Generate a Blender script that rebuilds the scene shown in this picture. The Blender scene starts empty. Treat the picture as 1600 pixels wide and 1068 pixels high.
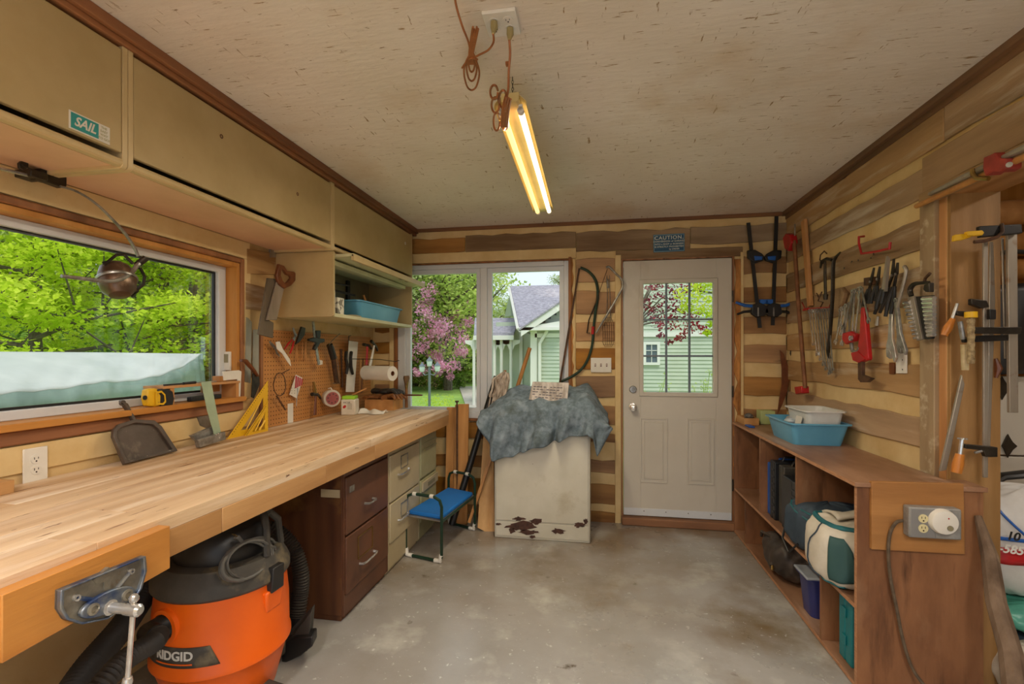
import bpy, bmesh, math, random
import numpy as np
from mathutils import Vector, Matrix
C = bpy.context.scene.collection
R = math.radians
rnd = random.Random(7)

# ------------------------------------------------------------------ camera, world, sun, exposure
F_PX, HOR, CAMZ, YAW = 750.0, 553.0, 1.37, R(9.98)
cs, sn = math.cos(YAW), math.sin(YAW)
cam = bpy.data.cameras.new('camera'); co = bpy.data.objects.new('camera', cam); C.objects.link(co)
cam.sensor_width = 36; cam.lens = F_PX / 1600 * 36; cam.shift_y = (HOR - 534) / 1600; cam.clip_start = .02; cam.clip_end = 300
co.location = (0, 0, CAMZ); co.rotation_euler = (R(90), 0, YAW)
bpy.context.scene.camera = co
sc = bpy.context.scene
sc.view_settings.view_transform = 'Standard'; sc.view_settings.look = 'None'
sc.view_settings.gamma = 1; sc.view_settings.use_curve_mapping = False
sc.view_settings.exposure = 0.0
w = bpy.data.worlds.new('sky'); sc.world = w; w.use_nodes = True
nt = w.node_tree; bg = nt.nodes['Background']
bg.inputs['Color'].default_value = (.80, .90, 1.0, 1); bg.inputs['Strength'].default_value = 1.2
su = bpy.data.lights.new('sun', 'SUN'); su.energy = 2.4; su.angle = R(25); su.color = (1, .95, .86)
so = bpy.data.objects.new('sun', su); C.objects.link(so)
so.rotation_euler = Vector((.30, -.42, .85)).to_track_quat('Z', 'Y').to_euler()
LAMP_FAR, LAMP_FIX, FILL_BACK, FILL_UP = 19, 10, 46, 15      # watts: hanging fixture, side room lamp, then fill lamps added behind the camera

# ------------------------------------------------------------------ pixel helpers: a point on a real plane of the room
def ray(px, py):
    a = (px - 800) / F_PX
    return Vector((cs * a - sn, cs + sn * a, (HOR - py) / F_PX))
CAM = Vector((0, 0, CAMZ))
XL, XR, YB, ZC = -1.96, 1.45, 4.0, 2.46
def onX(px, py, X): d = ray(px, py); return CAM + d * (X / d.x)
def onY(px, py, Y): d = ray(px, py); return CAM + d * (Y / d.y)
def onZ(px, py, Z): d = ray(px, py); return CAM + d * ((Z - CAMZ) / d.z)
def Q(pl, px, py, off=0.0):
    if pl == 'L': return onX(px, py, XL + off)
    if pl == 'R': return onX(px, py, XR - off)
    if pl == 'B': return onY(px, py, YB - off)
    if pl == 'J': return onY(px, py, 2.30 - off)      # jamb of the side opening
NRM = {'L': Vector((1, 0, 0)), 'R': Vector((-1, 0, 0)), 'B': Vector((0, -1, 0)), 'J': Vector((0, -1, 0))}

# ------------------------------------------------------------------ mesh builder
class MB:
    def __init__(s): s.v = []; s.f = []; s.M = Matrix.Identity(4)
    def add(s, vs, fs):
        n = len(s.v)
        s.v += [tuple(s.M @ Vector(p)) for p in vs]; s.f += [tuple(i + n for i in q) for q in fs]
        return s
    def box(s, x0, x1, y0, y1, z0, z1):
        return s.add([(x0,y0,z0),(x1,y0,z0),(x1,y1,z0),(x0,y1,z0),(x0,y0,z1),(x1,y0,z1),(x1,y1,z1),(x0,y1,z1)],
                     [(3,2,1,0),(4,5,6,7),(0,1,5,4),(1,2,6,5),(2,3,7,6),(3,0,4,7)])
    def slab(s, pts, n):                       # polygon pushed along a vector
        k = len(pts); n = Vector(n); a = [Vector(p) for p in pts]; vs = a + [p + n for p in a]
        return s.add(vs, [tuple(range(k))[::-1], tuple(range(k, 2*k))] + [(i, (i+1) % k, (i+1) % k + k, i + k) for i in range(k)])
    def ring(s, outer, inner, n):              # closed frame between two outlines of equal count
        k = len(outer); n = Vector(n); o = [Vector(p) for p in outer]; i_ = [Vector(p) for p in inner]
        vs = o + i_ + [p + n for p in o] + [p + n for p in i_]; fs = []
        for a in range(k):
            b = (a + 1) % k
            fs += [(a, k+a, k+b, b), (2*k+a, 2*k+b, 3*k+b, 3*k+a), (a, b, 2*k+b, 2*k+a), (k+a, 3*k+a, 3*k+b, k+b)]
        return s.add(vs, fs)
    def tube(s, pts, r, n=8, closed=False, flat=1.0):
        P = [Vector(p) for p in pts]; m = len(P); rs = r if isinstance(r, (list, tuple)) else [r] * m
        vs = []; fs = []; prev = None
        for i, p in enumerate(P):
            if closed: t = P[(i+1) % m] - P[i-1]
            else: t = P[min(i+1, m-1)] - P[max(i-1, 0)]
            t = t.normalized() if t.length > 1e-9 else Vector((0,0,1))
            if prev is None:
                a = Vector((0,0,1)) if abs(t.z) < .9 else Vector((1,0,0)); u = t.cross(a).normalized()
            else:
                u = (prev - t * prev.dot(t)); u = u.normalized() if u.length > 1e-6 else t.orthogonal().normalized()
            prev = u; v = t.cross(u)
            for k in range(n):
                q = 2*math.pi*k/n; vs.append(p + (u*math.cos(q) + v*math.sin(q)*flat) * rs[i])
        for i in range(m if closed else m-1):
            j = (i+1) % m
            for k in range(n): fs.append((i*n+k, i*n+(k+1) % n, j*n+(k+1) % n, j*n+k))
        if not closed: fs += [tuple(range(n))[::-1], tuple(range((m-1)*n, m*n))]
        return s.add(vs, fs)
    def stube(s, pts, r, n=8, k=5, **kw):        # tube through smoothly curved points
        P = [Vector(p) for p in pts]; m = len(P); rs = r if isinstance(r, (list, tuple)) else [r]*m; Q_ = []; q = []
        for i in range(m-1):
            p0, p1, p2, p3 = P[max(i-1,0)], P[i], P[i+1], P[min(i+2,m-1)]
            for j in range(k):
                f = j/k; Q_.append(.5*((2*p1)+(p2-p0)*f+(2*p0-5*p1+4*p2-p3)*f*f+(3*p1-p0-3*p2+p3)*f**3)); q.append(rs[i]*(1-f)+rs[i+1]*f)
        return s.tube(Q_+[P[-1]], q+[rs[-1]], n, **kw)
    def cyl(s, a, b, r, r2=None, n=16): return s.tube([a, b], [r, r if r2 is None else r2], n)
    def bar(s, a, b, wd, th, up=(0,0,1)):       # rectangular bar from a to b; wd across, th along 'up'
        a = Vector(a); b = Vector(b); t = (b-a).normalized(); up = Vector(up)
        x = t.cross(up).normalized() * wd/2; y = x.cross(t).normalized() * th/2
        vs = [a-x-y, a+x-y, a+x+y, a-x+y, b-x-y, b+x-y, b+x+y, b-x+y]
        return s.add(vs, [(3,2,1,0),(4,5,6,7),(0,1,5,4),(1,2,6,5),(2,3,7,6),(3,0,4,7)])
    def lathe(s, prof, o=(0,0,0), ax=(0,0,1), n=24, sx=1, sy=1):
        o = Vector(o); ax = Vector(ax).normalized(); u = ax.orthogonal().normalized(); v = ax.cross(u)
        if abs(ax.z) > .99: u, v = Vector((1,0,0)), Vector((0,1,0))
        vs = []; fs = []; m = len(prof)
        for r, z in prof:
            for k in range(n):
                q = 2*math.pi*k/n; vs.append(o + ax*z + u*math.cos(q)*r*sx + v*math.sin(q)*r*sy)
        for i in range(m-1):
            for k in range(n): fs.append((i*n+k, i*n+(k+1) % n, (i+1)*n+(k+1) % n, (i+1)*n+k))
        fs += [tuple(range(n))[::-1], tuple(range((m-1)*n, m*n))]
        return s.add(vs, fs)
    def ball(s, c, r, n=12, sc_=(1,1,1)):
        m = n//2 + 1; c = Vector(c); vs = []; fs = []
        for i in range(m):
            a = math.pi * (i + .02) / (m - 1 + .04) - math.pi/2
            for k in range(n):
                q = 2*math.pi*k/n; vs.append(c + Vector((math.cos(a)*math.cos(q)*sc_[0], math.cos(a)*math.sin(q)*sc_[1], math.sin(a)*sc_[2])) * r)
        for i in range(m-1):
            for k in range(n): fs.append((i*n+k, i*n+(k+1) % n, (i+1)*n+(k+1) % n, (i+1)*n+k))
        return s.add(vs, fs)
    def grid(s, fn, nu, nv, closed_u=False):
        vs = [fn(i/nu, j/nv) for j in range(nv+1) for i in range(nu+1)]
        return s.add(vs, [(j*(nu+1)+i, j*(nu+1)+i+1, (j+1)*(nu+1)+i+1, (j+1)*(nu+1)+i) for j in range(nv) for i in range(nu)])
    def o(s, name, mat, parent=None, bev=0, solid=0, kind=None, label=None, sub=0, smooth=35):
        v = s.v
        if parent is None:
            a = np.array(v); lo = a.min(0); hi = a.max(0); org = Vector(((lo[0]+hi[0])/2, (lo[1]+hi[1])/2, lo[2]))
        else: org = wloc(parent)
        if kind == 'structure' and parent is None: org = Vector((0,0,0))
        me = bpy.data.meshes.new(name); me.from_pydata([tuple(Vector(p) - org) for p in v], [], s.f); me.validate()
        bm = bmesh.new(); bm.from_mesh(me); bmesh.ops.recalc_face_normals(bm, faces=bm.faces); bm.to_mesh(me); bm.free()
        me.materials.append(mat)
        if smooth: me.shade_smooth(); me.set_sharp_from_angle(angle=R(smooth))
        ob = bpy.data.objects.new(name, me); C.objects.link(ob)
        if parent is not None: ob.parent = parent
        else: ob.location = org
        if bev:
            m = ob.modifiers.new('bevel', 'BEVEL'); m.width = bev; m.segments = 2; m.limit_method = 'ANGLE'; m.angle_limit = R(40)
        if solid: m = ob.modifiers.new('solid', 'SOLIDIFY'); m.thickness = solid; m.offset = 0
        if sub: m = ob.modifiers.new('sub', 'SUBSURF'); m.levels = sub; m.render_levels = sub
        if kind: ob['kind'] = kind
        if label: ob['label'] = label
        return ob
    def top(s, name, mat, label, cat, group=None, **k):
        ob = s.o(name, mat, **k); ob['label'] = label; ob['category'] = cat
        if group: ob['group'] = group
        return ob
def wloc(o):
    p = Vector(o.location)
    while o.parent: o = o.parent; p += Vector(o.location)
    return p
def T(name, label, cat, loc, group=None):
    o = bpy.data.objects.new(name, None); C.objects.link(o); o.location = loc; o.empty_display_size = .05
    o['label'] = label; o['category'] = cat
    if group: o['group'] = group
    return o
def dup(root, loc, rot=(0,0,0), scale=1, label=None):
    def cp(o, parent):
        c = o.copy(); C.objects.link(c)
        if parent: c.parent = parent
        for ch in list(kids.get(o.name, [])): cp(ch, c)
        return c
    kids = {}
    def walk(o):
        kids[o.name] = [x for x in o.children]
        for x in o.children: walk(x)
    walk(root); r = cp(root, None)
    r.location = loc; r.rotation_euler = rot; r.scale = (scale,)*3
    if label: r['label'] = label
    return r
def text(body, name, mat, parent, M, size, depth=.0006, fn=None, align='CENTER', shear=0, xs=1, space=1, bold=0):
    cu = bpy.data.curves.new('t', 'FONT'); cu.body = body; cu.size = size; cu.align_x = align; cu.align_y = 'CENTER'
    cu.extrude = depth; cu.shear = shear; cu.space_character = space; cu.offset = bold; cu.resolution_u = 3
    to = bpy.data.objects.new('t', cu); C.objects.link(to)
    me = bpy.data.meshes.new_from_object(to.evaluated_get(bpy.context.evaluated_depsgraph_get()))
    bpy.data.objects.remove(to); bpy.data.curves.remove(cu)
    org = wloc(parent)
    for v in me.vertices:
        p = Vector((v.co.x * xs, v.co.y, v.co.z)); p = fn(p) if fn else M @ p
        v.co = p - org
    me.materials.clear(); me.materials.append(mat); me.name = name
    ob = bpy.data.objects.new(name, me); C.objects.link(ob); ob.parent = parent
    return ob
def frame(o, u, v): # matrix from origin and two directions
    u = Vector(u).normalized(); v = Vector(v).normalized(); w_ = u.cross(v).normalized(); v = w_.cross(u)
    m = Matrix((u, v, w_)).transposed().to_4x4(); m.translation = Vector(o); return m

# ------------------------------------------------------------------ materials
def lin(h):
    h = h.lstrip('#'); c = [int(h[i:i+2], 16)/255 for i in (0, 2, 4)]
    return tuple(x/12.92 if x <= .04045 else ((x+.055)/1.055)**2.4 for x in c) + (1,)
_mats = {}
def mat(name, c, c2=None, rough=.55, metal=0, scale=6, stretch=(1,1,1), layers=(), bump=0, bscale=None, bstretch=None,
        vary=0, coat=0, rvar=0, contrast=(.35,.65), spec=.5, wave=None, detail=6):
    if name in _mats: return _mats[name]
    m = bpy.data.materials.new(name); m.use_nodes = True; n = m.node_tree.nodes; l = m.node_tree.links
    b = n['Principled BSDF']; b.inputs['Roughness'].default_value = rough; b.inputs['Metallic'].default_value = metal
    b.inputs['Specular IOR Level'].default_value = spec
    if coat: b.inputs['Coat Weight'].default_value = coat; b.inputs['Coat Roughness'].default_value = .15
    tc = n.new('ShaderNodeTexCoord')
    oi = n.new('ShaderNodeObjectInfo'); mul = n.new('ShaderNodeMath'); mul.operation = 'MULTIPLY'; mul.inputs[1].default_value = 37.0
    l.new(oi.outputs['Random'], mul.inputs[0]); comb = n.new('ShaderNodeCombineXYZ')
    for k in range(3): l.new(mul.outputs[0], comb.inputs[k])
    addv = n.new('ShaderNodeVectorMath'); addv.operation = 'ADD'; l.new(tc.outputs['Object'], addv.inputs[0])
    if vary: l.new(comb.outputs[0], addv.inputs[1])
    vec = addv.outputs[0]
    def noise(scl, st, off=0, det=detail, rot=None):
        mp = n.new('ShaderNodeMapping'); mp.inputs['Scale'].default_value = st; mp.inputs['Location'].default_value = (off, off*1.7, off*.6)
        if rot: mp.inputs['Rotation'].default_value = rot
        l.new(vec, mp.inputs[0]); t = n.new('ShaderNodeTexNoise'); t.inputs['Scale'].default_value = scl
        t.inputs['Detail'].default_value = det; t.inputs['Roughness'].default_value = .6; l.new(mp.outputs[0], t.inputs['Vector']); return t.outputs[0]
    def ramp(src, lo, hi):
        r = n.new('ShaderNodeMapRange'); r.inputs[1].default_value = lo; r.inputs[2].default_value = hi; l.new(src, r.inputs[0]); return r.outputs[0]
    def mix(f, A, B):
        x = n.new('ShaderNodeMix'); x.data_type = 'RGBA'
        for sock, val in ((x.inputs[0], f), (x.inputs[6], A), (x.inputs[7], B)):
            if hasattr(val, 'node'): l.new(val, sock)
            else: sock.default_value = val
        return x.outputs[2]
    cA = lin(c) if isinstance(c, str) else c; col = cA
    if c2: 
        base = noise(scale, stretch)
        if wave:
            wv = n.new('ShaderNodeTexWave'); wv.wave_type = 'BANDS'; wv.bands_direction = wave[0]; wv.inputs['Scale'].default_value = wave[1]
            wv.inputs['Distortion'].default_value = wave[2]; wv.inputs['Detail'].default_value = 3; wv.inputs['Detail Scale'].default_value = .7
            mp = n.new('ShaderNodeMapping'); mp.inputs['Scale'].default_value = stretch; l.new(vec, mp.inputs[0]); l.new(mp.outputs[0], wv.inputs[0])
            a = n.new('ShaderNodeMath'); a.operation = 'MULTIPLY_ADD'; l.new(wv.outputs[1], a.inputs[0]); a.inputs[1].default_value = .15
            l.new(base, a.inputs[2]); base = a.outputs[0]; contrast = (contrast[0]+.05, contrast[1]+.11)
        col = mix(ramp(base, *contrast), cA, lin(c2))
    for i, L in enumerate(layers):   # (colour, scale, stretch, lo, hi[, rotation])
        col = mix(ramp(noise(L[1], L[2], 3.1*(i+1), rot=L[5] if len(L) > 5 else None), L[3], L[4]), col, lin(L[0]))
    if vary and c2 or vary:
        h = n.new('ShaderNodeHueSaturation'); 
        if hasattr(col, 'node'): l.new(col, h.inputs['Color'])
        else: h.inputs['Color'].default_value = col
        mr = n.new('ShaderNodeMapRange'); l.new(oi.outputs['Random'], mr.inputs[0]); mr.inputs[3].default_value = 1-vary; mr.inputs[4].default_value = 1+vary
        l.new(mr.outputs[0], h.inputs['Value'])
        m2 = n.new('ShaderNodeMath'); m2.operation = 'FRACT'; l.new(mul.outputs[0], m2.inputs[0])
        mr2 = n.new('ShaderNodeMapRange'); l.new(m2.outputs[0], mr2.inputs[0]); mr2.inputs[3].default_value = 1-vary*1.2; mr2.inputs[4].default_value = 1+vary*.8
        l.new(mr2.outputs[0], h.inputs['Saturation']); col = h.outputs[0]
    if hasattr(col, 'node'): l.new(col, b.inputs['Base Color'])
    else: b.inputs['Base Color'].default_value = col
    if rvar:
        r = n.new('ShaderNodeMapRange'); l.new(noise(scale*.7, stretch, 9), r.inputs[0]); r.inputs[1].default_value = .3; r.inputs[2].default_value = .7
        r.inputs[3].default_value = rough-rvar; r.inputs[4].default_value = rough+rvar; l.new(r.outputs[0], b.inputs['Roughness'])
    if bump:
        bp = n.new('ShaderNodeBump'); bp.inputs['Strength'].default_value = min(bump, 1); bp.inputs['Distance'].default_value = .004
        l.new(noise(bscale or scale*3, bstretch or stretch, 5), bp.inputs['Height']); l.new(bp.outputs[0], b.inputs['Normal'])
    _mats[name] = m; return m
def glow(name, c, s):
    m = bpy.data.materials.new(name); m.use_nodes = True; n = m.node_tree.nodes; b = n['Principled BSDF']
    b.inputs['Base Color'].default_value = c; b.inputs['Emission Color'].default_value = c; b.inputs['Emission Strength'].default_value = s; return m
def glassmat(name='window glass', tint=(.97,.985,.98,1), refl=.6):
    m = bpy.data.materials.new(name); m.use_nodes = True; n = m.node_tree.nodes; l = m.node_tree.links; n.clear()
    out = n.new('ShaderNodeOutputMaterial'); tr = n.new('ShaderNodeBsdfTransparent'); tr.inputs[0].default_value = tint
    gl = n.new('ShaderNodeBsdfGlossy'); gl.inputs['Roughness'].default_value = .02; fr = n.new('ShaderNodeFresnel'); fr.inputs[0].default_value = 1.35
    mu = n.new('ShaderNodeMath'); mu.operation = 'MULTIPLY'; mu.inputs[1].default_value = refl; l.new(fr.outputs[0], mu.inputs[0])
    mx = n.new('ShaderNodeMixShader'); l.new(mu.outputs[0], mx.inputs[0]); l.new(tr.outputs[0], mx.inputs[1]); l.new(gl.outputs[0], mx.inputs[2]); l.new(mx.outputs[0], out.inputs[0])
    return m
def leafmat(name, c, c2, c3=None, scale=1.2, trans=.45):
    m = bpy.data.materials.new(name); m.use_nodes = True; n = m.node_tree.nodes; l = m.node_tree.links; n.clear()
    out = n.new('ShaderNodeOutputMaterial'); df = n.new('ShaderNodeBsdfDiffuse'); tr = n.new('ShaderNodeBsdfTranslucent'); mx = n.new('ShaderNodeMixShader'); mx.inputs[0].default_value = trans
    tc = n.new('ShaderNodeTexCoord'); t = n.new('ShaderNodeTexNoise'); t.inputs['Scale'].default_value = scale; t.inputs['Detail'].default_value = 8; t.inputs['Roughness'].default_value = .8
    l.new(tc.outputs['Object'], t.inputs['Vector']); r = n.new('ShaderNodeValToRGB'); l.new(t.outputs[0], r.inputs[0])
    r.color_ramp.elements[0].position = .35; r.color_ramp.elements[0].color = lin(c); r.color_ramp.elements[1].position = .62; r.color_ramp.elements[1].color = lin(c2)
    if c3: e = r.color_ramp.elements.new(.5); e.color = lin(c3)
    l.new(r.outputs[0], df.inputs[0]); l.new(r.outputs[0], tr.inputs[0]); l.new(df.outputs[0], mx.inputs[1]); l.new(tr.outputs[0], mx.inputs[2]); l.new(mx.outputs[0], out.inputs[0])
    return m
XG, YG, ZG = (.12,1,1), (1,.1,1), (1,1,.12)     # grain along x, y, z
def wood(name, a, b, g=YG, **k):
    k.setdefault('scale', 9); k.setdefault('rough', .62); k.setdefault('bump', .35); k.setdefault('bscale', 60)
    k.setdefault('layers', [('#3a2412', 14, g, .66, .74)])
    k.setdefault('wave', ({XG:'Y', YG:'X', ZG:'X'}[g], 4, 5))
    return mat(name, a, b, stretch=g, bstretch=g, **k)
M = {}
M['plaster'] = mat('cream painted board', '#d8bd8c', '#cbaa74', rough=.7, scale=2.5, bump=.25, bscale=30, layers=[('#8a6432', 55, (1,1,1), .71, .74), ('#b08a4e', 3, (1,1,1), .58, .75)])
M['chink'] = mat('cream chinking board', '#e2c894', '#d2b27a', rough=.7, scale=4, bump=.2, bscale=40, layers=[('#8a6432', 60, (1,1,1), .72, .75)])
M['ceil'] = mat('painted strand board', '#ebe1d6', '#ddd0c0', rough=.75, scale=1.2, bump=.6, bscale=45, bstretch=(.25,1,1),
    layers=[('#a48660', 62, (.16,1,1), .655, .70, (0,0,.5)), ('#a48660', 58, (.16,1,1), .655, .70, (0,0,-.7)), ('#9a7c54', 60, (1,.16,1), .66, .70, (0,0,.2)), ('#8e7048', 70, (.2,1,1), .66, .69, (0,0,1.2)), ('#7e5a36', 26, (.7,1,1), .76, .775), ('#d0b89a', 1.6, (1,1,1), .55, .8)])
M['floor'] = mat('worn concrete', '#b0aeac', '#949088', rough=.25, scale=1.3, rvar=.10, bump=.12, bscale=60, contrast=(.3,.7),
    layers=[('#c2c1ba', 3.3, (1,1,1), .52, .72), ('#7d6c52', 1.1, (1,1,1), .55, .72), ('#54493a', 5.5, (1,1,1), .68, .75), ('#ccccc8', 38, (1,1,1), .64, .7), ('#3f362b', 20, (1,1,1), .735, .76)], detail=9)
M['log'] = wood('log plank brown', '#b28040', '#7c5020', XG, vary=.2, scale=7, bump=.7, bscale=30)
M['logY'] = wood('log plank tan', '#b89468', '#8a6840', YG, vary=.16, scale=7, bump=.8, bscale=30, layers=[('#d0bea6', 12, YG, .55, .72), ('#4a3420', 16, YG, .68, .74)])
M['loggrey'] = wood('log plank greyed', '#a98f6e', '#75593a', XG, vary=.1, scale=8, bump=.7, bscale=30)
M['trim'] = wood('rust brown trim', '#a0622e', '#6e3d18', YG, vary=.1)
M['trimX'] = wood('rust brown trim x', '#96602e', '#6a4020', XG, vary=.1)
M['trimZ'] = wood('rust brown trim z', '#a86a34', '#71431c', ZG, vary=.1)
M['bark'] = mat('rough bark edge', '#8a5626', '#c88a48', rough=.8, scale=25, stretch=(1,1,.25), bump=1, bscale=30)
M['jamb'] = wood('orange pine', '#cf9552', '#b47838', ZG, vary=.08)
M['jambY'] = wood('orange pine y', '#c98f4e', '#ac7234', YG, vary=.08)
M['bench'] = wood('worn maple benchtop', '#dfc09a', '#bf9870', (1,.1,1), vary=.035, scale=8, rough=.55, bump=.5,
    layers=[('#f0dcc4', 9, (1,.08,1), .50, .68), ('#7e4f2e', 26, (1,.12,1), .64, .69), ('#6a4026', 50, (1,.2,1), .68, .71), ('#8c5c3c', 6, (1,.3,1), .66, .73)])
M['apron'] = wood('bench apron pine', '#cb9a60', '#ac7a44', YG, vary=.08, rough=.5, layers=[('#8a5a30', 30, (1,1,.15), .69, .72), ('#6a3e1e', 22, (1,1,1), .74, .76)])
M['visebd'] = wood('vise board fir', '#c88a42', '#aa6a2a', YG, rough=.42, scale=7)
M['steelcab'] = mat('olive beige painted steel', '#c0a87a', '#b29a6a', rough=.5, scale=3, bump=.05, layers=[('#6e4a22', 70, (1,1,1), .73, .75)])
M['steelcab2'] = mat('beige lip', '#d0b88a', '#c2a878', rough=.42, scale=3)
M['pinklit_panel'] = mat('pink-lit under-panel', '#e0b896', '#d4aa86', rough=.6, scale=3)  # pink cast of the lighting painted into the underside colour
M['ivory'] = mat('ivory cabinet inside', '#d2cda8', '#c0ba92', rough=.5, scale=4)
M['greyin'] = mat('grey green cabinet back', '#948c70', '#847c60', rough=.6, scale=4)
M['white'] = mat('white vinyl', '#d8dade', '#cdd0d4', rough=.4, scale=3)
M['doorw'] = mat('off white door paint', '#cdc6ba', '#c3bbad', rough=.45, scale=1.5, layers=[('#a89a86', 2.2, (1,1,.6), .62, .85)])
M['muntin'] = mat('blue grey muntin', '#6a7480', rough=.4)
M['glass'] = glassmat()
M['black'] = mat('black plastic', '#1b1a1a', '#262423', rough=.4, scale=12)
M['rubber'] = mat('dark rubber', '#26221e', '#332c26', rough=.6, scale=12)
M['steel'] = mat('tool steel', '#aaa8a4', '#77736c', rough=.3, metal=.55, scale=24, layers=[('#5e4a34', 14, (1,1,1), .62, .8)])
M['chrome'] = mat('chrome', '#e2e0dc', '#b4b0aa', rough=.18, metal=.7, scale=16)
M['darksteel'] = mat('dark steel', '#4a443c', '#35302a', rough=.42, metal=.7, scale=14)
M['rust'] = mat('rusty iron', '#6b4a34', '#44342a', rough=.6, metal=.4, scale=22)
M['alu'] = mat('dull aluminium', '#b6ada0', '#988e80', rough=.42, metal=.6, scale=7, stretch=ZG, layers=[('#8a6a4a', 14, (1,1,1), .6, .75)])
M['red'] = mat('red enamel', '#c01c20', '#a3161a', rough=.35, scale=12, layers=[('#5a1a14', 18, (1,1,1), .66, .75)])
M['brass'] = mat('brass', '#a88a50', '#8c7040', rough=.3, metal=.9)
M['toolwood'] = wood('tool handle wood', '#c48a4a', '#9a6430', ZG, rough=.45)
M['handle'] = mat('varnished red-brown handle', '#7a4426', '#5a3018', rough=.35, scale=14)
M['blueP'] = mat('blue plastic', '#1f5fb4', '#1a54a4', rough=.4)
M['orangeP'] = mat('orange plastic', '#e06414', '#d4580c', rough=.35, scale=3, spec=.5)
M['yellowP'] = mat('yellow plastic', '#e8b820', '#dcaa14', rough=.45, scale=8, layers=[('#8a6a14', 30, (1,1,1), .68, .74)])
M['cord'] = mat('orange brown cord', '#a8683a', '#8a5028', rough=.5, scale=20)
M['paper'] = mat('white paper', '#e6e2da', '#dad4c8', rough=.8, scale=6)
M['peg'] = mat('pegboard hardboard', '#c98f52', '#b87c40', rough=.6, scale=3)
M['hole'] = mat('dark hole', '#2a170a', rough=.9)
M['cord2'] = mat('grey power cord', '#6e6c68', '#5a5854', rough=.45)
M['ply'] = mat('brown shop plywood', '#966642', '#70472b', rough=.55, scale=5, stretch=(1,1,.35), bump=.3, bscale=70, bstretch=ZG, layers=[('#5a3820', 22, ZG, .56, .74), ('#a8805e', 3, (1,1,.5), .56, .8), ('#3a2010', 30, ZG, .70, .74)])
M['plyY'] = mat('brown shop plywood flat', '#a47c60', '#7c563c', scale=5, stretch=(1,.4,1), rough=.42, bump=.4, bscale=60, bstretch=YG, layers=[('#c0a088', 8, YG, .55, .75), ('#4a2c18', 14, YG, .66, .74)])
M['plyedge'] = mat('plywood edge', '#c08e6a', '#a5744e', rough=.6, scale=20, stretch=(1,1,6))

def floor_dirt_shade():      # tracked-in dirt plus painted-in shade on the concrete towards the door
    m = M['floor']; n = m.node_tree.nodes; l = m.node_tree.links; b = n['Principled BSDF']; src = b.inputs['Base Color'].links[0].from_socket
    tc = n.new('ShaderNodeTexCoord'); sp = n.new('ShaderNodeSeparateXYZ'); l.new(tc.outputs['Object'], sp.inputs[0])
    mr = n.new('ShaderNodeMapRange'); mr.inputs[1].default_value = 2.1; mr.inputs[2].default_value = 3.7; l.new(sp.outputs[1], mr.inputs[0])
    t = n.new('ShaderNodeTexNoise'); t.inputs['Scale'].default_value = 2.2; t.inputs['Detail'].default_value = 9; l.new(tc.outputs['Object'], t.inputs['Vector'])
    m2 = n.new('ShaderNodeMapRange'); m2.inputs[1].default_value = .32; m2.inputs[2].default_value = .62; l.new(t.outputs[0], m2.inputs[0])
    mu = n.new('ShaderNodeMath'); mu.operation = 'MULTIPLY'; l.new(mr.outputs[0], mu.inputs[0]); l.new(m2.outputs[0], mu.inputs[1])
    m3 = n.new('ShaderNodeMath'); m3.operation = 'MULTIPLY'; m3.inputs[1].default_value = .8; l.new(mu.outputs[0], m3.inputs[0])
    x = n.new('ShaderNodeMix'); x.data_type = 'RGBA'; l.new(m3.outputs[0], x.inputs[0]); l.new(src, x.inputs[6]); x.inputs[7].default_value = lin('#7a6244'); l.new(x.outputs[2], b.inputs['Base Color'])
floor_dirt_shade()

# ================================================================== STRUCTURE
WT = .17
def st(b, name, m, **k): return b.o(name, m, kind='structure', **k)
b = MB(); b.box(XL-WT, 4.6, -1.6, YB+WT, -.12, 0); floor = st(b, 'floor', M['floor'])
b = MB(); b.box(XL-WT, 4.6, -1.6, YB+WT, ZC, ZC+.14); ceiling = st(b, 'ceiling', M['ceil'])
# back wall with window and door openings
WX0, WX1, WZ0, WZ1 = -1.76, -.215, .80, 2.16
DX0, DX1, DZ0, DZ1 = .20, 1.06, .0, 2.14
b = MB()
b.box(XL-WT, WX0, YB, YB+WT, 0, ZC); b.box(WX0, WX1, YB, YB+WT, 0, WZ0); b.box(WX0, WX1, YB, YB+WT, WZ1, ZC)
b.box(WX1, DX0, YB, YB+WT, 0, ZC); b.box(DX0, DX1, YB, YB+WT, DZ1, ZC); b.box(DX1, XR+WT, YB, YB+WT, 0, ZC)
wall_back = st(b, 'wall_back', M['chink'])
# left wall with window opening
LY0, LY1, LZ0, LZ1 = .35, 2.36, 1.115, 1.872
b = MB()
b.box(XL-WT, XL, -1.6, LY0, 0, ZC); b.box(XL-WT, XL, LY0, LY1, 0, LZ0); b.box(XL-WT, XL, LY0, LY1, LZ1, ZC); b.box(XL-WT, XL, LY1, YB, 0, ZC)
wall_left = st(b, 'wall_left', M['plaster'])
# right wall: solid beyond the post, header over the side opening, pier behind the camera
b = MB()
b.box(XR, XR+WT, 2.30, YB, 0, ZC); b.box(XR, XR+WT, -1.6, 2.30, 2.06, ZC); b.box(XR, XR+WT, -1.6, -.6, 0, 2.06)
wall_right = st(b, 'wall_right', M['chink'])
# side room shell
b = MB(); b.box(XR+WT, 4.6, 3.4, 3.55, 0, ZC); wall_side_far = st(b, 'wall_side_room_far', M['jamb'])
b = MB(); b.box(4.5, 4.6, -1.6, 3.4, 0, ZC); st(b, 'wall_side_room_right', M['plaster'])
b = MB(); b.box(XL-WT, -1.0, -1.75, -1.6, 0, ZC); b.box(1.4, 4.6, -1.75, -1.6, 0, ZC); b.box(-1.0, 1.4, -1.75, -1.6, 2.2, ZC); st(b, 'wall_rear', M['plaster'])

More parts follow.
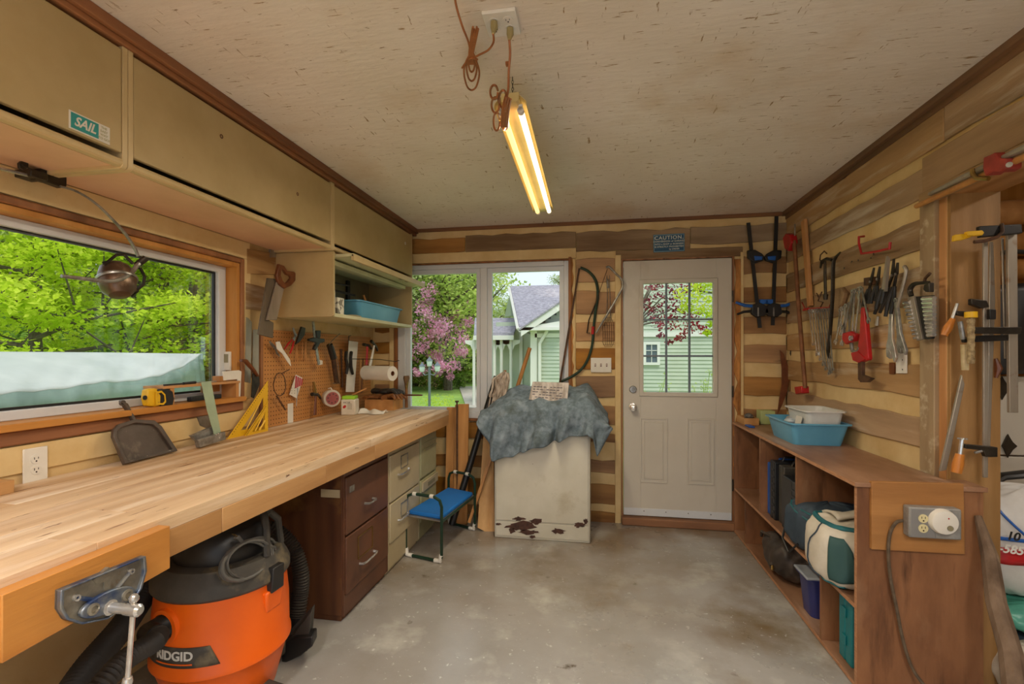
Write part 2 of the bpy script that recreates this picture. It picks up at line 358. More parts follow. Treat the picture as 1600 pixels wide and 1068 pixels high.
# planks (logs) on the walls
def wavy(n, amp, seed):
    r = random.Random(seed); return [r.uniform(-amp, amp) for _ in range(n)]
pk = 0
def plankB(x0, x1, z0, z1, m=None, amp=.008, d=.014, ztilt=0):
    global pk; pk += 1; n = max(3, int((x1-x0)/.12)+2)
    t = wavy(n, amp, pk); u = wavy(n, amp, pk+500)
    pts = [(x0+(x1-x0)*i/(n-1), YB-d, z0+u[i]) for i in range(n)] + [(x0+(x1-x0)*i/(n-1), YB-d, z1+t[i]) for i in reversed(range(n))]
    b = MB(); b.slab(pts, (0, d+.002, 0)); return b.o('plank', m or M['log'], wall_back, bev=.004)
def plankR(y0, y1, z0, z1, m=None, amp=.0065, d=.014, dz=0):
    global pk; pk += 1; n = max(3, int((y1-y0)/.14)+2)
    t = wavy(n, amp, pk); u = wavy(n, amp, pk+500)
    pts = [(XR-d, y0+(y1-y0)*i/(n-1), z0+u[i]+dz*i/(n-1)) for i in range(n)] + [(XR-d, y0+(y1-y0)*i/(n-1), z1+t[i]+dz*i/(n-1)) for i in reversed(range(n))]
    b = MB(); b.slab(pts, (d+.002, 0, 0)); return b.o('plank', m or M['logY'], wall_right, bev=.004)
def zb(py, px=930): return Q('B', px, py).z
xb = lambda px: Q('B', px, 500).x
for (a, c_) in [(404,441),(455,490),(503,532),(543,577),(588,620),(633,662),(676,690),(718,737),(755,786),(798,816)]:
    plankB(xb(900), xb(961), zb(c_), zb(a))
    if a > 700: plankB(XL+.03, xb(897), zb(c_), zb(a)); 
plankB(-1.70, xb(890), zb(690), zb(664))
for (a, c_) in [(401,427),(448,473),(495,522),(538,567),(589,617),(640,668),(690,720),(742,770)]:
    plankB(xb(1161), XR-.015, zb(c_, 1200), zb(a, 1200))
plankB(-1.735, Q('B',727,380).x, zb(395, 690), zb(373, 690), M['log'])
plankB(Q('B',728,380).x, Q('B',900,380).x, zb(392, 800), zb(366, 800), M['loggrey'])
plankB(Q('B',900.5,380).x, Q('B',1078,380).x, zb(393, 950), zb(362, 950), M['loggrey'], amp=.011)
plankB(Q('B',1078.5,380).x, XR-.01, zb(379, 1160), zb(352, 1160), M['loggrey'])
plankB(Q('B',962,400).x, Q('B',1160,400).x, DZ1-.005, zb(388, 1060)-.005, M['loggrey'], amp=.003)
for z0, z1 in [(2.06,2.2),(1.83,1.95),(1.66,1.78),(1.47,1.6),(1.28,1.4),(1.08,1.22)]: plankB(XL+.02, WX0-.035, z0-.1, z1-.12, M['log'])
# cream vertical boards on the back wall
def vboard(x0, x1, z0, z1, m='chink', d=.018):
    b = MB(); b.box(x0, x1, YB-d, YB, z0, z1); return b.o('batten', M[m], wall_back, bev=.003)
vboard(xb(891)+.002, xb(899), 0, zb(404)); vboard(xb(961), xb(972)-.01, 0, zb(400)); vboard(xb(1152)+.02, xb(1161), 0, zb(398)-.02)
vboard(WX0-.04, WX0-.002, .0, 2.16)
b = MB(); b.box(WX0-.04, WX1+.05, YB-.016, YB, WZ1+.002, WZ1+.085); b.o('header_board', M['chink'], wall_back, bev=.003)
# right wall rows, far to near
for z0, z1, yy in [(2.262,2.41,(-1.5,4)),(2.075,2.20,(2.42,3.98)),(1.84,1.978,(2.44,3.98)),(1.60,1.765,(2.44,3.98)),(1.40,1.515,(2.44,3.98)),(1.18,1.32,(2.44,3.98)),(.945,1.085,(2.44,3.98)),(.70,.84,(2.44,3.98)),(.4,.55,(2.44,3.98))]:
    ys = yy[0]; cuts = [ys]
    while cuts[-1] < yy[1]-1.2: cuts.append(cuts[-1] + (1.9 if rnd.random() < .8 else .6))
    cuts.append(yy[1])
    for q in range(len(cuts)-1): plankR(cuts[q]+.002, cuts[q+1]-.002, z0, z1)
plankR(.2, 2.41, 2.085, 2.235, M['logY'], d=.03)
# ceiling trims
b = MB(); b.box(XR-.045, XR, -1.5, YB, ZC-.03, ZC); b.box(XR-.02, XR, -1.5, YB, ZC-.055, ZC-.03); st(b, 'trim_1', wood('greyed brown trim', '#8a6444', '#5e4430', YG))
b = MB(); b.box(-1.55, XR-.046, YB-.022, YB, ZC-.028, ZC); st(b, 'trim_2', M['trimX'], bev=.003)

# ---- back window: two casements
b = MB(); b.box(WX0, WX0+.03, YB-.01, YB+.06, WZ0, WZ1); b.box(WX1-.012, WX1+.012, YB-.03, YB+.06, WZ0, WZ1+.01); b.box(WX0, WX1, YB-.01, YB+.06, WZ1-.012, WZ1); b.box(WX0, WX1, YB-.03, YB+.06, WZ0, WZ0+.02)
win = T('window_1', 'white vinyl two-pane window in the back wall', 'window', ((WX0+WX1)/2, YB, WZ0)); win['kind'] = 'structure'; del win['category']; del win['label']
b.o('window_casing', M['trimZ'], win, bev=.003)
cx0, cx1 = WX0+.03, WX1-.012
b = MB(); y0, y1 = YB+.005, YB+.085
b.box(cx0, cx0+.07, y0, y1, WZ0+.02, WZ1-.012); b.box(cx1-.04, cx1, y0, y1, WZ0+.02, WZ1-.012)
b.box(cx0+.07, cx1-.04, y0, y1, WZ1-.052, WZ1-.012); b.box(cx0+.07, cx1-.04, y0, y1, WZ0+.02, WZ0+.07)
mx = Q('B', 757, 500, -.04).x
b.box(mx-.03, mx+.03, y0, y1, WZ0+.07, WZ1-.052)
b.o('window_frame', M['white'], win, bev=.004)
for (a, c_) in ((cx0+.07, mx-.03), (mx+.03, cx1-.04)):
    z0, z1 = WZ0+.07, WZ1-.052; s = .038; b = MB()
    b.ring([(a,y0+.02,z0),(c_,y0+.02,z0),(c_,y0+.02,z1),(a,y0+.02,z1)], [(a+s,y0+.02,z0+s),(c_-s,y0+.02,z0+s),(c_-s,y0+.02,z1-s),(a+s,y0+.02,z1-s)], (0,.045,0))
    sash = b.o('sash', M['white'], win, bev=.003)
    b = MB(); b.box(a+s-.004, c_-s+.004, y0+.04, y0+.046, z0+s-.004, z1-s+.004); b.o('pane', M['glass'], sash)
# ---- left window
win = T('window_2', '', '', (XL, (LY0+LY1)/2, LZ0)); win['kind'] = 'structure'; del win['category']; del win['label']
b = MB(); t = .022
b.box(XL-.10, XL+.012, LY1-t, LY1, LZ0, LZ1); b.box(XL-.10, XL+.012, LY0, LY0+t, LZ0, LZ1); b.box(XL-.10, XL+.012, LY0+t, LY1-t, LZ1-t, LZ1)
b.o('jamb_lining', M['jamb'], win, bev=.002)
b = MB(); b.box(XL-.10, XL+.045, LY0, LY1+.01, LZ0-.004, LZ0+t); b.o('sill', M['jambY'], win, bev=.003)
b = MB(); b.box(XL, XL+.02, LY0-.02, LY1+.02, LZ0-.055, LZ0-.005); b.o('apron_strip', M['trim'], win, bev=.006)
b = MB(); b.box(XL, XL+.02, LY1+.002, LY1+.03, LZ0, LZ1+.03); b.box(XL, XL+.02, LY0-.03, LY1+.002, LZ1+.002, LZ1+.03); b.o('casing', M['trimZ'], win, bev=.006)
b = MB(); s = .05; x0 = XL-.10; a0, a1, z0, z1 = LY0+t, LY1-t, LZ0+t, LZ1-t
b.ring([(x0,a0,z0),(x0,a1,z0),(x0,a1,z1),(x0,a0,z1)], [(x0,a0+s,z0+s*.7),(x0,a1-s,z0+s*.7),(x0,a1-s,z1-s*.7),(x0,a0+s,z1-s*.7)], (.045,0,0)); b.o('window_frame', M['white'], win, bev=.004)
b = MB(); s2 = .062; b.ring([(x0+.01,a0+s,z0+s*.7),(x0+.01,a1-s,z0+s*.7),(x0+.01,a1-s,z1-s*.7),(x0+.01,a0+s,z1-s*.7)], [(x0+.01,a0+s2,z0+.045),(x0+.01,a1-s2,z0+.045),(x0+.01,a1-s2,z1-.045),(x0+.01,a0+s2,z1-.045)], (.012,0,0)); b.o('glazing_seal', M['black'], win)
b = MB(); b.box(x0+.012, x0+.018, a0+s, a1-s, z0+s*.7, z1-s*.7); b.o('pane', M['glass'], win)
# plaster-wall boards around the left window, log pieces beside it
b = MB(); b.box(XL, XL+.012, LY0-.2, LY1+.08, LZ1+.035, LZ1+.13); b.o('header_board', M['chink'], wall_left, bev=.002)
b = MB(); b.box(XL, XL+.012, LY1+.035, LY1+.085, 1.12, LZ1+.034); b.o('batten', M['chink'], wall_left, bev=.002)
b = MB(); b.box(XL, XL+.01, -.2, LY1+.12, .96, LZ0-.06); b.o('lower_board', M['chink'], wall_left, bev=.002)
for (pa, pb_, pc, pd) in ((386,436,388,428), (384,420,441,484)):
    b = MB(); b.slab([Q('L',pa,pc,.014), Q('L',pb_,pc+9,.014), Q('L',pb_-6,pd+1,.014), Q('L',pa,pd-1,.014)], (-.016,0,0)); b.o('plank', M['logY'], wall_left, bev=.003)

# ---- door
door = T('door_1', '', '', ((DX0+DX1)/2, YB, 0)); door['kind'] = 'structure'; del door['category']; del door['label']
b = MB(); b.box(DX0, .213, YB-.012, YB+.1, 0, DZ1); b.box(1.047, DX1, YB-.012, YB+.1, 0, DZ1); b.box(.213, 1.047, YB-.012, YB+.1, 2.128, DZ1); b.o('door_frame', M['trimZ'], door, bev=.003)
b = MB(); b.box(.2, 1.07, YB-.06, YB+.1, 0, .062); b.o('threshold', M['trimX'], door, bev=.008)
# bark-edged strip right of the door
b = MB(); n = 26
pts = [(1.066+.012*math.sin(i*1.9)+.008*math.sin(i*4.1), YB-.022, .03+2.08*i/n) for i in range(n+1)] + [(1.105, YB-.022, .03+2.08*i/n) for i in reversed(range(n+1))]
b.slab(pts, (0,.022,0)); b.o('bark_strip', M['bark'], wall_back, bev=.004)
b = MB()
pts = [(WX1+.012, YB-.026, WZ0+(WZ1-WZ0)*i/n) for i in range(n+1)] + [(WX1+.024+.006*math.sin(i*2.3)+.004*math.sin(i*5), YB-.026, WZ0+(WZ1-WZ0)*i/n) for i in reversed(range(n+1))]
b.slab(pts, (0,.026,0)); b.o('foam_edge', M['bark'], wall_back, bev=.003)
dx0, dx1, dz0, dz1 = .2165, 1.0435, .068, 2.124; dy = YB-.002
gx0, gz1 = onY(1001, 439, dy).x, onY(1001, 439, dy).z; gx1, gz0 = onY(1119, 618, dy).x, onY(1119, 618, dy).z
b = MB(); b.box(dx0, gx0, dy, dy+.044, dz0, dz1); b.box(gx1, dx1, dy, dy+.044, dz0, dz1); b.box(gx0, gx1, dy, dy+.044, gz1, dz1)
b.box(gx0, gx1, dy, dy+.044, dz0, gz0); slabd = b.o('door_leaf', M['doorw'], door, bev=.002, smooth=0)
b = MB(); k = .028
for off, yy, dd in ((-.012, dy-.010, k),):
    o_ = [(gx0+off,yy,gz0+off),(gx1-off,yy,gz0+off),(gx1-off,yy,gz1-off),(gx0+off,yy,gz1-off)]; i_ = [(gx0+.022,yy,gz0+.022),(gx1-.022,yy,gz0+.022),(gx1-.022,yy,gz1-.022),(gx0+.022,yy,gz1-.022)]
    b.ring(o_, i_, (0,.05,0))
b.o('glass_surround', M['doorw'], door, bev=.006)
b = MB(); b.box(gx0+.02, gx1-.02, dy+.018, dy+.024, gz0+.02, gz1-.02); b.o('pane', M['glass'], door)
ix0, ix1, iz0, iz1 = gx0+.022, gx1-.022, gz0+.022, gz1-.022
for k in (1, 2):
    b = MB(); x = ix0+(ix1-ix0)*k/3+.002; b.box(x-.007, x+.007, dy+.008, dy+.034, iz0, iz1); b.o('muntin', M['muntin'], door)
    b = MB(); z = iz0+(iz1-iz0)*(k/3); b.box(ix0, ix1, dy+.006, dy+.036, z-.007, z+.007); b.o('muntin', M['muntin'], door)
for (pa, pc, pb_, pd) in ((1000,652,1043,755), (1073,653,1116,758)):
    x0, z1, x1, z0 = onY(pa,pc,dy).x, onY(pa,pc,dy).z, onY(pb_,pd,dy).x, onY(pb_,pd,dy).z
    b = MB(); R4 = lambda i, y: [(x0+i,y,z0+i),(x1-i,y,z0+i),(x1-i,y,z1-i),(x0+i,y,z1-i)]
    b.ring(R4(0,dy-.006), R4(.012,dy-.006), (0,.006,0)); b.ring(R4(.03,dy-.005), R4(.038,dy-.005), (0,.005,0)); b.slab(R4(.038,dy-.004), (0,.004,0)); b.o('raised_panel', M['doorw'], door, bev=.002)
b = MB(); b.box(dx0+.003, dx1-.003, dy-.006, dy, dz0+.002, dz0+.06); sw_ = b.o('door_sweep', M['white'], door, bev=.001)
for k in range(4): 
    b = MB(); p = Vector((dx0+.16+.17*k, dy-.006, dz0+.04)); b.cyl(p, p-Vector((0,.003,0)), .004, n=8); b.o('screw', M['darksteel'], sw_)
for py, nm in ((608, 'deadbolt'), (636, 'doorknob')):
    p = onY(989, py, dy-.0); b = MB()
    if nm == 'deadbolt': b.lathe([(.001,.0),(.030,.0),(.030,.006),(.024,.016),(.001,.017)], p, (0,-1,0)); b.box(p.x-.004, p.x+.004, p.y-.03, p.y-.012, p.z-.012, p.z+.012)
    else: b.lathe([(.001,0),(.033,0),(.033,.006),(.014,.01),(.011,.03),(.024,.038),(.029,.05),(.026,.062),(.01,.067),(.001,.067)], p, (0,-1,0))
    b.o(nm, M['steel' if nm == 'deadbolt' else 'chrome'], door)
for z in (.35, 1.08, 1.82):
    b = MB(); b.cyl((1.046, YB-.018, z-.045), (1.046, YB-.018, z+.045), .006, n=8); b.o('hinge', M['darksteel'], door)

# ---- post and jamb of the side opening
b = MB(); b.box(XR-.022, XR+.12, 2.345, 2.44, 0, 2.035); st(b, 'trim_3', wood('weathered post', '#b09a78', '#94795a', ZG, layers=[('#c8b89c', 16, (1,1,1), .55, .7)]), bev=.004)
b = MB(); b.box(XR-.004, XR+.12, 2.302, 2.345, 0, 2.035); st(b, 'trim_4', M['jamb'], bev=.002)
b = MB(); b.box(XR+.0, XR+WT+.01, 2.282, 2.301, 0, 2.055); jb = st(b, 'trim_5', wood('jamb board', '#a87f4e', '#86602f', ZG), bev=.002)
b = MB(); b.box(XR-.03, XR+WT+.01, -.6, 2.40, 2.036, 2.06); st(b, 'trim_6', wood('soffit board', '#b58552', '#94622f', YG), bev=.003)
b = MB(); b.box(XR-.05, XR-.0, .2, 2.40, 2.03, 2.075); st(b, 'trim_7', wood('ledge board', '#a98a62', '#86683f', YG), bev=.004)
# ================================================================== EXTERIOR
GZ = -.28
M['grass'] = mat('lawn', '#94b456', '#7a9e42', rough=.9, scale=3, layers=[('#a6c860', 14, (1,1,1), .5, .7)], bump=.5, bscale=60)
b = MB(); b.box(-60, 60, 4.3, 70, GZ-.3, GZ); b.box(-60, -2.3, -10, 4.3, GZ-.3, GZ); st(b, 'ground', M['grass'])
b = MB(); b.slab([onZ(717,604,GZ+.01), onZ(768,604,GZ+.01), onZ(790,672,GZ+.01), onZ(741,672,GZ+.01)], (0,0,.03)); b.top('garden_path', mat('pale concrete path', '#c4bcb2', '#b0a89e', rough=.9), 'pale concrete garden path crossing the lawn outside the window', 'path')
# --- foliage
def leaves(name, m, parent, clusters, n_per, size, seed=1, aspect=.6, upb=1.4):
    rg = np.random.RandomState(seed); cl = np.array(clusters, float); k = len(cl); N = k * n_per
    cc = np.repeat(cl, n_per, 0); d = rg.normal(size=(N, 3)); d /= np.linalg.norm(d, axis=1)[:, None]
    rr = rg.rand(N, 1) ** .45; P = cc[:, :3] + d * rr * cc[:, 3:6]
    nn = rg.normal(size=(N, 3)); nn[:, 2] = np.abs(nn[:, 2]) + upb * .5; nn /= np.linalg.norm(nn, axis=1)[:, None]
    a = rg.normal(size=(N, 3)); u = np.cross(nn, a); u /= np.linalg.norm(u, axis=1)[:, None]; v = np.cross(nn, u)
    s = size * (.6 + .8 * rg.rand(N, 1)) / 2
    V = np.empty((N, 4, 3)); V[:, 0] = P - u*s; V[:, 1] = P + v*s*aspect + u*s*.1; V[:, 2] = P + u*s*1.1; V[:, 3] = P - v*s*aspect + u*s*.1
    org = np.array(wloc(parent)); V = V.reshape(-1, 3) - org
    me = bpy.data.meshes.new(name); me.vertices.add(N*4); me.vertices.foreach_set('co', V.ravel())
    me.loops.add(N*4); me.loops.foreach_set('vertex_index', np.arange(N*4, dtype=np.int32))
    me.polygons.add(N); me.polygons.foreach_set('loop_start', np.arange(0, N*4, 4, dtype=np.int32)); me.polygons.foreach_set('loop_total', np.full(N, 4, dtype=np.int32))
    me.update(calc_edges=True); me.materials.append(m)
    o = bpy.data.objects.new(name, me); C.objects.link(o); o.parent = parent; return o
LM = {'lime': leafmat('lime maple leaves', '#9cba24', '#eaf064', '#c6da3c', trans=.5), 'green': leafmat('spring leaves', '#9cba58', '#e2e892', '#bed070', trans=.55),
      'dark': leafmat('shrub leaves', '#5e8636', '#a8bc5c', '#80a044'), 'pink': leafmat('pink blossom', '#dc8cb4', '#f2c6dc', '#e6a4c8', trans=.4),
      'red': leafmat('red maple leaves', '#8a2430', '#b84448', '#7a2a44', trans=.3), 'pale': leafmat('pale new leaves', '#a9b878', '#d6dca6', '#bcc88c'),
      'orange': leafmat('orange azalea', '#d88a62', '#ecc09a', '#8cae50')}
M['trunk'] = mat('grey bark', '#6c6152', '#4c4236', rough=.9, scale=10, bump=.6)
def branchy(b, base, h, r, nb, reach, seed, up=.5, tips=None, z0=.35):
    r_ = random.Random(seed); base = Vector(base); P = [base + Vector((r_.uniform(-.04,.04)*h*i/5, r_.uniform(-.04,.04)*h*i/5, h*i/5)) for i in range(6)]
    b.tube(P, [r*(1-.15*i) for i in range(6)], 7)
    for k in range(nb):
        t = z0 + (1-z0)*k/max(nb-1,1); i = min(int(t*5), 4); q = P[i].lerp(P[i+1], t*5-i); a = r_.uniform(0, 6.28); L = reach*(1.15-.7*t)*r_.uniform(.6,1.1)
        m1 = q + Vector((math.cos(a)*L*.5, math.sin(a)*L*.5, L*up*.35)); e = q + Vector((math.cos(a+.3)*L, math.sin(a+.3)*L, L*up*r_.uniform(.4,1.1)))
        b.tube([q, m1, e], [r*.36, r*.24, r*.08], 5)
        if tips is not None: tips += [tuple(m1), tuple(e), tuple(m1.lerp(e, .5))]
        for s_ in range(2):
            e2 = m1 + Vector((r_.uniform(-.5,.5)*L, r_.uniform(-.5,.5)*L, r_.uniform(0,.5)*L)); b.tube([m1, e2], [r*.18, r*.05], 4)
            if tips is not None: tips.append(tuple(e2))
def tree(name, label, cat, base, h, r, nb, reach, m, cr, n_per, size, seed, group=None, up=.5, z0=.35, extra=0, squash=.55):
    t = T(name, label, cat, base, group); b = MB(); tips = []; branchy(b, base, h, r, nb, reach, seed, up, tips, z0); b.o('trunk', M['trunk'], t)
    r_ = random.Random(seed+9); cl = [(x+r_.uniform(-.3,.3)*cr, y+r_.uniform(-.3,.3)*cr, z, cr*r_.uniform(.7,1.2), cr*r_.uniform(.7,1.2), cr*squash*r_.uniform(.6,1.1)) for x, y, z in tips for _ in range(1+extra)]
    leaves('foliage', LM[m], t, cl, n_per, size, seed); return t
def at(px, z, h=GZ):      # ground point seen under column px at depth z
    d = ray(px, HOR); p = d * z; return Vector((p.x, p.y, h))
# near lime maple outside the left window
tree('maple_tree', 'bright lime green maple spreading close outside the left window', 'tree', at(60, 9.0), 5.4, .13, 26, 3.0, 'lime', .62, 170, .105, 3, up=.28, z0=.2, extra=0, squash=.42)
tree('maple_tree', 'lime green maple with bare lower branches in the middle of the left window view', 'tree', at(205, 11.5), 6.0, .14, 22, 2.6, 'lime', .66, 150, .11, 4, up=.3, z0=.2, squash=.45)
tree('bare_tree', 'thin tree with dark bare branches at the right side of the left window view', 'tree', at(300, 12.5), 7.5, .15, 16, 2.2, 'pale', .5, 50, .10, 21, up=1.1, z0=.15)
tree('bare_tree', 'forked grey trunk behind the maples near the left window edge', 'tree', at(262, 13.5), 8, .2, 14, 2.2, 'green', .5, 60, .10, 22, up=1.1, z0=.15)
# woodland backdrop
t0 = tree('woodland_tree', 'hazy spring green tree in the wood behind the garden', 'tree', at(-40, 21), 10, .22, 26, 3.2, 'green', 1.0, 110, .19, 31, 'woodland trees behind the garden', up=.7, z0=.08, squash=.8)
t1 = tree('woodland_tree', 'pale olive tree in the wood behind the garden', 'tree', at(120, 22), 11, .2, 26, 3.0, 'pale', 1.0, 80, .17, 32, 'pale trees behind the garden', up=.9, z0=.08, squash=.8)
k = 0
for px, z in [(20,26),(70,19),(170,18),(215,24),(255,19),(300,23),(345,20),(390,26),(430,23),(470,28),(520,30),(560,24),(590,29),(620,21),(650,25),(676,30),(700,22),(722,27),(745,33),(790,36),(840,38),(700,36),(640,34),(880,34)]:
    k += 1; src = t0 if k % 5 < 3 else t1; hs = rnd.uniform(.8, 1.05)
    dup(src, at(px, z), (0, 0, rnd.uniform(0, 6.28)), hs * (.62 if px > 735 else 1))
# shrubs closing the view near the ground
sh0 = T('shrub', 'low green shrub at the middle of the lawn edge', 'shrub', at(655, 28), 'thicket behind the lawn')
o_ = at(655, 28)
leaves('foliage', LM['dark'], sh0, [(o_.x+rnd.uniform(-.9,.9), o_.y+rnd.uniform(-.8,.8), o_.z+rnd.uniform(.2,1.3), .45,.45,.4) for _ in range(30)], 90, .12, 41)
k = 0
for px, z, s, lab in [(612,26,2.2,''),(642,25.5,1.7,'dense green shrub at the left edge of the lawn, below the pink tree'),(668,27,1.9,'broad green shrub behind the garden lamp'),(690,28,2.0,''),(712,27.5,2.0,'green shrub bank at the end of the garden path'),(735,29,2.2,'green shrub against the right edge of the left pane'),(760,33,2.4,''),(30,13,1.3,''),(110,14,1.5,''),(190,15,1.5,''),(250,15.5,1.5,''),(310,16,1.6,''),(350,17,1.7,''),(-30,13,1.5,''),(150,17,2.2,''),(60,16,2.2,''),(230,19,2.4,''),(290,20,2.6,''),(650,31,3.4,''),(690,33,3.6,''),(730,35,3.4,'')]:
    d_ = dup(sh0, at(px, z), (0,0,rnd.uniform(0,6.28)), s, lab or ('green undergrowth shrub beyond the tarpaulin outside the left window' if px < 400 else 'tall green thicket rising behind the lawn shrubs')); d_['group'] = 'shrubs beyond the tarpaulin' if px < 400 else 'thicket behind the lawn'
# pink crabapple
t = tree('crabapple_tree', 'pink blossoming crabapple tree outside the left pane of the back window', 'tree', at(697, 24), 9.0, .12, 18, 2.6, 'green', .7, 26, .14, 51, up=.9, z0=.2)
r_ = random.Random(5); cl = []
for px, py, s in [(664,440,.3),(670,470,.34),(660,500,.3),(652,520,.28),(700,500,.34),(712,520,.32),(720,490,.2),(694,530,.28),(676,560,.2),(706,560,.24),(648,545,.22),(690,575,.16),(655,575,.16),(680,515,.16),(655,475,.25),(685,548,.2),(720,545,.18)]:
    for q in range(4):
        d = ray(px+r_.uniform(-14,14), py+r_.uniform(-14,14)) * r_.uniform(18.5, 21.5); p = CAM + d; cl.append((p.x, p.y, p.z, s*1.15, s*1.4, s*1.15))
leaves('blossom', LM['pink'], t, cl, 75, .10, 52, upb=0)
for px, z, s, mm, nm, lb in [(650,22,1.0,'orange','azalea_shrub','orange-tinged azalea shrub on the lawn left of the lamp post'),(702,23,.75,'dark','round_shrub','small round green shrub right of the garden lamp'),(690,25,.9,'pink','lilac_shrub','mauve flowering shrub behind the round shrub')]:
    p = at(px, z); t = T(nm, lb, 'shrub', p); leaves('foliage', LM[mm], t, [(p.x+rnd.uniform(-s,s)*.7, p.y+rnd.uniform(-s,s)*.6, p.z+s*rnd.uniform(.25,.8), s*.5, s*.5, s*.4) for _ in range(12)], 200, .10, 60+int(px))
p = at(680, 12.0); t = T('tall_grass', 'clump of yellow green tall grass at the foot of the lamp post', 'plant', p)
leaves('foliage', LM['lime'], t, [(p.x+rnd.uniform(-.5,.5), p.y+rnd.uniform(-.4,.4), p.z+rnd.uniform(.1,.5), .15,.15,.2) for _ in range(16)], 60, .07, 71, aspect=.2)
# lamp post with three lanterns
p = at(671, 8.6); H = CAMZ + (553-563)/750*8.6
t = T('garden_lamp', 'grey garden lamp post with three lanterns on the lawn outside the window', 'lamp', p)
M['lampmetal'] = mat('grey lamp metal', '#6e767c', rough=.4, metal=.4)
b = MB(); b.tube([p, p+Vector((0,0,1.42))], .024, 10); b.lathe([(.06,0),(.05,.05),(.03,.1)], p, n=12); b.o('post', M['lampmetal'], t)
for k, (ox, oy, oz) in enumerate(((-.14,.0,1.33),(.14,.02,1.34),(0,.0,1.43))):
    q = p + Vector((ox, oy, oz)); b = MB(); b.tube([p+Vector((0,0,1.30)), p+Vector((ox*.6,0,1.27 if k<2 else 1.35)), q], .010, 6); b.o('arm', M['lampmetal'], t)
    b = MB(); b.lathe([(.03,0),(.045,.015),(.056,.10),(.015,.10)], q, n=6); ln = b.o('lantern_glass', mat('frosted glass', '#d8e0e6', rough=.2), t)
    b = MB(); b.lathe([(.066,.10),(.056,.115),(.02,.15),(.005,.18)], q, n=6); b.o('lantern_cap', M['lampmetal'], ln)
# --- tarp-covered pile outside left window
TX = -5.0
M['tarp'] = mat('white green tarpaulin', '#c0c2bc', '#aeb2ac', rough=.45, scale=2.2, bump=.8, bscale=4, spec=.6)
M['tarpg'] = mat('green tarpaulin side', '#84998c', '#64796c', rough=.4, scale=2.5, bump=.9, bscale=5, spec=.7)
ridge = [onX(px, py, TX) for px, py in ((-160,549),(40,550),(180,551),(316,553))]
ta = T('tarp_cover', 'pale tarpaulin over a stacked pile outside the left window', 'tarp', (TX, ridge[1].y, GZ))
def lerpl(L, u): t = u*(len(L)-1); i = min(int(t), len(L)-2); return L[i].lerp(L[i+1], t-i)
edge = [onX(px, py, x) for px, py, x in ((-160,634,-3.9),(0,617,-4.0),(60,610,-4.1),(120,604,-4.2),(165,597,-4.3),(205,595,-4.4),(250,588,-4.5),(286,572,-4.7),(310,557,-4.9))]
def tf(u, v):
    p = lerpl(ridge, u).lerp(lerpl(edge, u), v); p.z += .035*math.sin(v*3.14)*(1-u*.5) + .006*math.sin(u*21+v*5)*v + .005*math.sin(u*60+v*16)*v; return p
b = MB(); b.grid(tf, 90, 16); b.o('top_sheet', M['tarp'], ta, solid=.01)
def tg(u, v):
    p = Vector(tf(u, 1)); k = .06*math.sin(u*38+1)+.03*math.sin(u*90+v*4); return (p.x + (.10+k)*v, p.y - .02*v*math.sin(u*50), p.z - v*(p.z-GZ-.02))
b = MB(); b.grid(tg, 110, 12); b.o('side_sheet', M['tarpg'], ta, solid=.01)
def te(u, v):
    p = Vector(tf(1, u)); return (p.x, p.y + .18*v + .04*v*math.sin(u*22), p.z - v*(p.z-GZ-.02))
b = MB(); b.grid(te, 20, 10); b.o('end_sheet', M['tarpg'], ta, solid=.01)
def tb2(u, v):
    p = Vector(tf(u, 0)); return (p.x-.6*v, p.y, p.z - v*(p.z-GZ-.02))
b = MB(); b.grid(tb2, 40, 4); b.o('rear_sheet', M['tarpg'], ta, solid=.01)

# --- house
M['siding'] = mat('sage vinyl siding', '#bcc4b2', '#b2bba8', rough=.6, scale=2)
M['shingle'] = mat('grey shingles', '#9a96a2', '#7c7884', rough=.85, scale=9, stretch=(1,1,1), layers=[('#b0acb6', 25, (.4,1,1), .5, .7)], bump=.5, bscale=30)
M['htrim'] = mat('house white trim', '#e2dfda', rough=.5)
HY, HX0, HX1, EZ = 12.9, -1.62, 7.3, 2.05
hs = T('house', 'sage green sided house with grey shingle roof and porch beyond the garden', 'house', (2.8, HY+2, GZ))
apx = (HX0+HX1)/2; apz = EZ + .66*(HX1-HX0)/2
b = MB(); b.slab([(HX0,HY+.03,GZ),(HX1,HY+.03,GZ),(HX1,HY+.03,EZ),(apx,HY+.03,apz),(HX0,HY+.03,EZ)], (0,3,0)); gw = b.o('gable_wall', M['siding'], hs, smooth=0)
z = GZ; b = MB()
nl = 0
while z < apz-.1:          # lapped siding courses
    lo = HX0 if z < EZ else HX0+(z-EZ)/.66; hi = HX1 if z < EZ else HX1-(z-EZ)/.66
    hi = min(hi, 4.2); y_ = HY+.03
    b.add([(lo,y_-.022,z),(hi,y_-.022,z),(hi,y_-.002,z+.1),(lo,y_-.002,z+.1),(lo,y_,z),(hi,y_,z)], [(0,1,2,3),(0,4,5,1)]); z += .1; nl += 1
b.o('siding_course', M['siding'], hs, smooth=0, kind='stuff')
b = MB(); b.box(HX0-.02, 5, HY-.03, HY+.03, 1.82, 1.93); b.o('white_band', M['htrim'], hs)
b = MB(); b.box(HX0-.14, HX0+.04, HY-.03, HY+.2, GZ, EZ); b.o('corner_board', M['htrim'], hs)
b = MB(); b.tube([(HX0+.32, HY-.06, EZ-.05), (HX0+.2, HY-.09, EZ-.25), (HX0+.12, HY-.08, EZ-.4), (HX0+.12, HY-.08, GZ+.1)], .045, 8); b.o('downspout', M['htrim'], hs)
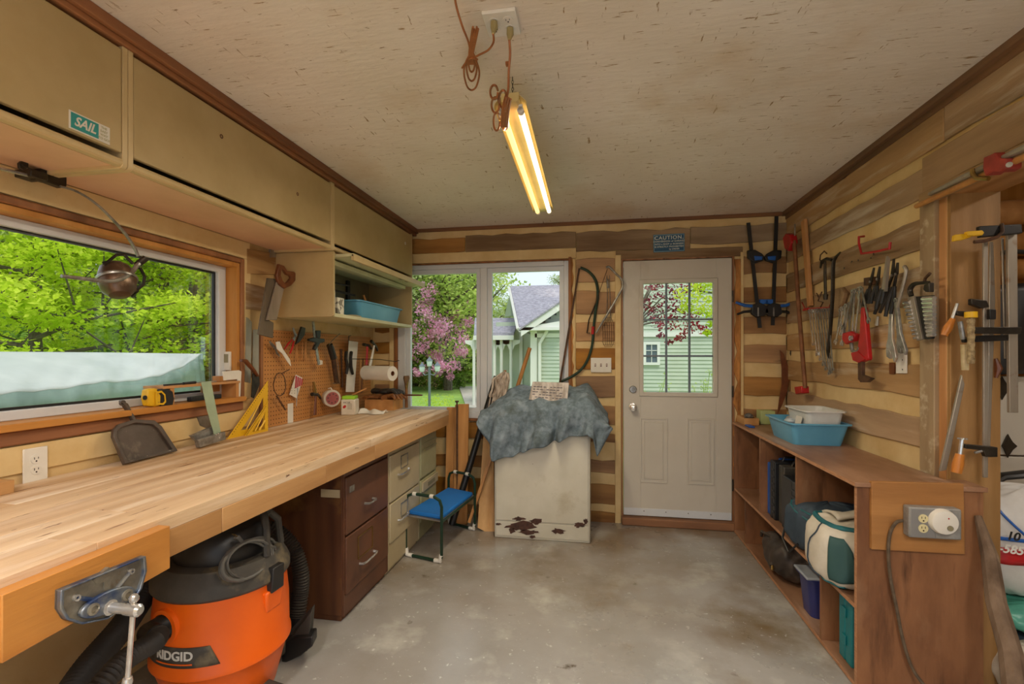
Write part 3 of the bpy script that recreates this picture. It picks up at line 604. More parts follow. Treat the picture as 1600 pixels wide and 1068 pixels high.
# rakes and roof of front gable
rk = lambda x, dz=0: EZ + .66*(x-HX0) + dz
b = MB(); b.slab([(HX0-.35,HY-.35,rk(HX0-.35,.02)),(HX0-.35,HY-.35,rk(HX0-.35,.2)),(apx,HY-.35,rk(apx,.2)),(apx,HY-.35,rk(apx,.02))], (0,.05,0)); b.o('rake_board', M['htrim'], hs)
b = MB(); b.box(HX0-.4, HX0+.75, HY-.35, HY, EZ-.05, EZ+.03); b.slab([(HX0-.3,HY-.3,EZ+.03),(HX0+.75,HY-.3,EZ+.03),(HX0+.75,HY-.3,rk(HX0+.3))], (0,.3,0)); b.o('eave_return', M['htrim'], hs)
b = MB(); b.slab([(HX0-.4,HY-.38,rk(HX0-.4,.2)),(apx,HY-.38,rk(apx,.2)),(apx,HY-.38,rk(apx,.25)),(HX0-.4,HY-.38,rk(HX0-.4,.25))], (0,4,0)); b.o('roof', M['shingle'], hs)
# main roof behind, facing the garden
e0 = Vector((-2.2, 13.7, 2.06)); r0 = Vector((-2.95, 16.4, 3.62)); r1 = Vector((6, 16.4, 3.62)); e1 = Vector((6, 13.7, 2.06))
b = MB(); b.slab([e0, e1, r1, r0], (0,.05,.12)); b.o('roof', M['shingle'], hs)
b = MB(); b.tube([e0+Vector((-.03,0,.03)), r0+Vector((-.03,0,.05))], .05, 4); b.box(e0.x, -1.5, e0.y-.08, e0.y, e0.z-.05, e0.z+.06); b.o('rake_board', M['htrim'], hs)
b = MB(); b.slab([(-2.9,16.3,2.7),(-2.95,16.4,3.55),(-3.25,16.9,2.7)], (.3,.1,0)); b.box(-3.2, -1.5, 15.2, 17, GZ, 2.4); b.o('side_wall', M['siding'], hs, smooth=0)
b = MB(); b.box(-2.42, -2.32, 15.1, 15.2, GZ, 2.3); b.box(-2.05, -1.98, 15.1, 15.2, GZ, 2.3);b.o('door_trim', M['htrim'], hs)
# porch
pr = [onY(768,490,15.6), onY(800,493,15.6)]; a_ = onY(740,526,14.6); c_ = onY(803,524,14.6)
b = MB(); b.slab([(a_.x,14.6,a_.z),(c_.x,14.6,c_.z),(c_.x-.05,15.9,c_.z+.55),(a_.x-.3,15.9,a_.z+.6)], (0,.03,.1)); b.o('porch_roof', M['shingle'], hs)
b = MB(); b.box(a_.x, c_.x, 14.55, 14.62, a_.z-.1, a_.z+.04); b.o('porch_fascia', M['htrim'], hs)
for px in (740, 772, 783, 798):
    q = onY(px, 560, 14.7); b = MB(); b.cyl((q.x, 14.75, GZ), (q.x, 14.75, a_.z-.05), .05, n=8)
    b.slab([(q.x-.3,14.75,a_.z-.1),(q.x-.28,14.75,a_.z-.2),(q.x-.12,14.75,a_.z-.26),(q.x-.05,14.75,a_.z-.42),(q.x+.05,14.75,a_.z-.42),(q.x+.12,14.75,a_.z-.26),(q.x+.28,14.75,a_.z-.2),(q.x+.3,14.75,a_.z-.1)], (0,.03,0)); b.o('porch_post', M['htrim'], hs)
q0 = onY(768,580,14.7); q1 = onY(783,580,14.7)
b = MB(); b.box(q0.x, q1.x, 14.7, 14.74, .6, .66); b.box(q0.x, q1.x, 14.7, 14.74, -.05, 0)
for k in range(7): x = q0.x + (q1.x-q0.x)*k/6; b.box(x-.012, x+.012, 14.7, 14.73, 0, .6)
b.o('porch_railing', M['htrim'], hs)
# small six pane window seen through the door glass
qa = onY(1005, 534, HY); qb = onY(1031, 570, HY)
b = MB(); b.ring([(qa.x,HY-.04,qb.z),(qb.x,HY-.04,qb.z),(qb.x,HY-.04,qa.z),(qa.x,HY-.04,qa.z)], [(qa.x+.07,HY-.04,qb.z+.07),(qb.x-.07,HY-.04,qb.z+.07),(qb.x-.07,HY-.04,qa.z-.07),(qa.x+.07,HY-.04,qa.z-.07)], (0,.1,0))
mx_ = (qa.x+qb.x)/2; b.box(mx_-.008, mx_+.008, HY-.03, HY, qb.z, qa.z)
for k in (1, 2): z = qb.z+.07+(qa.z-qb.z-.14)*k/3; b.box(qa.x+.06, qb.x-.06, HY-.03, HY, z-.008, z+.008)
wn = b.o('window', M['htrim'], hs)
b = MB(); b.box(qa.x+.05, qb.x-.05, HY-.01, HY+.01, qb.z+.05, qa.z-.05); b.o('pane', mat('dark pane', '#5a6872', rough=.1), wn)
# red and lime maples hanging in front of the siding
p = at(990, 9.6); t = T('red_maple', 'dark red leaved maple in front of the house beyond the door glass', 'tree', p)
b = MB(); b.tube([p, p+Vector((-.1,0,2)), p+Vector((.4,0,3.2))], [.06,.05,.02], 6); tw = []
for px, py in ((1010,470),(1040,480),(1065,470),(1090,500),(1050,500),(1035,450),(1110,520)): 
    e = CAM + ray(px, py)*9.6; b.tube([p+Vector((.0,0,2.2)), e.lerp(p+Vector((0,0,2.4)), .4)+Vector((0,0,.2)), e], [.02,.012,.004], 4)
b.o('trunk', M['trunk'], t); cl = []
for px, py, s in [(1012,470,.09),(1022,485,.12),(1035,478,.12),(1018,495,.12),(1040,495,.12),(1052,480,.12),(1030,508,.10),(1050,508,.12),(1065,492,.12),(1075,512,.12),(1088,508,.1),(1100,514,.1),(1060,528,.06),(1045,534,.06),(1068,522,.07),(1028,444,.1),(1048,450,.14),(1062,455,.14),(1075,450,.1),(1092,450,.06),(1015,450,.08),(1105,520,.06),(1085,490,.1),(1033,524,.06),(1012,480,.1),(1070,475,.1),(1052,465,.12),(1026,462,.1)]:
    q = CAM + ray(px, py)*9.6; cl.append((q.x, q.y, q.z, s*1.5, s*2, s*1.1))
leaves('foliage', LM['red'], t, cl, 42, .06, 81, upb=0)
p = at(1150, 9.0); t = T('lime_maple', 'lime leaved maple branch hanging at the upper right of the door glass', 'tree', p)
b = MB(); b.tube([p, p+Vector((0,0,2)), p+Vector((-.3,0,2.8)), CAM+ray(1060,452)*9.0], [.06,.05,.03,.006], 6); b.o('trunk', M['trunk'], t); cl = []
for px, py, s in [(1065,458,.12),(1075,470,.12),(1085,455,.12),(1095,465,.14),(1105,450,.12),(1110,470,.14),(1082,482,.1),(1100,485,.13),(1110,490,.12),(1068,482,.08),(1112,505,.08),(1105,520,.06),(1108,440,.12),(1090,445,.1)]:
    q = CAM + ray(px, py)*9.0; cl.append((q.x, q.y, q.z, s*1.5, s*1.6, s))
leaves('foliage', LM['lime'], t, cl, 60, .06, 82, upb=0)
for px in (1018, 1102):
    p = at(px, 10.5); t = T('young_shrub', 'thin yellow green stems growing at the %s of the door glass' % ('lower left' if px < 1050 else 'lower right'), 'plant', p)
    b = MB(); cl = []
    for k in range(7):
        e = p + Vector((rnd.uniform(-.35,.35), 0, rnd.uniform(.9,1.35))); b.tube([p, p.lerp(e,.5)+Vector((rnd.uniform(-.05,.05),0,0)), e], .006, 4); cl += [(e.x, e.y, e.z, .09,.1,.12), (p.lerp(e,.7).x, p.y, p.lerp(e,.7).z, .08,.1,.1)]
    b.o('stem', LM['green'], t); leaves('foliage', LM['green'], t, cl, 14, .05, 90)
# ================================================================== tool builders (world points on real planes)
def S(pl, pts, off, th, b=None):           # flat outline on a wall plane, th thick, standing off the wall
    b = b or MB(); b.slab([Q(pl, x, y, off) for x, y in pts], NRM[pl] * th); return b
def V_(pl, off, *pts): return [Q(pl, x, y, off) for x, y in pts]
def mid(pts): v = sum((Vector(p) for p in pts), Vector()) / len(pts); return v
def blade(b, A, B, w0, w1, th, n):       # tapered flat bar between points
    A = Vector(A); B = Vector(B); t = (B-A).normalized(); s = t.cross(n).normalized(); n = Vector(n)
    return b.slab([A-s*w0/2, B-s*w1/2, B+s*w1/2, A+s*w0/2], n*th)
def ringp(b, c, r0, r1, th, n, k=14):
    n = Vector(n); u = n.orthogonal().normalized(); v = n.cross(u); P = lambda r: [Vector(c)+u*r*math.cos(6.2832*i/k)+v*r*math.sin(6.2832*i/k) for i in range(k)]
    return b.ring(P(r0), P(r1), n*th)
def wrench(A, B, n, label, group, r=.011, m='chrome', cat='wrench', parent=None):
    A = Vector(A); B = Vector(B); n = Vector(n); t = (B-A).normalized(); s = t.cross(n).normalized()
    b = MB(); r *= 1.25; ringp(b, A, r, r*.55, .005, n); blade(b, A+t*r*.8, B-t*r*.7, r*.72, r*.85, .004, n)
    pts = [B-t*r*.9-s*r*.5, B-t*r*.2-s*r*1.15, B+t*r*.9-s*r*.9, B+t*r*.9-s*r*.45, B-s*r*.4, B-t*r*.15, B+s*r*.4, B+t*r*.9+s*r*.45, B+t*r*.9+s*r*.9, B-t*r*.2+s*r*1.15, B-t*r*.9+s*r*.5]
    b.slab(pts, n*.005)
    return b.top('combination_wrench', M[m], label, cat, group, smooth=0)
def pliers(J, Pv, H1, H2, n, label, group=None, mj='darksteel', mh='black', name='pliers', wj=.012, rh=.006, cat='pliers'):
    J, Pv, H1, H2, n = map(Vector, (J, Pv, H1, H2, n)); t = (J-Pv).normalized(); s = t.cross(n).normalized()
    o = T(name, label, cat, Pv, group)
    for sg, H in ((1, H1), (-1, H2)):
        b = MB(); b.slab([Pv+s*sg*wj*.9, J+s*sg*wj*.35, J+s*sg*.0008, Pv-t*.002+s*sg*.0008], n*.007); blade(b, Pv, Pv.lerp(H, .35), wj, wj*.6, .006, n); b.o('jaw', M[mj], o, bev=.001)
        b = MB(); q = Pv.lerp(H, .3); c = q.lerp(H, .5) + (H-(H1+H2)/2).normalized()*.006 + n*.004
        b.tube([q+n*.004, c, H+n*.004], [rh*.8, rh, rh*.8], 8); b.o('handle', M[mh], o)
    b = MB(); b.cyl(Pv-n*.001, Pv+n*.011, wj*.45, n=10); b.o('pivot', M['steel'], o); return o
def hammer(A, B, n, label, m='toolwood', group=None, name='claw_hammer', hw=.11, side=1):
    A, B, n = Vector(A), Vector(B), Vector(n); t = (B-A).normalized(); s = t.cross(n).normalized()*side
    o = T(name, label, 'hammer', B, group)
    b = MB(); b.tube([A, A.lerp(B,.35), A.lerp(B,.7), B], [.009,.010,.013,.014], 10, flat=.75); b.o('handle', M[m], o)
    b = MB(); c = A; b.tube([c+s*hw*.5, c+s*hw*.28, c+s*hw*.26, c+s*hw*.1, c-s*hw*.1], [.013,.013,.009,.011,.011], 12)
    b.slab([c-s*hw*.08-t*.01, c-s*hw*.08+t*.012, c-s*hw*.35+t*.014, c-s*hw*.55+t*.03, c-s*hw*.52+t*.018, c-s*hw*.3-t*.002], n*.008); b.slab([c-s*hw*.08-t*.01, c-s*hw*.08+t*.012, c-s*hw*.35+t*.014, c-s*hw*.55+t*.03, c-s*hw*.52+t*.018, c-s*hw*.3-t*.002], -n*.008)
    b.o('head', M['darksteel'], o); return o
def outlet(pl_mat, u, v, w_, h_, ctr, name, label, cat, nsock=((0,.019),(0,-.019)), kind='duplex', m='paper'):
    Mx = frame(ctr, u, v); o = T(name, label, cat, ctr)
    b = MB(); b.M = Mx; b.box(-w_/2, w_/2, -h_/2, h_/2, 0, .006); b.o('cover_plate', M[m], o, bev=.002)
    for (sx_, sy_) in nsock:
        b = MB(); b.M = Mx; b.M = Mx @ Matrix.Translation((sx_, sy_, .006))
        if kind == 'switch':
            b.box(-.006, .006, -.012, .012, 0, .001); q = b.o('switch_slot', M['handle'], o); b = MB(); b.M = Mx @ Matrix.Translation((sx_, sy_, .007)); b.box(-.004,.004,-.003,.006,0,.009); b.o('toggle', M[m], q, bev=.001)
        else:
            b.lathe([(.0165,0),(.0165,.002),(.001,.002)], (0,0,0), n=20); q = b.o('socket', M[m], o)
            b = MB(); b.M = Mx @ Matrix.Translation((sx_, sy_, .0082)); b.box(-.007,-.005,-.001,.007,0,.0004); b.box(.005,.007,0,.007,0,.0004); b.cyl((0,-.007,0),(0,-.007,.0004),.0028,n=8); b.o('slot', M['hole'], q)
    return o

# ================================================================== WORKBENCH
BX, BZ = -1.165, .924
bn = T('workbench', 'long worn butcher-block workbench along the left wall with a thick pine front apron', 'workbench', (-1.56, 1.7, 0))
ys = [-.5, .95, 2.35, 3.70]; xs = [XL+.002, -1.83, -1.70, -1.57, -1.44, -1.31, BX]
for i in range(6):
    for j in range(3):
        b = MB(); o_ = .18*((i*2) % 3 - 1) if 0 < j+1 < 3 else 0
        ya = ys[j] + (.2*((i*5 % 3)-1) if j else 0); yb_ = ys[j+1] + (.2*((i*5 % 3)-1) if j < 2 else 0)
        b.box(xs[i]+.0005, xs[i+1]-.0005, ya+.0005, yb_-.0005, BZ-.04, BZ); b.o('plank', M['bench'], bn, bev=.0012)
cuts = [-.5, 1.335, 1.93, 2.40, 3.70]
for j in range(4):
    b = MB(); b.box(BX-.04, BX, cuts[j]+.001, cuts[j+1]-.001, BZ-.117, BZ-.0405); b.o('apron_board', M['apron'], bn, bev=.002)
b = MB(); b.box(XL+.005, BX-.041, 3.66, 3.699, BZ-.117, BZ-.041); b.box(XL+.002, XL+.045, -.5, 3.65, BZ-.13, BZ-.041); b.o('rail', M['apron'], bn)
for y in (-.45, 3.60): b = MB(); b.box(XL+.05, XL+.14, y, y+.09, 0, BZ-.041) if y < 3 else b.box(XL+.01, XL+.06, y, y+.05, 0, BZ-.131); b.o('leg', M['apron'], bn)
b = MB(); b.box(BX-.13, BX-.045, -.45, -.36, 0, BZ-.117); b.o('leg', M['apron'], bn)
vb = MB(); VX = BX+.038; yv0, yv1 = .74, onX(266, 818, VX).y
vb.slab([(BX+.001,yv0,BZ-.018),(BX+.001,yv1,BZ-.014),(BX+.001,yv1,BZ-.128),(BX+.001,yv0,BZ-.150)], (.037,0,0))
vb.top('vise_board', M['visebd'], 'orange fir board bolted along the workbench front behind the vise', 'board', bev=.002)
# vise
vs = T('bench_vise', 'blue woodworking vise jaw with steel T-handle on the workbench front', 'vise', onX(160, 930, VX))
M['viseblue'] = mat('worn blue iron', '#5a6a82', '#8a8880', rough=.38, metal=.55, scale=18, layers=[('#34466e', 12, (1,1,1), .5, .6), ('#8a6c48', 20, (1,1,1), .66, .72)])
M['visegrey'] = mat('worn grey iron', '#a09a8a', '#7a746a', rough=.4, metal=.6, scale=20, layers=[('#7a5c38', 22, (1,1,1), .6, .7)])
P_ = lambda *a: [onX(x, y, VX+.001) for x, y in a]
pl = P_((86,921),(220,867),(222,890),(214,918),(198,942),(160,966),(120,974),(95,966),(85,950))
b = MB(); b.slab(pl, (.006,0,0)); b.o('jaw_plate', M['visegrey'], vs)
inn = [mid(pl).lerp(p, .93) for p in pl]; b = MB(); b.ring(pl, inn, (.016,0,0)); b.o('rim', M['viseblue'], vs, bev=.002)
c = onX(163, 945, VX+.007); el = []
e1 = onX(120, 958, VX+.007); e2 = onX(206, 922, VX+.007); ax = (e2-e1)/2; cc = (e1+e2)/2; up_ = Vector((0,0,1)).cross(Vector((1,0,0))).cross(ax).normalized()
vz = Vector((0,0,1)); vz = (vz - ax.normalized()*vz.dot(ax.normalized())).normalized()
b = MB(); b.slab([cc + ax*math.cos(6.2832*i/24) + vz*.022*math.sin(6.2832*i/24)*(1.15) for i in range(24)], (.012,0,0)); b.o('boss', M['viseblue'], vs, bev=.003)
for e in (cc-ax*.62, cc+ax*.62): b = MB(); b.lathe([(.013,0),(.013,.016),(.008,.018),(.008,.013),(.001,.013)], e, (1,0,0)); b.o('guide_bar', M['visegrey'], vs)
for px, py in ((117,933),(203,892)):
    e = onX(px, py, VX+.007); b = MB(); ringp(b, e, .007, .003, .008, (1,0,0)); b.o('bolt', M['chrome'], vs)
    b = MB(); b.tube([e+Vector((.003,0,0)), e.lerp(cc, .6)+Vector((.002,0,0))], .005, 6); b.o('rib', M['viseblue'], vs)
b = MB(); b.slab(P_((140,905),(165,885),(175,893),(168,905),(166,920),(158,922),(157,908),(146,912)), (.010,0,0)); b.o('casting_web', M['visegrey'], vs)
sc0 = onX(168, 948, VX+.01); b = MB(); b.lathe([(.017,0),(.017,.01),(.012,.012),(.011,.05),(.013,.052),(.014,.085),(.009,.09),(.001,.09)], sc0, (1,0,0)); sp = b.o('screw', M['chrome'], vs)
hx = sc0 + Vector((.07,0,0)); tdir = Vector((.0,-.013,-.15)); hb = hx + tdir; ht = hx - tdir*.17
b = MB(); b.cyl(ht, hb, .0055, n=10); b.ball(ht, .011, 10); b.lathe([(.001,0),(.009,.002),(.011,.012),(.009,.02),(.001,.022)], hb+Vector((0,0,.005)), tdir.normalized()); b.o('handle', M['chrome'], vs)

# ================================================================== UNDER THE BENCH
M['brown'] = mat('brown painted steel', '#6e4630', '#5a3826', rough=.42, scale=5, layers=[('#3c2018', 4, (1,1,1), .62, .8), ('#a87e68', 60, (1,1,1), .735, .75)])
M['brownside'] = wood('brown veneer side', '#6a4020', '#4a2814', ZG, scale=5, layers=[('#86602e', 2.6, (1,1,1), .56, .7)])
M['tan'] = mat('tan painted steel', '#c4b594', '#b6a683', rough=.45, scale=4, layers=[('#7a5c38', 50, (1,1,1), .73, .76)])
M['sage'] = mat('sage painted steel', '#b4b08a', '#a6a27c', rough=.45, scale=4)
FX = -1.27
def fcab(name, label, y0, y1, m, ms, drawers, zt=.80):
    t = T(name, label, 'filing cabinet', ((FX-.33), (y0+y1)/2, 0))
    b = MB(); b.box(XL+.05, FX-.012, y0+.002, y1-.002, .03, zt); b.box(XL+.05, FX-.02, y0+.01, y1-.01, 0, .03); b.o('carcass', ms, t, bev=.003)
    b = MB(); b.box(FX-.012, FX, y0+.002, y0+.012, .03, zt); b.box(FX-.012, FX, y1-.012, y1-.002, .03, zt); b.box(FX-.012, FX-.002, y0+.012, y1-.012, .03, drawers[-1][0]-.004); b.box(FX-.012, FX-.002, y0+.012, y1-.012, drawers[0][1]+.004, zt); b.o('front_frame', m, t, bev=.001)
    out = []
    for (z0, z1) in drawers:
        b = MB(); b.box(FX-.010, FX+.008, y0+.015, y1-.015, z0, z1); out.append(b.o('drawer', m, t, bev=.004))
    return t, out
t, dr = fcab('filing_cabinet', 'dark brown two-drawer filing cabinet next to the shop vacuum', 2.262, 2.79, M['brown'], M['brownside'], [(.44,.735),(.135,.428)])
def pull(d, pa, pb_, X=FX+.008, m='chrome', bow=.028):
    a, c_ = onX(*pa, X), onX(*pb_, X); c_.z = a.z; b = MB(); o_ = Vector((bow,0,0))
    b.tube([a, a+o_*.7, a.lerp(c_,.15)+o_, a.lerp(c_,.85)+o_, c_+o_*.7, c_], [.008,.007,.0055,.0055,.007,.008], 8); b.o('handle', M[m], d)
def holder(d, pa, pb_, X=FX+.008, m='brass'):
    a, c_ = onX(*pa, X), onX(*pb_, X); y0, y1, z0, z1 = a.y, c_.y, c_.z, a.z; s = .006; b = MB()
    b.ring([(X,y0,z0),(X,y1,z0),(X,y1,z1),(X,y0,z1)], [(X,y0+s,z0+s),(X,y1-s,z0+s),(X,y1-s,z1-s),(X,y0+s,z1-s)], (.004,0,0)); b.o('label_holder', M[m], d)
pull(dr[0], (570,786), (582,786), m='steel', bow=.03); pull(dr[1], (562,880), (584,880), m='chrome')
holder(dr[1], (559,838), (582,854), m='brass')
b = MB(); a = onX(549, 762, FX+.008); b.box(FX+.008, FX+.010, a.y-.02, a.y+.03, a.z-.02, a.z+.012); b.o('sticker_remnant', M['steel'], dr[0])
b = MB(); a = onY(502, 765, 2.262); c_ = onY(534, 776, 2.262); b.box(a.x, FX-.02, 2.258, 2.262, c_.z-.005, a.z+.005); b.o('tape_strip', M['tan'], t, label='beige tape strip on the cabinet side')
t, dr = fcab('filing_cabinet', 'tan two-drawer filing cabinet between the brown and the green cabinets', 2.795, 3.32, M['tan'], M['tan'], [(.444,.735),(.19,.432)])
pull(dr[0], (622,741), (638,741), m='chrome', bow=.02); pull(dr[1], (622,812), (636,812), m='chrome', bow=.02)
holder(dr[0], (626,712), (637,726), m='steel'); holder(dr[1], (626,786), (636,800), m='steel')
t, dr = fcab('filing_cabinet', 'sage green cabinet at the far end under the workbench', 3.325, 3.69, M['sage'], M['sage'], [(.46,.79),(.14,.44)])
b = MB(); b.box(FX+.008, FX+.014, 3.36, 3.67, .70, .712); b.box(FX+.008, FX+.014, 3.36, 3.67, .655, .665); b.o('finger_rail', M['sage'], dr[0])
b = MB(); b.box(FX+.008, FX+.022, 3.345, 3.68, .36, .43); b.o('drawer_lip', M['tan'], dr[1], bev=.004); b = MB(); b.box(FX+.0225, FX+.024, 3.44, 3.60, .38, .41); b.o('label_plate', M['greyin'], dr[1])
# grey side wall plate under bench: nothing else. shop vacuum
VC = Vector((-1.44, 1.66, 0)); VR = .232
M['vacorange'] = mat('orange polyethylene', '#f26a12', '#e85f0c', rough=.38, scale=2, spec=.5)
M['vacgrey'] = mat('dusty charcoal plastic', '#4c4842', '#38342f', rough=.55, scale=7, layers=[('#8a7a5c', 6, (1,1,1), .56, .72)])
va = T('shop_vacuum', 'big orange and black wet dry shop vacuum under the workbench', 'vacuum', VC)
b = MB(); b.lathe([(.001,.06),(.17,.06),(.185,.075),(.212,.18),(.228,.235),(.240,.245),(.240,.258),(.234,.268),(.232,.40),(.222,.50),(.226,.515),(.20,.515),(.001,.515)], VC, n=56); b.o('tank', M['vacorange'], va)
b = MB(); b.lathe([(.228,.505),(.236,.515),(.236,.54),(.226,.562),(.205,.60),(.19,.605),(.001,.605)], VC, n=48); lid = b.o('lid', M['vacgrey'], va)
b = MB(); b.lathe([(.165,.60),(.17,.64),(.155,.70),(.12,.735),(.05,.748),(.001,.75)], VC, n=36); b.o('motor_housing', M['black'], va)
vd = lambda a, r, z: VC + Vector((math.cos(a)*r, math.sin(a)*r, z))
for a in (R(15), R(195)):
    b = MB(); 
    for sg in (-1, 1): b.tube([vd(a+sg*.35,.20,.60), vd(a+sg*.3,.19,.70), vd(a+sg*.12,.16,.745)], .014, 8)
    b.tube([vd(a-.12,.16,.745), vd(a+.12,.16,.745)], .016, 8); b.o('carry_handle', M['vacgrey'], lid)
for a in (R(-2), R(178)):
    b = MB(); b.slab([vd(a-.14,.245,.47), vd(a+.14,.245,.47), vd(a+.12,.25,.565), vd(a-.12,.25,.565)], -Vector((math.cos(a), math.sin(a), 0))*.03); b.o('latch', M['black'], va, bev=.005)
    b = MB(); b.slab([vd(a-.20,.236,.40), vd(a+.12,.236,.40), vd(a+.16,.242,.48), vd(a-.22,.242,.48)], -Vector((math.cos(a), math.sin(a), 0))*.03); b.o('latch_pad', M['vacorange'], va, bev=.008)
for k in range(4):
    a = R(-10+90*k); b = MB(); c0 = vd(a, .235, 0); b.lathe([(.001,0),(.024,.004),(.026,.025),(.024,.046),(.001,.05)], c0+Vector((-math.sin(a)*.025, math.cos(a)*.025,.026))-Vector((0,0,0)), (math.sin(a),-math.cos(a),0), n=14); wh = b.o('caster_wheel', M['black'], va)
    b = MB(); b.slab([vd(a-.28,.15,.05), vd(a-.16,.275,.045), vd(a+.16,.275,.045), vd(a+.28,.15,.05)], (0,0,.07)); b.o('caster_foot', M['vacgrey'], va, bev=.012)
# port, hose, name plate
pa = R(-99); pd = Vector((math.cos(pa), math.sin(pa), -.02)); pc = vd(pa, .20, .425)
b = MB(); b.lathe([(.060,0),(.058,.035),(.046,.038),(.046,.03),(.001,.03)], pc, pd, n=28); b.o('hose_port', M['vacorange'], va)
def ribbed(b, P, r, pitch=.012, n=16):
    P = [Vector(p) for p in P]; L = [0]
    for i in range(1, len(P)): L.append(L[-1] + (P[i]-P[i-1]).length)
    N = int(L[-1]/pitch*2); pts = []; rs = []
    for k in range(N+1):
        s_ = L[-1]*k/N; i = max(j for j in range(len(L)) if L[j] <= s_+1e-9); i = min(i, len(P)-2); f = (s_-L[i])/max(L[i+1]-L[i], 1e-6)
        p0 = P[max(i-1,0)]; p1 = P[i]; p2 = P[i+1]; p3 = P[min(i+2,len(P)-1)]
        pts.append(.5*((2*p1)+(p2-p0)*f+(2*p0-5*p1+4*p2-p3)*f*f+(3*p1-p0-3*p2+p3)*f**3)); rs.append(r if k % 2 else r*.80)
    b.tube(pts, rs, n)
hs_ = T('vacuum_hose', 'black ribbed hose plugged into the front of the orange vacuum', 'hose', pc+pd*.2)
e_ = pc+pd*.04; h1 = onY(240, 1003, e_.y-.09); h2 = onY(195, 1031, e_.y-.2); h3 = onY(145, 1085, e_.y-.30)
b = MB(); b.tube([e_-pd*.02, e_+pd*.03+Vector((-.01,0,-.005)), h1.lerp(e_,.4)], [.044,.042,.036], 20); b.o('cuff', M['black'], hs_)
b = MB(); ribbed(b, [h1.lerp(e_,.5), h1, h2, h3, h3+Vector((-.05,-.12,-.12)), h3+Vector((-.15,-.2,-.3)), ], .033); b.o('hose_tube', M['rubber'], hs_)
a0 = R(-93)
def arc(p, r=.2385, z0=.345): # name plate wrap
    an = a0 + p.x/.236; rr = r + p.z; return VC + Vector((math.cos(an)*rr, math.sin(an)*rr, z0 + p.y))
rad = lambda z: np.interp(z, [.18,.235,.245,.258,.268,.40,.50],[.212,.228,.240,.240,.234,.232,.222])
def wrap(p):
    z = .325 + p.y; an = a0 + p.x/.236; rr = float(rad(z)) + .002 + p.z; return VC + Vector((math.cos(an)*rr, math.sin(an)*rr, z))
b = MB(); b.grid(lambda u, v: wrap(Vector(((-.16+.33*u)*(1-.18*v*(1 if u > .5 else 0)), -.035+.07*v, 0))), 24, 4); b.o('name_plate', M['vacgrey'], va, solid=.002)
M['silver'] = mat('silver print', '#d8d6d0', rough=.5)
text('RIDGID', 'lettering', M['silver'], va, None, .043, .001, fn=lambda p: wrap(Vector((p.x+.016, p.y+.006, .003+p.z))), xs=1.0, bold=.0010)
b = MB(); b.grid(lambda u, v: wrap(Vector((-.06+.145*u, -.024+.005*v, .003))), 12, 1); b.o('lettering_underline', M['vacorange'], va, solid=.001)
# coiled cord on the lid
b = MB(); pts = []
for k in range(150):
    a = k/150*2*math.pi*5.5; tn = int(a/6.2832); ro = (1, .86, .94, .78, .9, .7)[min(tn,5)] + .04*math.sin(a*1.3); q = 388 + (50*math.cos(a)*ro)*.82 - 18*math.sin(a)*.9 + 3*math.sin(a*.37); yy = 874 - 28*math.cos(a)*ro*.95 - 22*math.sin(a)
    pts.append(onX(q, yy, -1.262 + .022*math.sin(a*.7) + .0012*k/10))
b.tube(pts, .0052, 6); kc = b.o('cord_coil', M['cord2'], va, label='grey power cord coiled in loops')
pg = onX(377, 846, -1.25); b = MB(); b.bar(pg, pg+Vector((0,-.025,.028)), .018, .014); b.o('plug_body', M['cord2'], kc, bev=.003)
q = pg+Vector((0,-.025,.028)); b = MB(); b.bar(q+Vector((0.004,0,0)), q+Vector((0.004,-.012,.013)), .006, .0015); b.bar(q-Vector((0.004,0,0)), q+Vector((-.004,-.012,.013)), .006, .0015); b.o('prong', M['brass'], kc)
b = MB(); b.lathe([(.001,-.10),(.035,-.10),(.045,-.04),(.045,.05),(.03,.09),(.001,.095)], onX(385, 872, -1.32), (.1,.8,.35), n=18); b.o('exhaust_cylinder', M['black'], va)
# big hose behind, nozzles
hz = T('vacuum_hose', 'thick dark ribbed hose looping down behind the vacuum beside the brown cabinet', 'hose', (-1.5, 2.1, 0))
b = MB(); ribbed(b, [onY(372,800,2.0), onY(400,820,2.03), onY(430,828,2.06), onY(458,856,2.08), onY(470,895,2.08), onY(469,930,2.08), onY(464,962,2.06)], .038, .012); b.o('hose_tube', M['rubber'], hz)
b = MB(); b.tube([onY(466,925,2.08), onY(464,975,2.06), onY(460,1000,2.05)], [.034,.03,.034], 14); b.o('cuff', M['black'], hz)
nz = T('floor_nozzle', 'flared dark floor nozzle standing between the vacuum and the brown cabinet', 'vacuum nozzle', onY(465, 985, 1.98))
b = MB(); A = [onY(448,1000,2.0), onY(452,985,2.0), onY(490,945,2.0), onY(487,985,2.0), onY(484,1006,2.0)]; b.slab(A, (0,.012,0)); b.slab([A[0], A[2], A[4]], (.02,-.05,0)); b.o('hood', M['vacgrey'], nz, bev=.002)
b = MB(); A = [onY(440,1008,1.93), onY(460,996,1.93), onY(488,994,1.93), onY(488,1010,1.93), onY(470,1024,1.93), onY(440,1038,1.93)]; b.slab(A, (-.02,.07,-.0)); b.top('wide_nozzle', M['black'], 'flat black wide nozzle lying on the floor right of the vacuum', 'vacuum nozzle', bev=.006)
# slanting black hose at left, under the bench
hz = T('spare_hose', 'long dark ribbed hose leaning in shade behind the vise handle', 'hose', onX(200, 1000, -1.72))
b = MB(); ribbed(b, [onX(262,885,-1.80), onX(225,930,-1.76), onX(190,980,-1.70), onX(140,1040,-1.62), onX(100,1100,-1.55)], .045, .014); b.o('hose_tube', M['rubber'], hz)

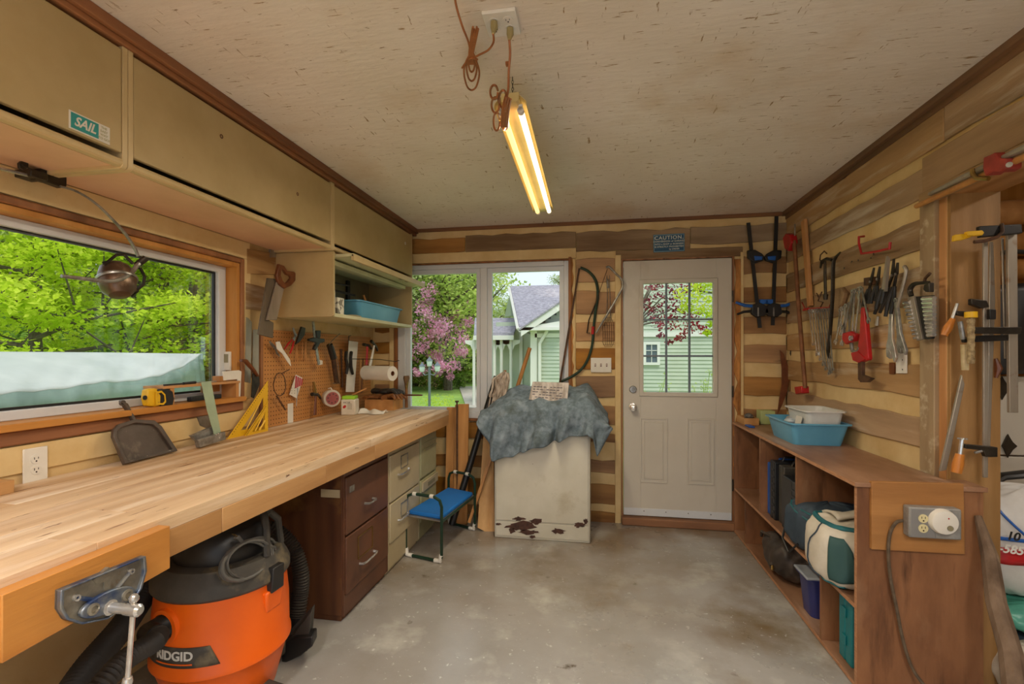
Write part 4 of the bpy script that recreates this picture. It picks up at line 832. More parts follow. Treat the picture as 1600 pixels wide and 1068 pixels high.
# ================================================================== BENCH TOP AND LEFT WALL OBJECTS
p = onZ(0, 778, BZ); b = MB(); q = onZ(23, 769, BZ); b.box(q.x-.12, q.x, q.y-.30, q.y, BZ, BZ+.042); b.top('wood_block', M['apron'], 'short pine block lying at the near left end of the workbench', 'block', bev=.002)
a = Q('L', 35, 706, .0); c_ = Q('L', 73, 700); o_ = Q('L', 54, 725, .0105)
outlet(None, (0,1,0), (0,0,1), .075, .118, o_, 'duplex_outlet', 'white duplex outlet low on the left wall near the dustpan', 'outlet', m='paper')
M['panmetal'] = mat('grey brown dustpan', '#5c5048', '#4a4038', rough=.45, scale=10, layers=[('#b4aca0', 30, (1,1,1), .68, .72), ('#8a7c6c', 6, (1,1,1), .6, .75)])
dp = T('dustpan', 'brown grey dustpan leaning against the left wall', 'dustpan', onZ(225, 718, BZ))
def D(px, py): f = (py-640)/88; return Q('L', px, py, .03+.06*max(f,0))
out_ = [D(x,y) for x,y in ((191,726),(173,683),(174,672),(181,664),(207,656),(238,658),(249,667),(274,705))]; inn_ = [D(x,y) for x,y in ((196,721),(179,685),(180,675),(186,669),(208,662),(235,664),(244,671),(266,703))]
b = MB(); b.ring(out_, inn_, (.018,-.004,.006)); b.o('rim', M['panmetal'], dp, bev=.003)
b = MB(); b.slab(out_, (.005,0,.001)); b.o('pan', M['panmetal'], dp)
b = MB(); b.tube([D(188,626), D(195,632), D(203,645), D(209,658)], [.008,.015,.012,.014], 8, flat=.6); ringp(b, D(190,629), .012, .007, .008, (1,0,0)); b.o('handle', M['panmetal'], dp)
# tape measure on the sill
tm = T('tape_measure', 'yellow and black tape measure on the window sill', 'tape measure', onX(240, 634, XL+.02))
A = [onX(x,y,XL+.0) for x,y in ((221,608),(232,606),(240,608),(242,616),(241,633),(234,635),(222,634),(219,622))]; b = MB(); b.slab(A, (.035,0,0)); b.o('case_front', M['yellowP'], tm, bev=.006)
A = [onX(x,y,XL-.0) for x,y in ((233,608),(252,606),(260,611),(262,622),(260,633),(240,635),(240,618))]; b = MB(); b.slab(A, (.038,0,0)); b.o('case', M['black'], tm, bev=.006)
A = [onX(x,y,XL+.039) for x,y in ((243,612),(252,610),(258,616),(259,628),(255,632),(243,632))]; b = MB(); b.ring(A, [mid(A).lerp(p,.75) for p in A], (.002,0,0)); b.o('grip_ring', M['yellowP'], tm)
b = MB(); b.lathe([(.001,0),(.010,0),(.010,.003),(.001,.003)], onX(226,621,XL+.036), (1,0,0)); b.o('logo_disc', M['black'], tm)
# small shelf on the sill
X_ = XL-.02
ss = T('sill_shelf', 'little wooden shelf standing on the window sill', 'shelf', onX(305, 632, X_))
A, B_ = onX(238, 603, X_), onX(372, 597, X_); z = A.z
b = MB(); b.box(X_-.05, X_+.06, A.y, LY1-.03, z-.012, z); b.o('shelf_board', M['jambY'], ss, bev=.001)
for px in (268,): y = onX(px, 615, X_+.05).y; b = MB(); b.box(X_-.04, X_+.055, y-.012, y+.010, LZ0+.022, z-.012); b.o('leg', M['jamb'], ss)
b = MB(); b.box(X_-.04, X_+.055, LY1-.055, LY1-.035, LZ0+.022, z-.012); b.o('leg', M['jamb'], ss)
b = MB(); b.box(X_-.045, X_-.035, onX(325,600,X_).y, LY1-.03, LZ0+.022, z-.012); b.o('back_piece', M['jambY'], ss)
y = onX(268, 600, X_).y; b = MB(); b.cyl((X_+.04, y-.08, z+.004), (X_+.045, y+.02, z+.005), .004, n=8); b.cyl((X_+.045, y+.02, z+.005), (X_+.045, y+.09, z+.007), .007, n=8); b.top('screwdriver', M['black'], 'slim dark screwdriver on the small sill shelf', 'screwdriver')
b = MB(); yy = onX(318,600,X_+.03).y; b.box(X_+.02, X_+.028, yy-.03, yy+.12, z+.0005, z+.006); b.top('steel_rule', M['alu'], 'thin steel rule lying on the small sill shelf', 'ruler')
b = MB(); yy = onX(345,590,X_+.03).y; b.box(X_+.0, X_+.045, yy-.025, yy+.02, z+.0005, z+.03); b.top('cork_block', M['toolwood'], 'small brown block on the right end of the sill shelf', 'block', bev=.002)
b = MB(); yy = onX(328,620,X_+.04).y; b.box(X_+.0, X_+.03, yy-.10, yy+.09, LZ0+.0225, LZ0+.045); b.top('sharpening_stone', M['black'], 'black bar lying on the sill under the small shelf', 'stone', bev=.003)
A = V_('L', .022, (347,580),(372,578),(376,580),(374,622),(369,620),(370,592),(348,594)); b = MB(); b.slab(A, (.006,0,0)); b.top('paper_booklet', M['paper'], 'curled white booklet tucked at the right end of the sill shelf', 'booklet', bev=.001)
b = MB(); b.box(XL-.065, XL-.02, LY1-.036, LY1-.0225, onY(352,578,LY1).z, onY(352,549,LY1).z); th_ = b.top('thermometer', M['paper'], 'white digital thermometer mounted on the right window jamb', 'thermometer', bev=.003)
b = MB(); b.box(XL-.056, XL-.03, LY1-.038, LY1-.0362, onY(352,566,LY1).z, onY(352,553,LY1).z); b.o('display', M['greyin'], th_)
# sliding T bevel
tb = T('angle_gauge', 'pale green bladed angle gauge with grey metal stock by the window', 'gauge', onZ(325, 695, BZ))
PQ = lambda off, *a: [Q('L', x, y, off) for x, y in a]
b = MB(); b.slab(PQ(.09, (314,597),(329,595),(346,684),(334,678),(323,640)), (.003,0,0)); b.o('blade', mat('pale green blade', '#b8ccb0', '#a4b89c', rough=.4, metal=.3, scale=6), tb)
b = MB(); b.slab(PQ(.10, (303,687),(346,674),(347,686),(306,699)), (.022,0,0)); b.slab(PQ(.06, (294,680),(330,665),(338,674),(302,688)), (.02,0,0)); b.o('stock', M['steel'], tb, bev=.002)
for px, py in ((338,679),(343,684),(341,677)): b = MB(); b.lathe([(.004,0),(.003,.002),(.001,.002)], Q('L', px, py, .123), (1,0,0), n=8); b.o('rivet', M['chrome'], tb)
b = MB(); b.slab(PQ(.01, (302,638),(318,634),(330,655),(330,672),(312,664)), (.004,0,0)); b.top('paint_scraper', mat('rusty scraper steel', '#8a8074', '#6a5c4a', rough=.5, metal=.6, scale=20), 'rusty steel scraper leaning on the wall behind the angle gauge', 'scraper')
# yellow squares
def square(A, n, th, label):
    t = T('rafter_square', label, 'square', mid(A)); c = A[0]*.28 + A[1]*.26 + A[2]*.46
    inn = [c.lerp(p, .56) for p in A]; b = MB(); b.ring(A, inn, n*th)
    t1 = A[1].lerp(A[2], .5); b.o('plate', M['yellowP'], t, bev=.0008)
    b = MB(); q0 = A[0].lerp(A[1], .28).lerp(c, .3); q1 = A[2].lerp(A[1], .45).lerp(c, .25)
    m1 = inn[0].lerp(inn[2], .55); m2 = inn[1].lerp(inn[2], .5); b.tube([m1+n*th/2, m2+n*th/2], .006, 4); b.tube([inn[0].lerp(inn[2], .25)+n*th/2, inn[1].lerp(inn[0], .1)+n*th/2], .004, 4); b.o('inner_bar', M['yellowP'], t)
    b = MB(); 
    for k in range(22): 
        q = A[0].lerp(A[1], .06+.04*k).lerp(c, .08)+n*(th+.0006); ringp(b, q, .0028, .0001, .0004, n, 5)
    b.o('scale_mark', M['hole'], t, kind='stuff')
    b = MB(); b.tube([A[0], A[2]], .006, 6); b.o('fence', M['yellowP'], t)
square(PQ(.05, (354,686),(418,594),(417,673)), NRM['L'], .004, 'large yellow triangular rafter square leaning on the pegboard')
square(PQ(.075, (380,684),(418,627),(418,674)), NRM['L'], .004, 'smaller yellow triangular square standing in front of the large one')
# hanging straightedges, paint scraper
b = MB(); b.slab(PQ(.012, (384,495),(388,497),(393,503),(391,598),(382,596)), (.003,0,0)); b.top('straightedge', M['alu'], 'pale metal straightedge with pointed top hanging right of the window', 'straightedge', bev=.0008)
b = MB(); b.slab(PQ(.012, (395,515),(404,514),(404,590),(394,590)), (.003,0,0)); b.top('straightedge', M['alu'], 'dull metal straightedge with square top beside the pegboard', 'straightedge', bev=.0008)
sw = T('drywall_saw', 'dark bladed hand tool with red-brown wooden handle right of the window', 'saw', Q('L', 395, 590, .05))
b = MB(); b.tube(PQ(.05, (376,563),(383,563),(396,578),(402,587)), [.012,.016,.014,.012], 8, flat=.6); b.o('handle', M['handle'], sw)
b = MB(); b.slab(PQ(.046, (394,583),(404,586),(405,600),(396,622),(392,620)), (.004,0,0)); b.o('blade', M['darksteel'], sw)
# backsaw with sheath hanging on the wall
sw = T('back_saw', 'old hand saw in grey wooden sheath with brown handle left of the open cabinet', 'saw', Q('L', 425, 470, .1))
M['oldwood'] = wood('grey old wood', '#7a6c5a', '#5c4f40', ZG)
b = MB(); b.slab(PQ(.11, (416,434),(431,436),(423,470),(418,500),(425,504),(424,528),(401,522)), (.012,0,0)); b.o('blade', M['oldwood'], sw, bev=.002)
b = MB(); b.slab(PQ(.125, (430,440),(443,446),(441,452),(430,500),(414,500)), (.012,0,0)); b.o('sheath', mat('grey sheath', '#94887a', '#7a6c5c', rough=.6, scale=8, stretch=ZG), sw, bev=.003)
out = PQ(.13, (432,412),(440,415),(445,423),(455,424),(463,430),(458,438),(451,446),(441,451),(432,444),(428,430)); inn = PQ(.13, (436,421),(440,423),(444,429),(449,431),(451,434),(448,438),(446,440),(442,443),(438,438),(435,430))
b = MB(); b.ring(out, inn, (.018,0,0)); b.o('handle', M['handle'], sw, bev=.004)
b = MB(); b.slab(PQ(.008, (420,376),(429,378),(428,402),(420,402)), (.012,0,0)); b.top('wall_bracket', M['alu'], 'grey metal bracket on the wall above the hand saw', 'bracket')

# ---- pegboard
PT = Q('L', 408, 514).z; y0p, y1p = Q('L', 408, 560).y, 3.93
pb_ = T('pegboard', 'orange brown pegboard on the left wall behind the workbench', 'pegboard', (XL, (y0p+y1p)/2, BZ))
yc0, yc1, zc = Q('L', 447, 640).y, Q('L', 456, 640).y, Q('L', 450, 630).z
b = MB(); b.box(XL+.004, XL+.011, y0p, yc0, BZ+.002, PT); b.box(XL+.004, XL+.011, yc1, y1p, BZ+.002, PT); b.box(XL+.004, XL+.011, yc0, yc1, zc, PT); b.o('board', M['peg'], pb_)
b = MB(); b.box(XL+.001, XL+.014, y0p-.02, y0p, BZ+.002, PT); b.o('edge_strip', M['trimZ'], pb_)
b = MB(); y = y0p+.02
while y < y1p-.01:
    z = BZ+.02
    while z < PT-.01:
        if not (yc0-.006 < y < yc1+.006 and z < zc+.006): 
            b.add([(XL+.0114, y+.004*math.cos(1.0472*k), z+.004*math.sin(1.0472*k)) for k in range(6)], [(0,1,2,3,4,5)])
        z += .0254
    y += .0254
b.o('peg_hole', M['hole'], pb_, kind='stuff', smooth=0)
b = MB(); b.box(XL+.001, XL+.010, yc0, yc1, BZ+.002, zc); b.top('white_plate', M['paper'], 'pale plate in the notch at the bottom of the pegboard', 'plate')
n = NRM['L']; PP = lambda x, y, o=.03: Q('L', x, y, o)
pliers(PP(457,512,.05), PP(461,524,.05), PP(452,552,.05), PP(444,545,.05), n, 'locking pliers with red handles at the top of the pegboard', mh='red', mj='steel')
bb = MB(); bb.slab(PQ(.05, (469,510),(475,512),(474,523),(466,534),(460,538),(464,526)), (.012,0,0)); bb.top('locking_grips', M['darksteel'], 'dark locking grips next to the red pliers on the pegboard', 'pliers', bev=.002)
bb = MB(); bb.slab(PQ(.06, (430,534),(436,533),(441,545),(452,561),(454,572),(449,566),(440,552),(432,545)), (.006,0,0)); bb.top('tin_snips', M['paper'], 'white handled snips at the upper left of the pegboard', 'snips', bev=.002)
pliers(PP(420,533,.04), PP(427,541,.04), PP(436,556,.04), PP(440,548,.04), n, 'small steel pliers at the far left of the pegboard', mh='steel', mj='steel')
for k, (x0, lab) in enumerate(((463,'first'),(472,'second'),(477,'third'))):
    b = MB(); b.tube([PP(x0+1,534,.03), PP(x0,563,.03)], [.004,.005], 8); b.top('wood_handle_tool', M['toolwood'], '%s thin orange wooden handle hanging on the pegboard from the left' % lab, 'tool handle', 'thin wooden handles on the pegboard')
qc = T('quick_clamp', 'small black quick clamp hanging top centre of the pegboard', 'clamp', PP(495,530,.07))
b = MB(); b.slab(PQ(.07, (487,502),(490,502),(494,535),(499,568),(496,570),(491,540)), (.006,0,0)); b.o('bar', M['steel'], qc)
b = MB(); b.slab(PQ(.065, (488,527),(504,529),(504,534),(497,536),(490,547),(487,545),(491,535),(479,532),(480,529)), (.018,0,0)); b.o('head', M['black'], qc, bev=.003)
b = MB(); b.slab(PQ(.065, (490,516),(498,516),(497,528),(492,528)), (.018,0,0)); b.o('grip', M['black'], qc, bev=.003)
b = MB(); b.slab(PQ(.065, (497,562),(502,563),(502,569),(497,570)), (.01,0,0)); b.o('tip', M['paper'], qc)
cg = T('caulking_gun', 'black tube gun hanging at the centre right of the pegboard', 'caulking gun', PP(518,560,.07))
b = MB(); b.tube([PP(515,538,.07), PP(521,560,.07)], .022, 14); b.o('black_grip', M['black'], cg)
b = MB(); b.tube([PP(521,560,.07), PP(526,598,.06)], .018, 14); b.o('barrel', M['rust'], cg)
b = MB(); b.tube([PP(513,541,.07), PP(518,533,.07), PP(531,521,.03)], .003, 6); b.tube([PP(521,540,.07), PP(528,565,.07), PP(531,600,.06), PP(520,598,.06)], .003, 6); b.o('wire_frame', M['steel'], cg)
wl = T('coping_wire', 'loop of dark wire hanging at the lower left of the pegboard', 'wire', PP(437,600,.04))
b = MB(); pts = [PP(437+9*math.cos(a)*(1.1 if a > 3 else 1), 600-18*math.sin(a), .04+.01*math.sin(3*a)) for a in [k*.35 for k in range(18)]]; b.tube(pts, .003, 6, closed=True); b.tube([PP(432,618,.04), PP(446,640,.04)], .005, 6); b.tube([PP(440,583,.04), PP(452,577,.05)], .003, 6); b.o('loop', M['rust'], wl)
cd_ = T('drill_bit_card', 'white card with red plastic prongs on the pegboard', 'drill bit card', PP(463,605,.02))
b = MB(); b.slab(PQ(.03, (462,585),(472,590),(470,600),(463,622),(452,616)), (.003,0,0)); b.o('card', M['paper'], cd_)
for k in range(4): b = MB(); b.tube([PP(463+3*k,587+1.5*k,.036), PP(462+3*k,606+.5*k-2*k,.036)], .005, 6); b.o('red_prong', M['red'], cd_)
b = MB(); b.tube([PP(465,606,.035), PP(463,634,.03)], [.004,.002], 6); b.o('bit', M['steel'], cd_)
for k in range(6): b = MB(); q = PP(456+ (k % 2)*4.5, 606+ (k//2)*4, .0335); b.lathe([(.003,0),(.001,.0006)], q, (1,0,0), n=8); b.o('punch_hole', M['black'], cd_)
hammer(PP(494,616,.05), PP(492,648,.05), n, 'short hammer with plastic head hanging low on the pegboard', 'handle', name='mallet', hw=.10)
b = MB(); b.tube([PP(490,596,.05), PP(492,614,.05)], [.008,.014], 10); b.top('plumb_bob', M['brass'], 'small brass tool above the mallet on the pegboard', 'plumb bob')
bx = T('sanding_disc_pack', 'clear round pack of pink sanding discs hanging on the pegboard', 'sanding discs', PP(519,622,.07))
ctr = PP(519,622,.09); dirv = Vector((.75,-.66,0)); b = MB(); b.lathe([(.058,-.06),(.062,0),(.06,.004),(.052,.006),(.001,.006)], ctr, dirv, n=28); b.o('pack', mat('hazy plastic', '#cfc8bc', '#b8aea0', rough=.3), bx)
b = MB(); b.lathe([(.046,.007),(.046,.009),(.001,.009)], ctr, dirv, n=28); disc = b.o('sanding_disc', mat('pink abrasive', '#a8605c', '#945050', rough=.9), bx)
u_ = dirv.orthogonal().normalized(); v_ = dirv.normalized().cross(u_)
for k in range(8): b = MB(); q = ctr+dirv.normalized()*.0095+(u_*math.cos(k*.785)+v_*math.sin(k*.785))*.032; b.lathe([(.0045,0),(.001,.0006)], q, dirv, n=8); b.o('dust_hole', M['black'], disc)
b = MB(); b.tube([ctr+Vector((0,0,.058)), ctr+Vector((-.01,0,.075)), ctr+Vector((-.03,0,.07))], .004, 6); b.o('hang_loop', M['paper'], bx)
cr = T('carded_grips', 'pair of black rubber grips on a long white card hanging right on the pegboard', 'tool card', PP(548,560,.06))
b = MB(); b.slab(PQ(.06, (545,532),(559,534),(553,612),(540,612)), (.003,0,0)); b.o('card', M['paper'], cr)
for k in range(2): b = MB(); b.tube([PP(541+8*k,550,.075), PP(540+8*k,558,.09), PP(543+5*k,572,.085), PP(541+10*k,584,.08)], [.013,.012,.014,.011], 10); b.o('grip', M['black'], cr)
b = MB(); b.tube([PP(545,540,.012), PP(545,525,.02), PP(548,524,.16)], .003, 6); b.top('peg_hook', M['darksteel'], 'dark wire peg hook holding the carded grips', 'hook')
b = MB(); b.tube([PP(533,545,.02), PP(534,575,.03), PP(535,605,.03)], [.009,.006,.009], 8); b.top('file', M['rust'], 'dark file hanging left of the carded grips', 'file')
hammer(PP(574,539,.12), PP(573,570,.12), n, 'claw hammer with red painted handle on the pegboard', 'red', hw=.13)
hammer(PP(585,538,.16), PP(578,572,.16), n, 'claw hammer with red and pale handle hanging nearest the back wall', 'paper', hw=.13)
for k, (a_, c2) in enumerate((((563,558),(561,612)), ((567,560),(564,614)), ((571,578),(566,612)))):
    b = MB(); blade(b, PP(*a_, .06), PP(*c2, .06), .012, .014, .006, n); b.top('wood_rule', M['trimZ' if k % 2 else 'toolwood'], '%s narrow wooden strip standing behind the paper towel roll' % ('first','second','third')[k], 'wooden strip', 'wooden strips behind the towel roll')
# paper towel roll and rod
pr_ = T('paper_towel_roll', 'white paper towel roll on a rod below the hammers', 'paper towels', Q('B', 590, 580, .25))
a_ = onY(570, 584, 3.5); c2 = onY(617, 575, 3.62); a_ = onX(571, 582, -1.80); c2 = a_ + Vector((.20, .05, 0)); c2 = onY(614, 577, a_.y-.10); c2.z = a_.z
b = MB(); ax_ = (c2-a_); L = min(ax_.length, .29); b.lathe([(.018,0),(.056,0),(.056,L),(.018,L),(.018,L-.02),(.001,L-.02)], a_, ax_, n=28); b.o('roll', M['paper'], pr_)
b = MB(); b.lathe([(.0185,L-.018),(.0185,L+.001),(.0165,L+.001),(.0165,L-.018)], a_, ax_, n=20); b.o('core', M['handle'], pr_)
b = MB(); b.tube([a_+Vector((-.12,-.05,.11)), a_+Vector((.1,.05,.105)), c2+Vector((.02,0,.09)), c2+Vector((.05,0,.10))], .003, 6); b.top('towel_rod', M['darksteel'], 'thin dark rod running above the paper towel roll', 'rod')
# plastic tub, green card, box with gloves
p = onZ(547, 647, BZ); mw = T('plastic_tub', 'white square plastic jar with printed label on the workbench', 'jar', p)
M['jarw'] = mat('cloudy white plastic', '#e2dacb', '#d6ccba', rough=.4, scale=8)
b = MB(); s = .052; b.M = Matrix.Translation(p) @ Matrix.Rotation(R(12), 4, 'Z'); b.box(-s, s, -s, s, 0, .115); b.o('body', M['jarw'], mw, bev=.008)
b = MB(); b.M = Matrix.Translation(p) @ Matrix.Rotation(R(12), 4, 'Z'); b.box(-s*.9, s*.9, -s*.9, s*.9, .115, .14); b.o('lid', mat('bright lime plastic', '#a6e034', '#98d42a', rough=.4), mw, bev=.006)
Mx = Matrix.Translation(p) @ Matrix.Rotation(R(12), 4, 'Z') @ Matrix.Rotation(R(90), 4, 'X')
text('INCAR', 'lettering', M['black'], mw, Mx @ Matrix.Translation((-.008,.092,s+.0008)), .017, .0003)
b = MB(); b.M = Matrix.Translation(p) @ Matrix.Rotation(R(12), 4, 'Z'); b.lathe([(.014,0),(.001,.0008)], (-.025,-s-.0002,.062), (0,-1,0), n=16, sx=1, sy=.7); b.o('label_oval', M['red'], mw)
b = MB(); 
for k in range(5): b.M = Matrix.Translation(p) @ Matrix.Rotation(R(12), 4, 'Z'); b.box(-.004, .03, -s-.001, -s, .045+.009*k, .048+.009*k)
b.o('print_line', M['greyin'], mw)
b = MB(); q = onZ(565, 622, BZ+.145); b.tube([p+Vector((.02,0,.145)), p+Vector((.10,.06,.19))], .006, 8); b.top('wood_dowel', M['toolwood'], 'thin wooden stick lying across the lime jar lid', 'stick')
pb0 = onZ(614, 641, BZ); bxs = T('wooden_box', 'shallow orange wooden box at the far end of the workbench', 'box', pb0+Vector((-.12,.1,0)))
x1, y0b = pb0.x, pb0.y; h = .085
b = MB(); b.box(x1-.24, x1, y0b, y0b+.010, BZ, BZ+h); b.o('front_side', M['jambY'], bxs); b = MB(); b.box(x1-.24, x1, y0b+.19, y0b+.2, BZ, BZ+h); b.o('back_side', M['jambY'], bxs)
b = MB(); b.box(x1-.010, x1, y0b+.010, y0b+.19, BZ, BZ+h); b.o('right_side', M['jamb'], bxs); b = MB(); b.box(x1-.24, x1-.23, y0b+.010, y0b+.19, BZ, BZ+h); b.o('left_side', M['jamb'], bxs)
b = MB(); b.box(x1-.229, x1-.011, y0b+.011, y0b+.189, BZ, BZ+.01); b.o('bottom', M['jamb'], bxs)
M['leather'] = mat('tan leather', '#a8703a', '#7a4a22', rough=.6, scale=10, bump=.4); M['leatherb'] = mat('black leather', '#2a2624', '#3c3834', rough=.45, scale=10, bump=.4)
def glove(c, m, label, rz, sc_=1, cuff=None):
    t = T('work_glove', label, 'glove', c); Mx = Matrix.Translation(c) @ Matrix.Rotation(rz, 4, 'Z') @ Matrix.Scale(sc_, 4)
    b = MB(); b.M = Mx; b.ball((0,0,.022), .055, 14, (1.15,.85,.42)); b.o('palm', m, t)
    for k in range(4):
        b = MB(); b.M = Mx; y_ = -.036+.024*k; b.tube([(.035,y_,.025), (.075,y_*1.15,.034-.003*k), (.105,y_*1.3,.018), (.118,y_*1.35,.006)], [.013,.013,.011,.009], 8); b.o('finger', m, t)
    b = MB(); b.M = Mx; b.tube([(-.01,.04,.025),(.02,.068,.03),(.045,.075,.015)], [.014,.013,.01], 8); b.o('thumb', m, t)
    b = MB(); b.M = Mx; b.tube([(-.04,0,.022),(-.075,0,.024),(-.10,.005,.022)], [.03,.036,.042], 12, flat=.55); b.o('cuff', cuff or m, t); return t
zz = BZ+h
glove(Vector((x1-.03, y0b+.06, zz+.0)), M['leather'], 'tan leather work glove drooping over the front of the wooden box', R(-35), 1.0, M['handle'])
glove(Vector((x1-.11, y0b+.12, zz+.03)), M['leatherb'], 'black work glove heaped on top of the gloves in the wooden box', R(-10), 1.15)
glove(Vector((x1-.16, y0b+.05, zz-.005)), M['leather'], 'brown leather glove at the left end of the wooden box', R(160), .95)
br = T('wall_brush', 'brown bristle brush standing at the window edge behind the wooden box', 'brush', onY(635, 612, 3.9))
q = onY(635, 607, 3.86); b = MB(); b.tube([q, q+Vector((0,0,.06))], [.012,.02], 8); b.o('ferrule', M['brass'], br)
b = MB(); b.tube([q+Vector((0,0,.03)), q+Vector((0,0,.09)), q+Vector((0,0,.11))], [.022,.045,.04], 12, flat=.5); b.o('bristles', mat('bristle', '#8a6a4a', '#5e4228', rough=.9, scale=60, stretch=(1,1,.1)), br); b = MB(); b.tube([q, q+Vector((0,.0,-.16))], [.012,.014], 8); b.o('handle', M['toolwood'], br)
b = MB(); q0 = onX(592,640,-1.60); b.bar((x1-.02, y0b+.215, BZ+.105), (x1+.16, y0b+.225, BZ+.105), .03, .012); b.top('trowel_handle', M['handle'], 'flat brown wooden handle sticking out behind the box towards the window', 'handle', bev=.003)
# rag
p = onZ(585, 646, BZ); b = MB(); b.grid(lambda u, v: (p.x-.11+.2*u, p.y-.05+.08*v+.02*math.sin(u*7), BZ+.004+.022*abs(math.sin(u*6+v*2))*(1-abs(2*v-1))+.012*math.sin(v*3.1)), 24, 10); b.top('cleaning_rag', M['paper'], 'crumpled white rag on the workbench in front of the wooden box', 'rag', solid=.003)
# ================================================================== OVERHEAD CABINETS
CX = -1.56
def bin_cab(name, label, y0, y1, z0, z1, front=CX, door=True):
    t = T(name, label, 'cabinet', ((XL+front)/2, (y0+y1)/2, z0)); xb_ = XL+.003
    for a, c_ in ((y0, y0+.018), (y1-.018, y1)):
        b = MB(); rr = .018; pts = [(xb_,a,z0),(front-rr,a,z0)] + [(front-rr+rr*math.sin(q*.314), a, z0+rr-rr*math.cos(q*.314)) for q in range(1,6)] + [(front,a,z1),(xb_,a,z1)]
        b.slab(pts, (0, c_-a, 0)); b.o('end_panel', M['steelcab2'] if door else M['steelcab'], t, bev=.0015)
    b = MB(); b.box(xb_, front-.02, y0+.018, y1-.018, z1-.012, z1); b.o('top_panel', M['steelcab'], t)
    b = MB(); b.box(xb_, xb_+.006, y0+.018, y1-.018, z0+.02, z1-.012); b.o('back_panel', M['greyin'], t)
    return t
labs = ['beige steel overhead cabinet with teal sticker at the upper left', 'long beige steel overhead cabinet with scratched door above the window', 'beige steel overhead cabinet nearest the back wall above the open one']
cy = [.09, 1.374, 2.654, 3.92]
for i in range(3):
    y0, y1 = cy[i]+.001, cy[i+1]-.001; t = bin_cab('overhead_cabinet', labs[i], y0, y1, 1.992, 2.40)
    b = MB(); b.box(CX-.02, CX-.001, y0+.020, y1-.020, 2.042, 2.388); dr_ = b.o('door', M['steelcab'], t, bev=.003)
    b = MB(); b.tube([(CX-.012, y0+.018, 2.012), (CX-.012, y1-.018, 2.012)], .013, 10); b.box(CX-.032, CX-.012, y0+.018, y1-.018, 2.0, 2.026); b.o('lip_rail', M['steelcab2'], t)
    b = MB(); b.box(XL+.01, CX-.045, y0+.018, y1-.018, 2.004, 2.012); b.o('bottom_panel', M['pinklit_panel'], t)
    if i == 0:
        ya, yb2, za, zb2 = 1.189, 1.312, 2.050, 2.105
        b = MB(); b.box(CX-.001, CX, ya, yb2, za, zb2); sk = b.o('sticker', M['paper'], dr_, label='white and teal sticker')
        b = MB(); b.box(CX, CX+.0004, ya+.005, yb2-.036, za+.004, zb2-.004); b.o('sticker_field', mat('teal print', '#1f8f8c', rough=.5), dr_)
        Mx = frame((CX+.0008, (ya+yb2)/2-.016, (za+zb2)/2), (0,1,0), (0,0,1)); text('SAIL', 'lettering', M['paper'], dr_, Mx, .040, .0003, shear=.35, xs=.85, bold=.001)
        for k, s_ in enumerate(('THE', 'EASY', 'WAY', 'TO GO!')): text(s_, 'lettering', M['sage'], dr_, frame((CX+.0004, yb2-.019, zb2-.010-.0115*k), (0,1,0), (0,0,1)), .0105, .0002, bold=.0003)
    if i == 1:
        for px, py in ((465,303),(346,213)): b = MB(); ringp(b, onX(px, py, CX), .009, .005, .001, (1,0,0)); b.o('sticker_residue', M['handle'], dr_)
    if i == 2: b = MB(); q = onX(633, 380, CX); ringp(b, q, .012, .007, .003, (1,0,0)); b.o('lock', M['paper'], dr_)
# lower open cabinet
y0, y1, z0, z1 = 2.66, 3.92, 1.597, 1.990
t = bin_cab('open_flipper_cabinet', 'lower beige cabinet with raised open door holding a blue tub', y0, y1, z0, z1, CX, False)
b = MB(); b.box(XL+.01, CX+.0, y0+.018, y1-.018, z0, z0+.022); b.o('bottom_shelf', M['ivory'], t, bev=.002)
b = MB(); b.slab([(CX-.30,y0+.03,1.955),(CX+.115,y0+.03,1.962),(CX+.115,y1-.01,1.945),(CX-.30,y1-.01,1.95)], (0,0,.018)); dd = b.o('raised_door', M['ivory'], t, bev=.002)
b = MB(); b.box(CX+.10, CX+.118, y0+.03, y1-.01, 1.937, 1.975); b.o('door_edge', M['steelcab2'], dd, bev=.002)
b = MB(); b.box(CX-.08, CX-.02, y0+.02, y1-.1, 1.915, 1.945); b.o('light_rail', M['ivory'], t, bev=.004)
b = MB(); b.tube([(CX-.25,y0+.03,1.90),(CX-.18,y0+.3,1.80),(CX-.1,y0+.45,1.78)], .008, 6); b.tube([(CX-.25,y0+.03,1.86),(CX-.12,y0+.4,1.84)], .006, 6); b.tube([(CX-.25,y0+.03,1.86),(CX-.25,y0+.03,1.90)], .008, 6); b.o('hinge_mechanism', M['black'], t)
b = MB(); b.box(XL+.012, XL+.03, y1-.42, y1-.38, 1.64, 1.95); b.o('upright_strip', M['black'], t)
for y in (y0+.6, y0+.72): b = MB(); b.box(CX+.07, CX+.09, y+.2, y+.24, 1.9425, 1.9435); b.o('door_bumper', M['handle'], dd)
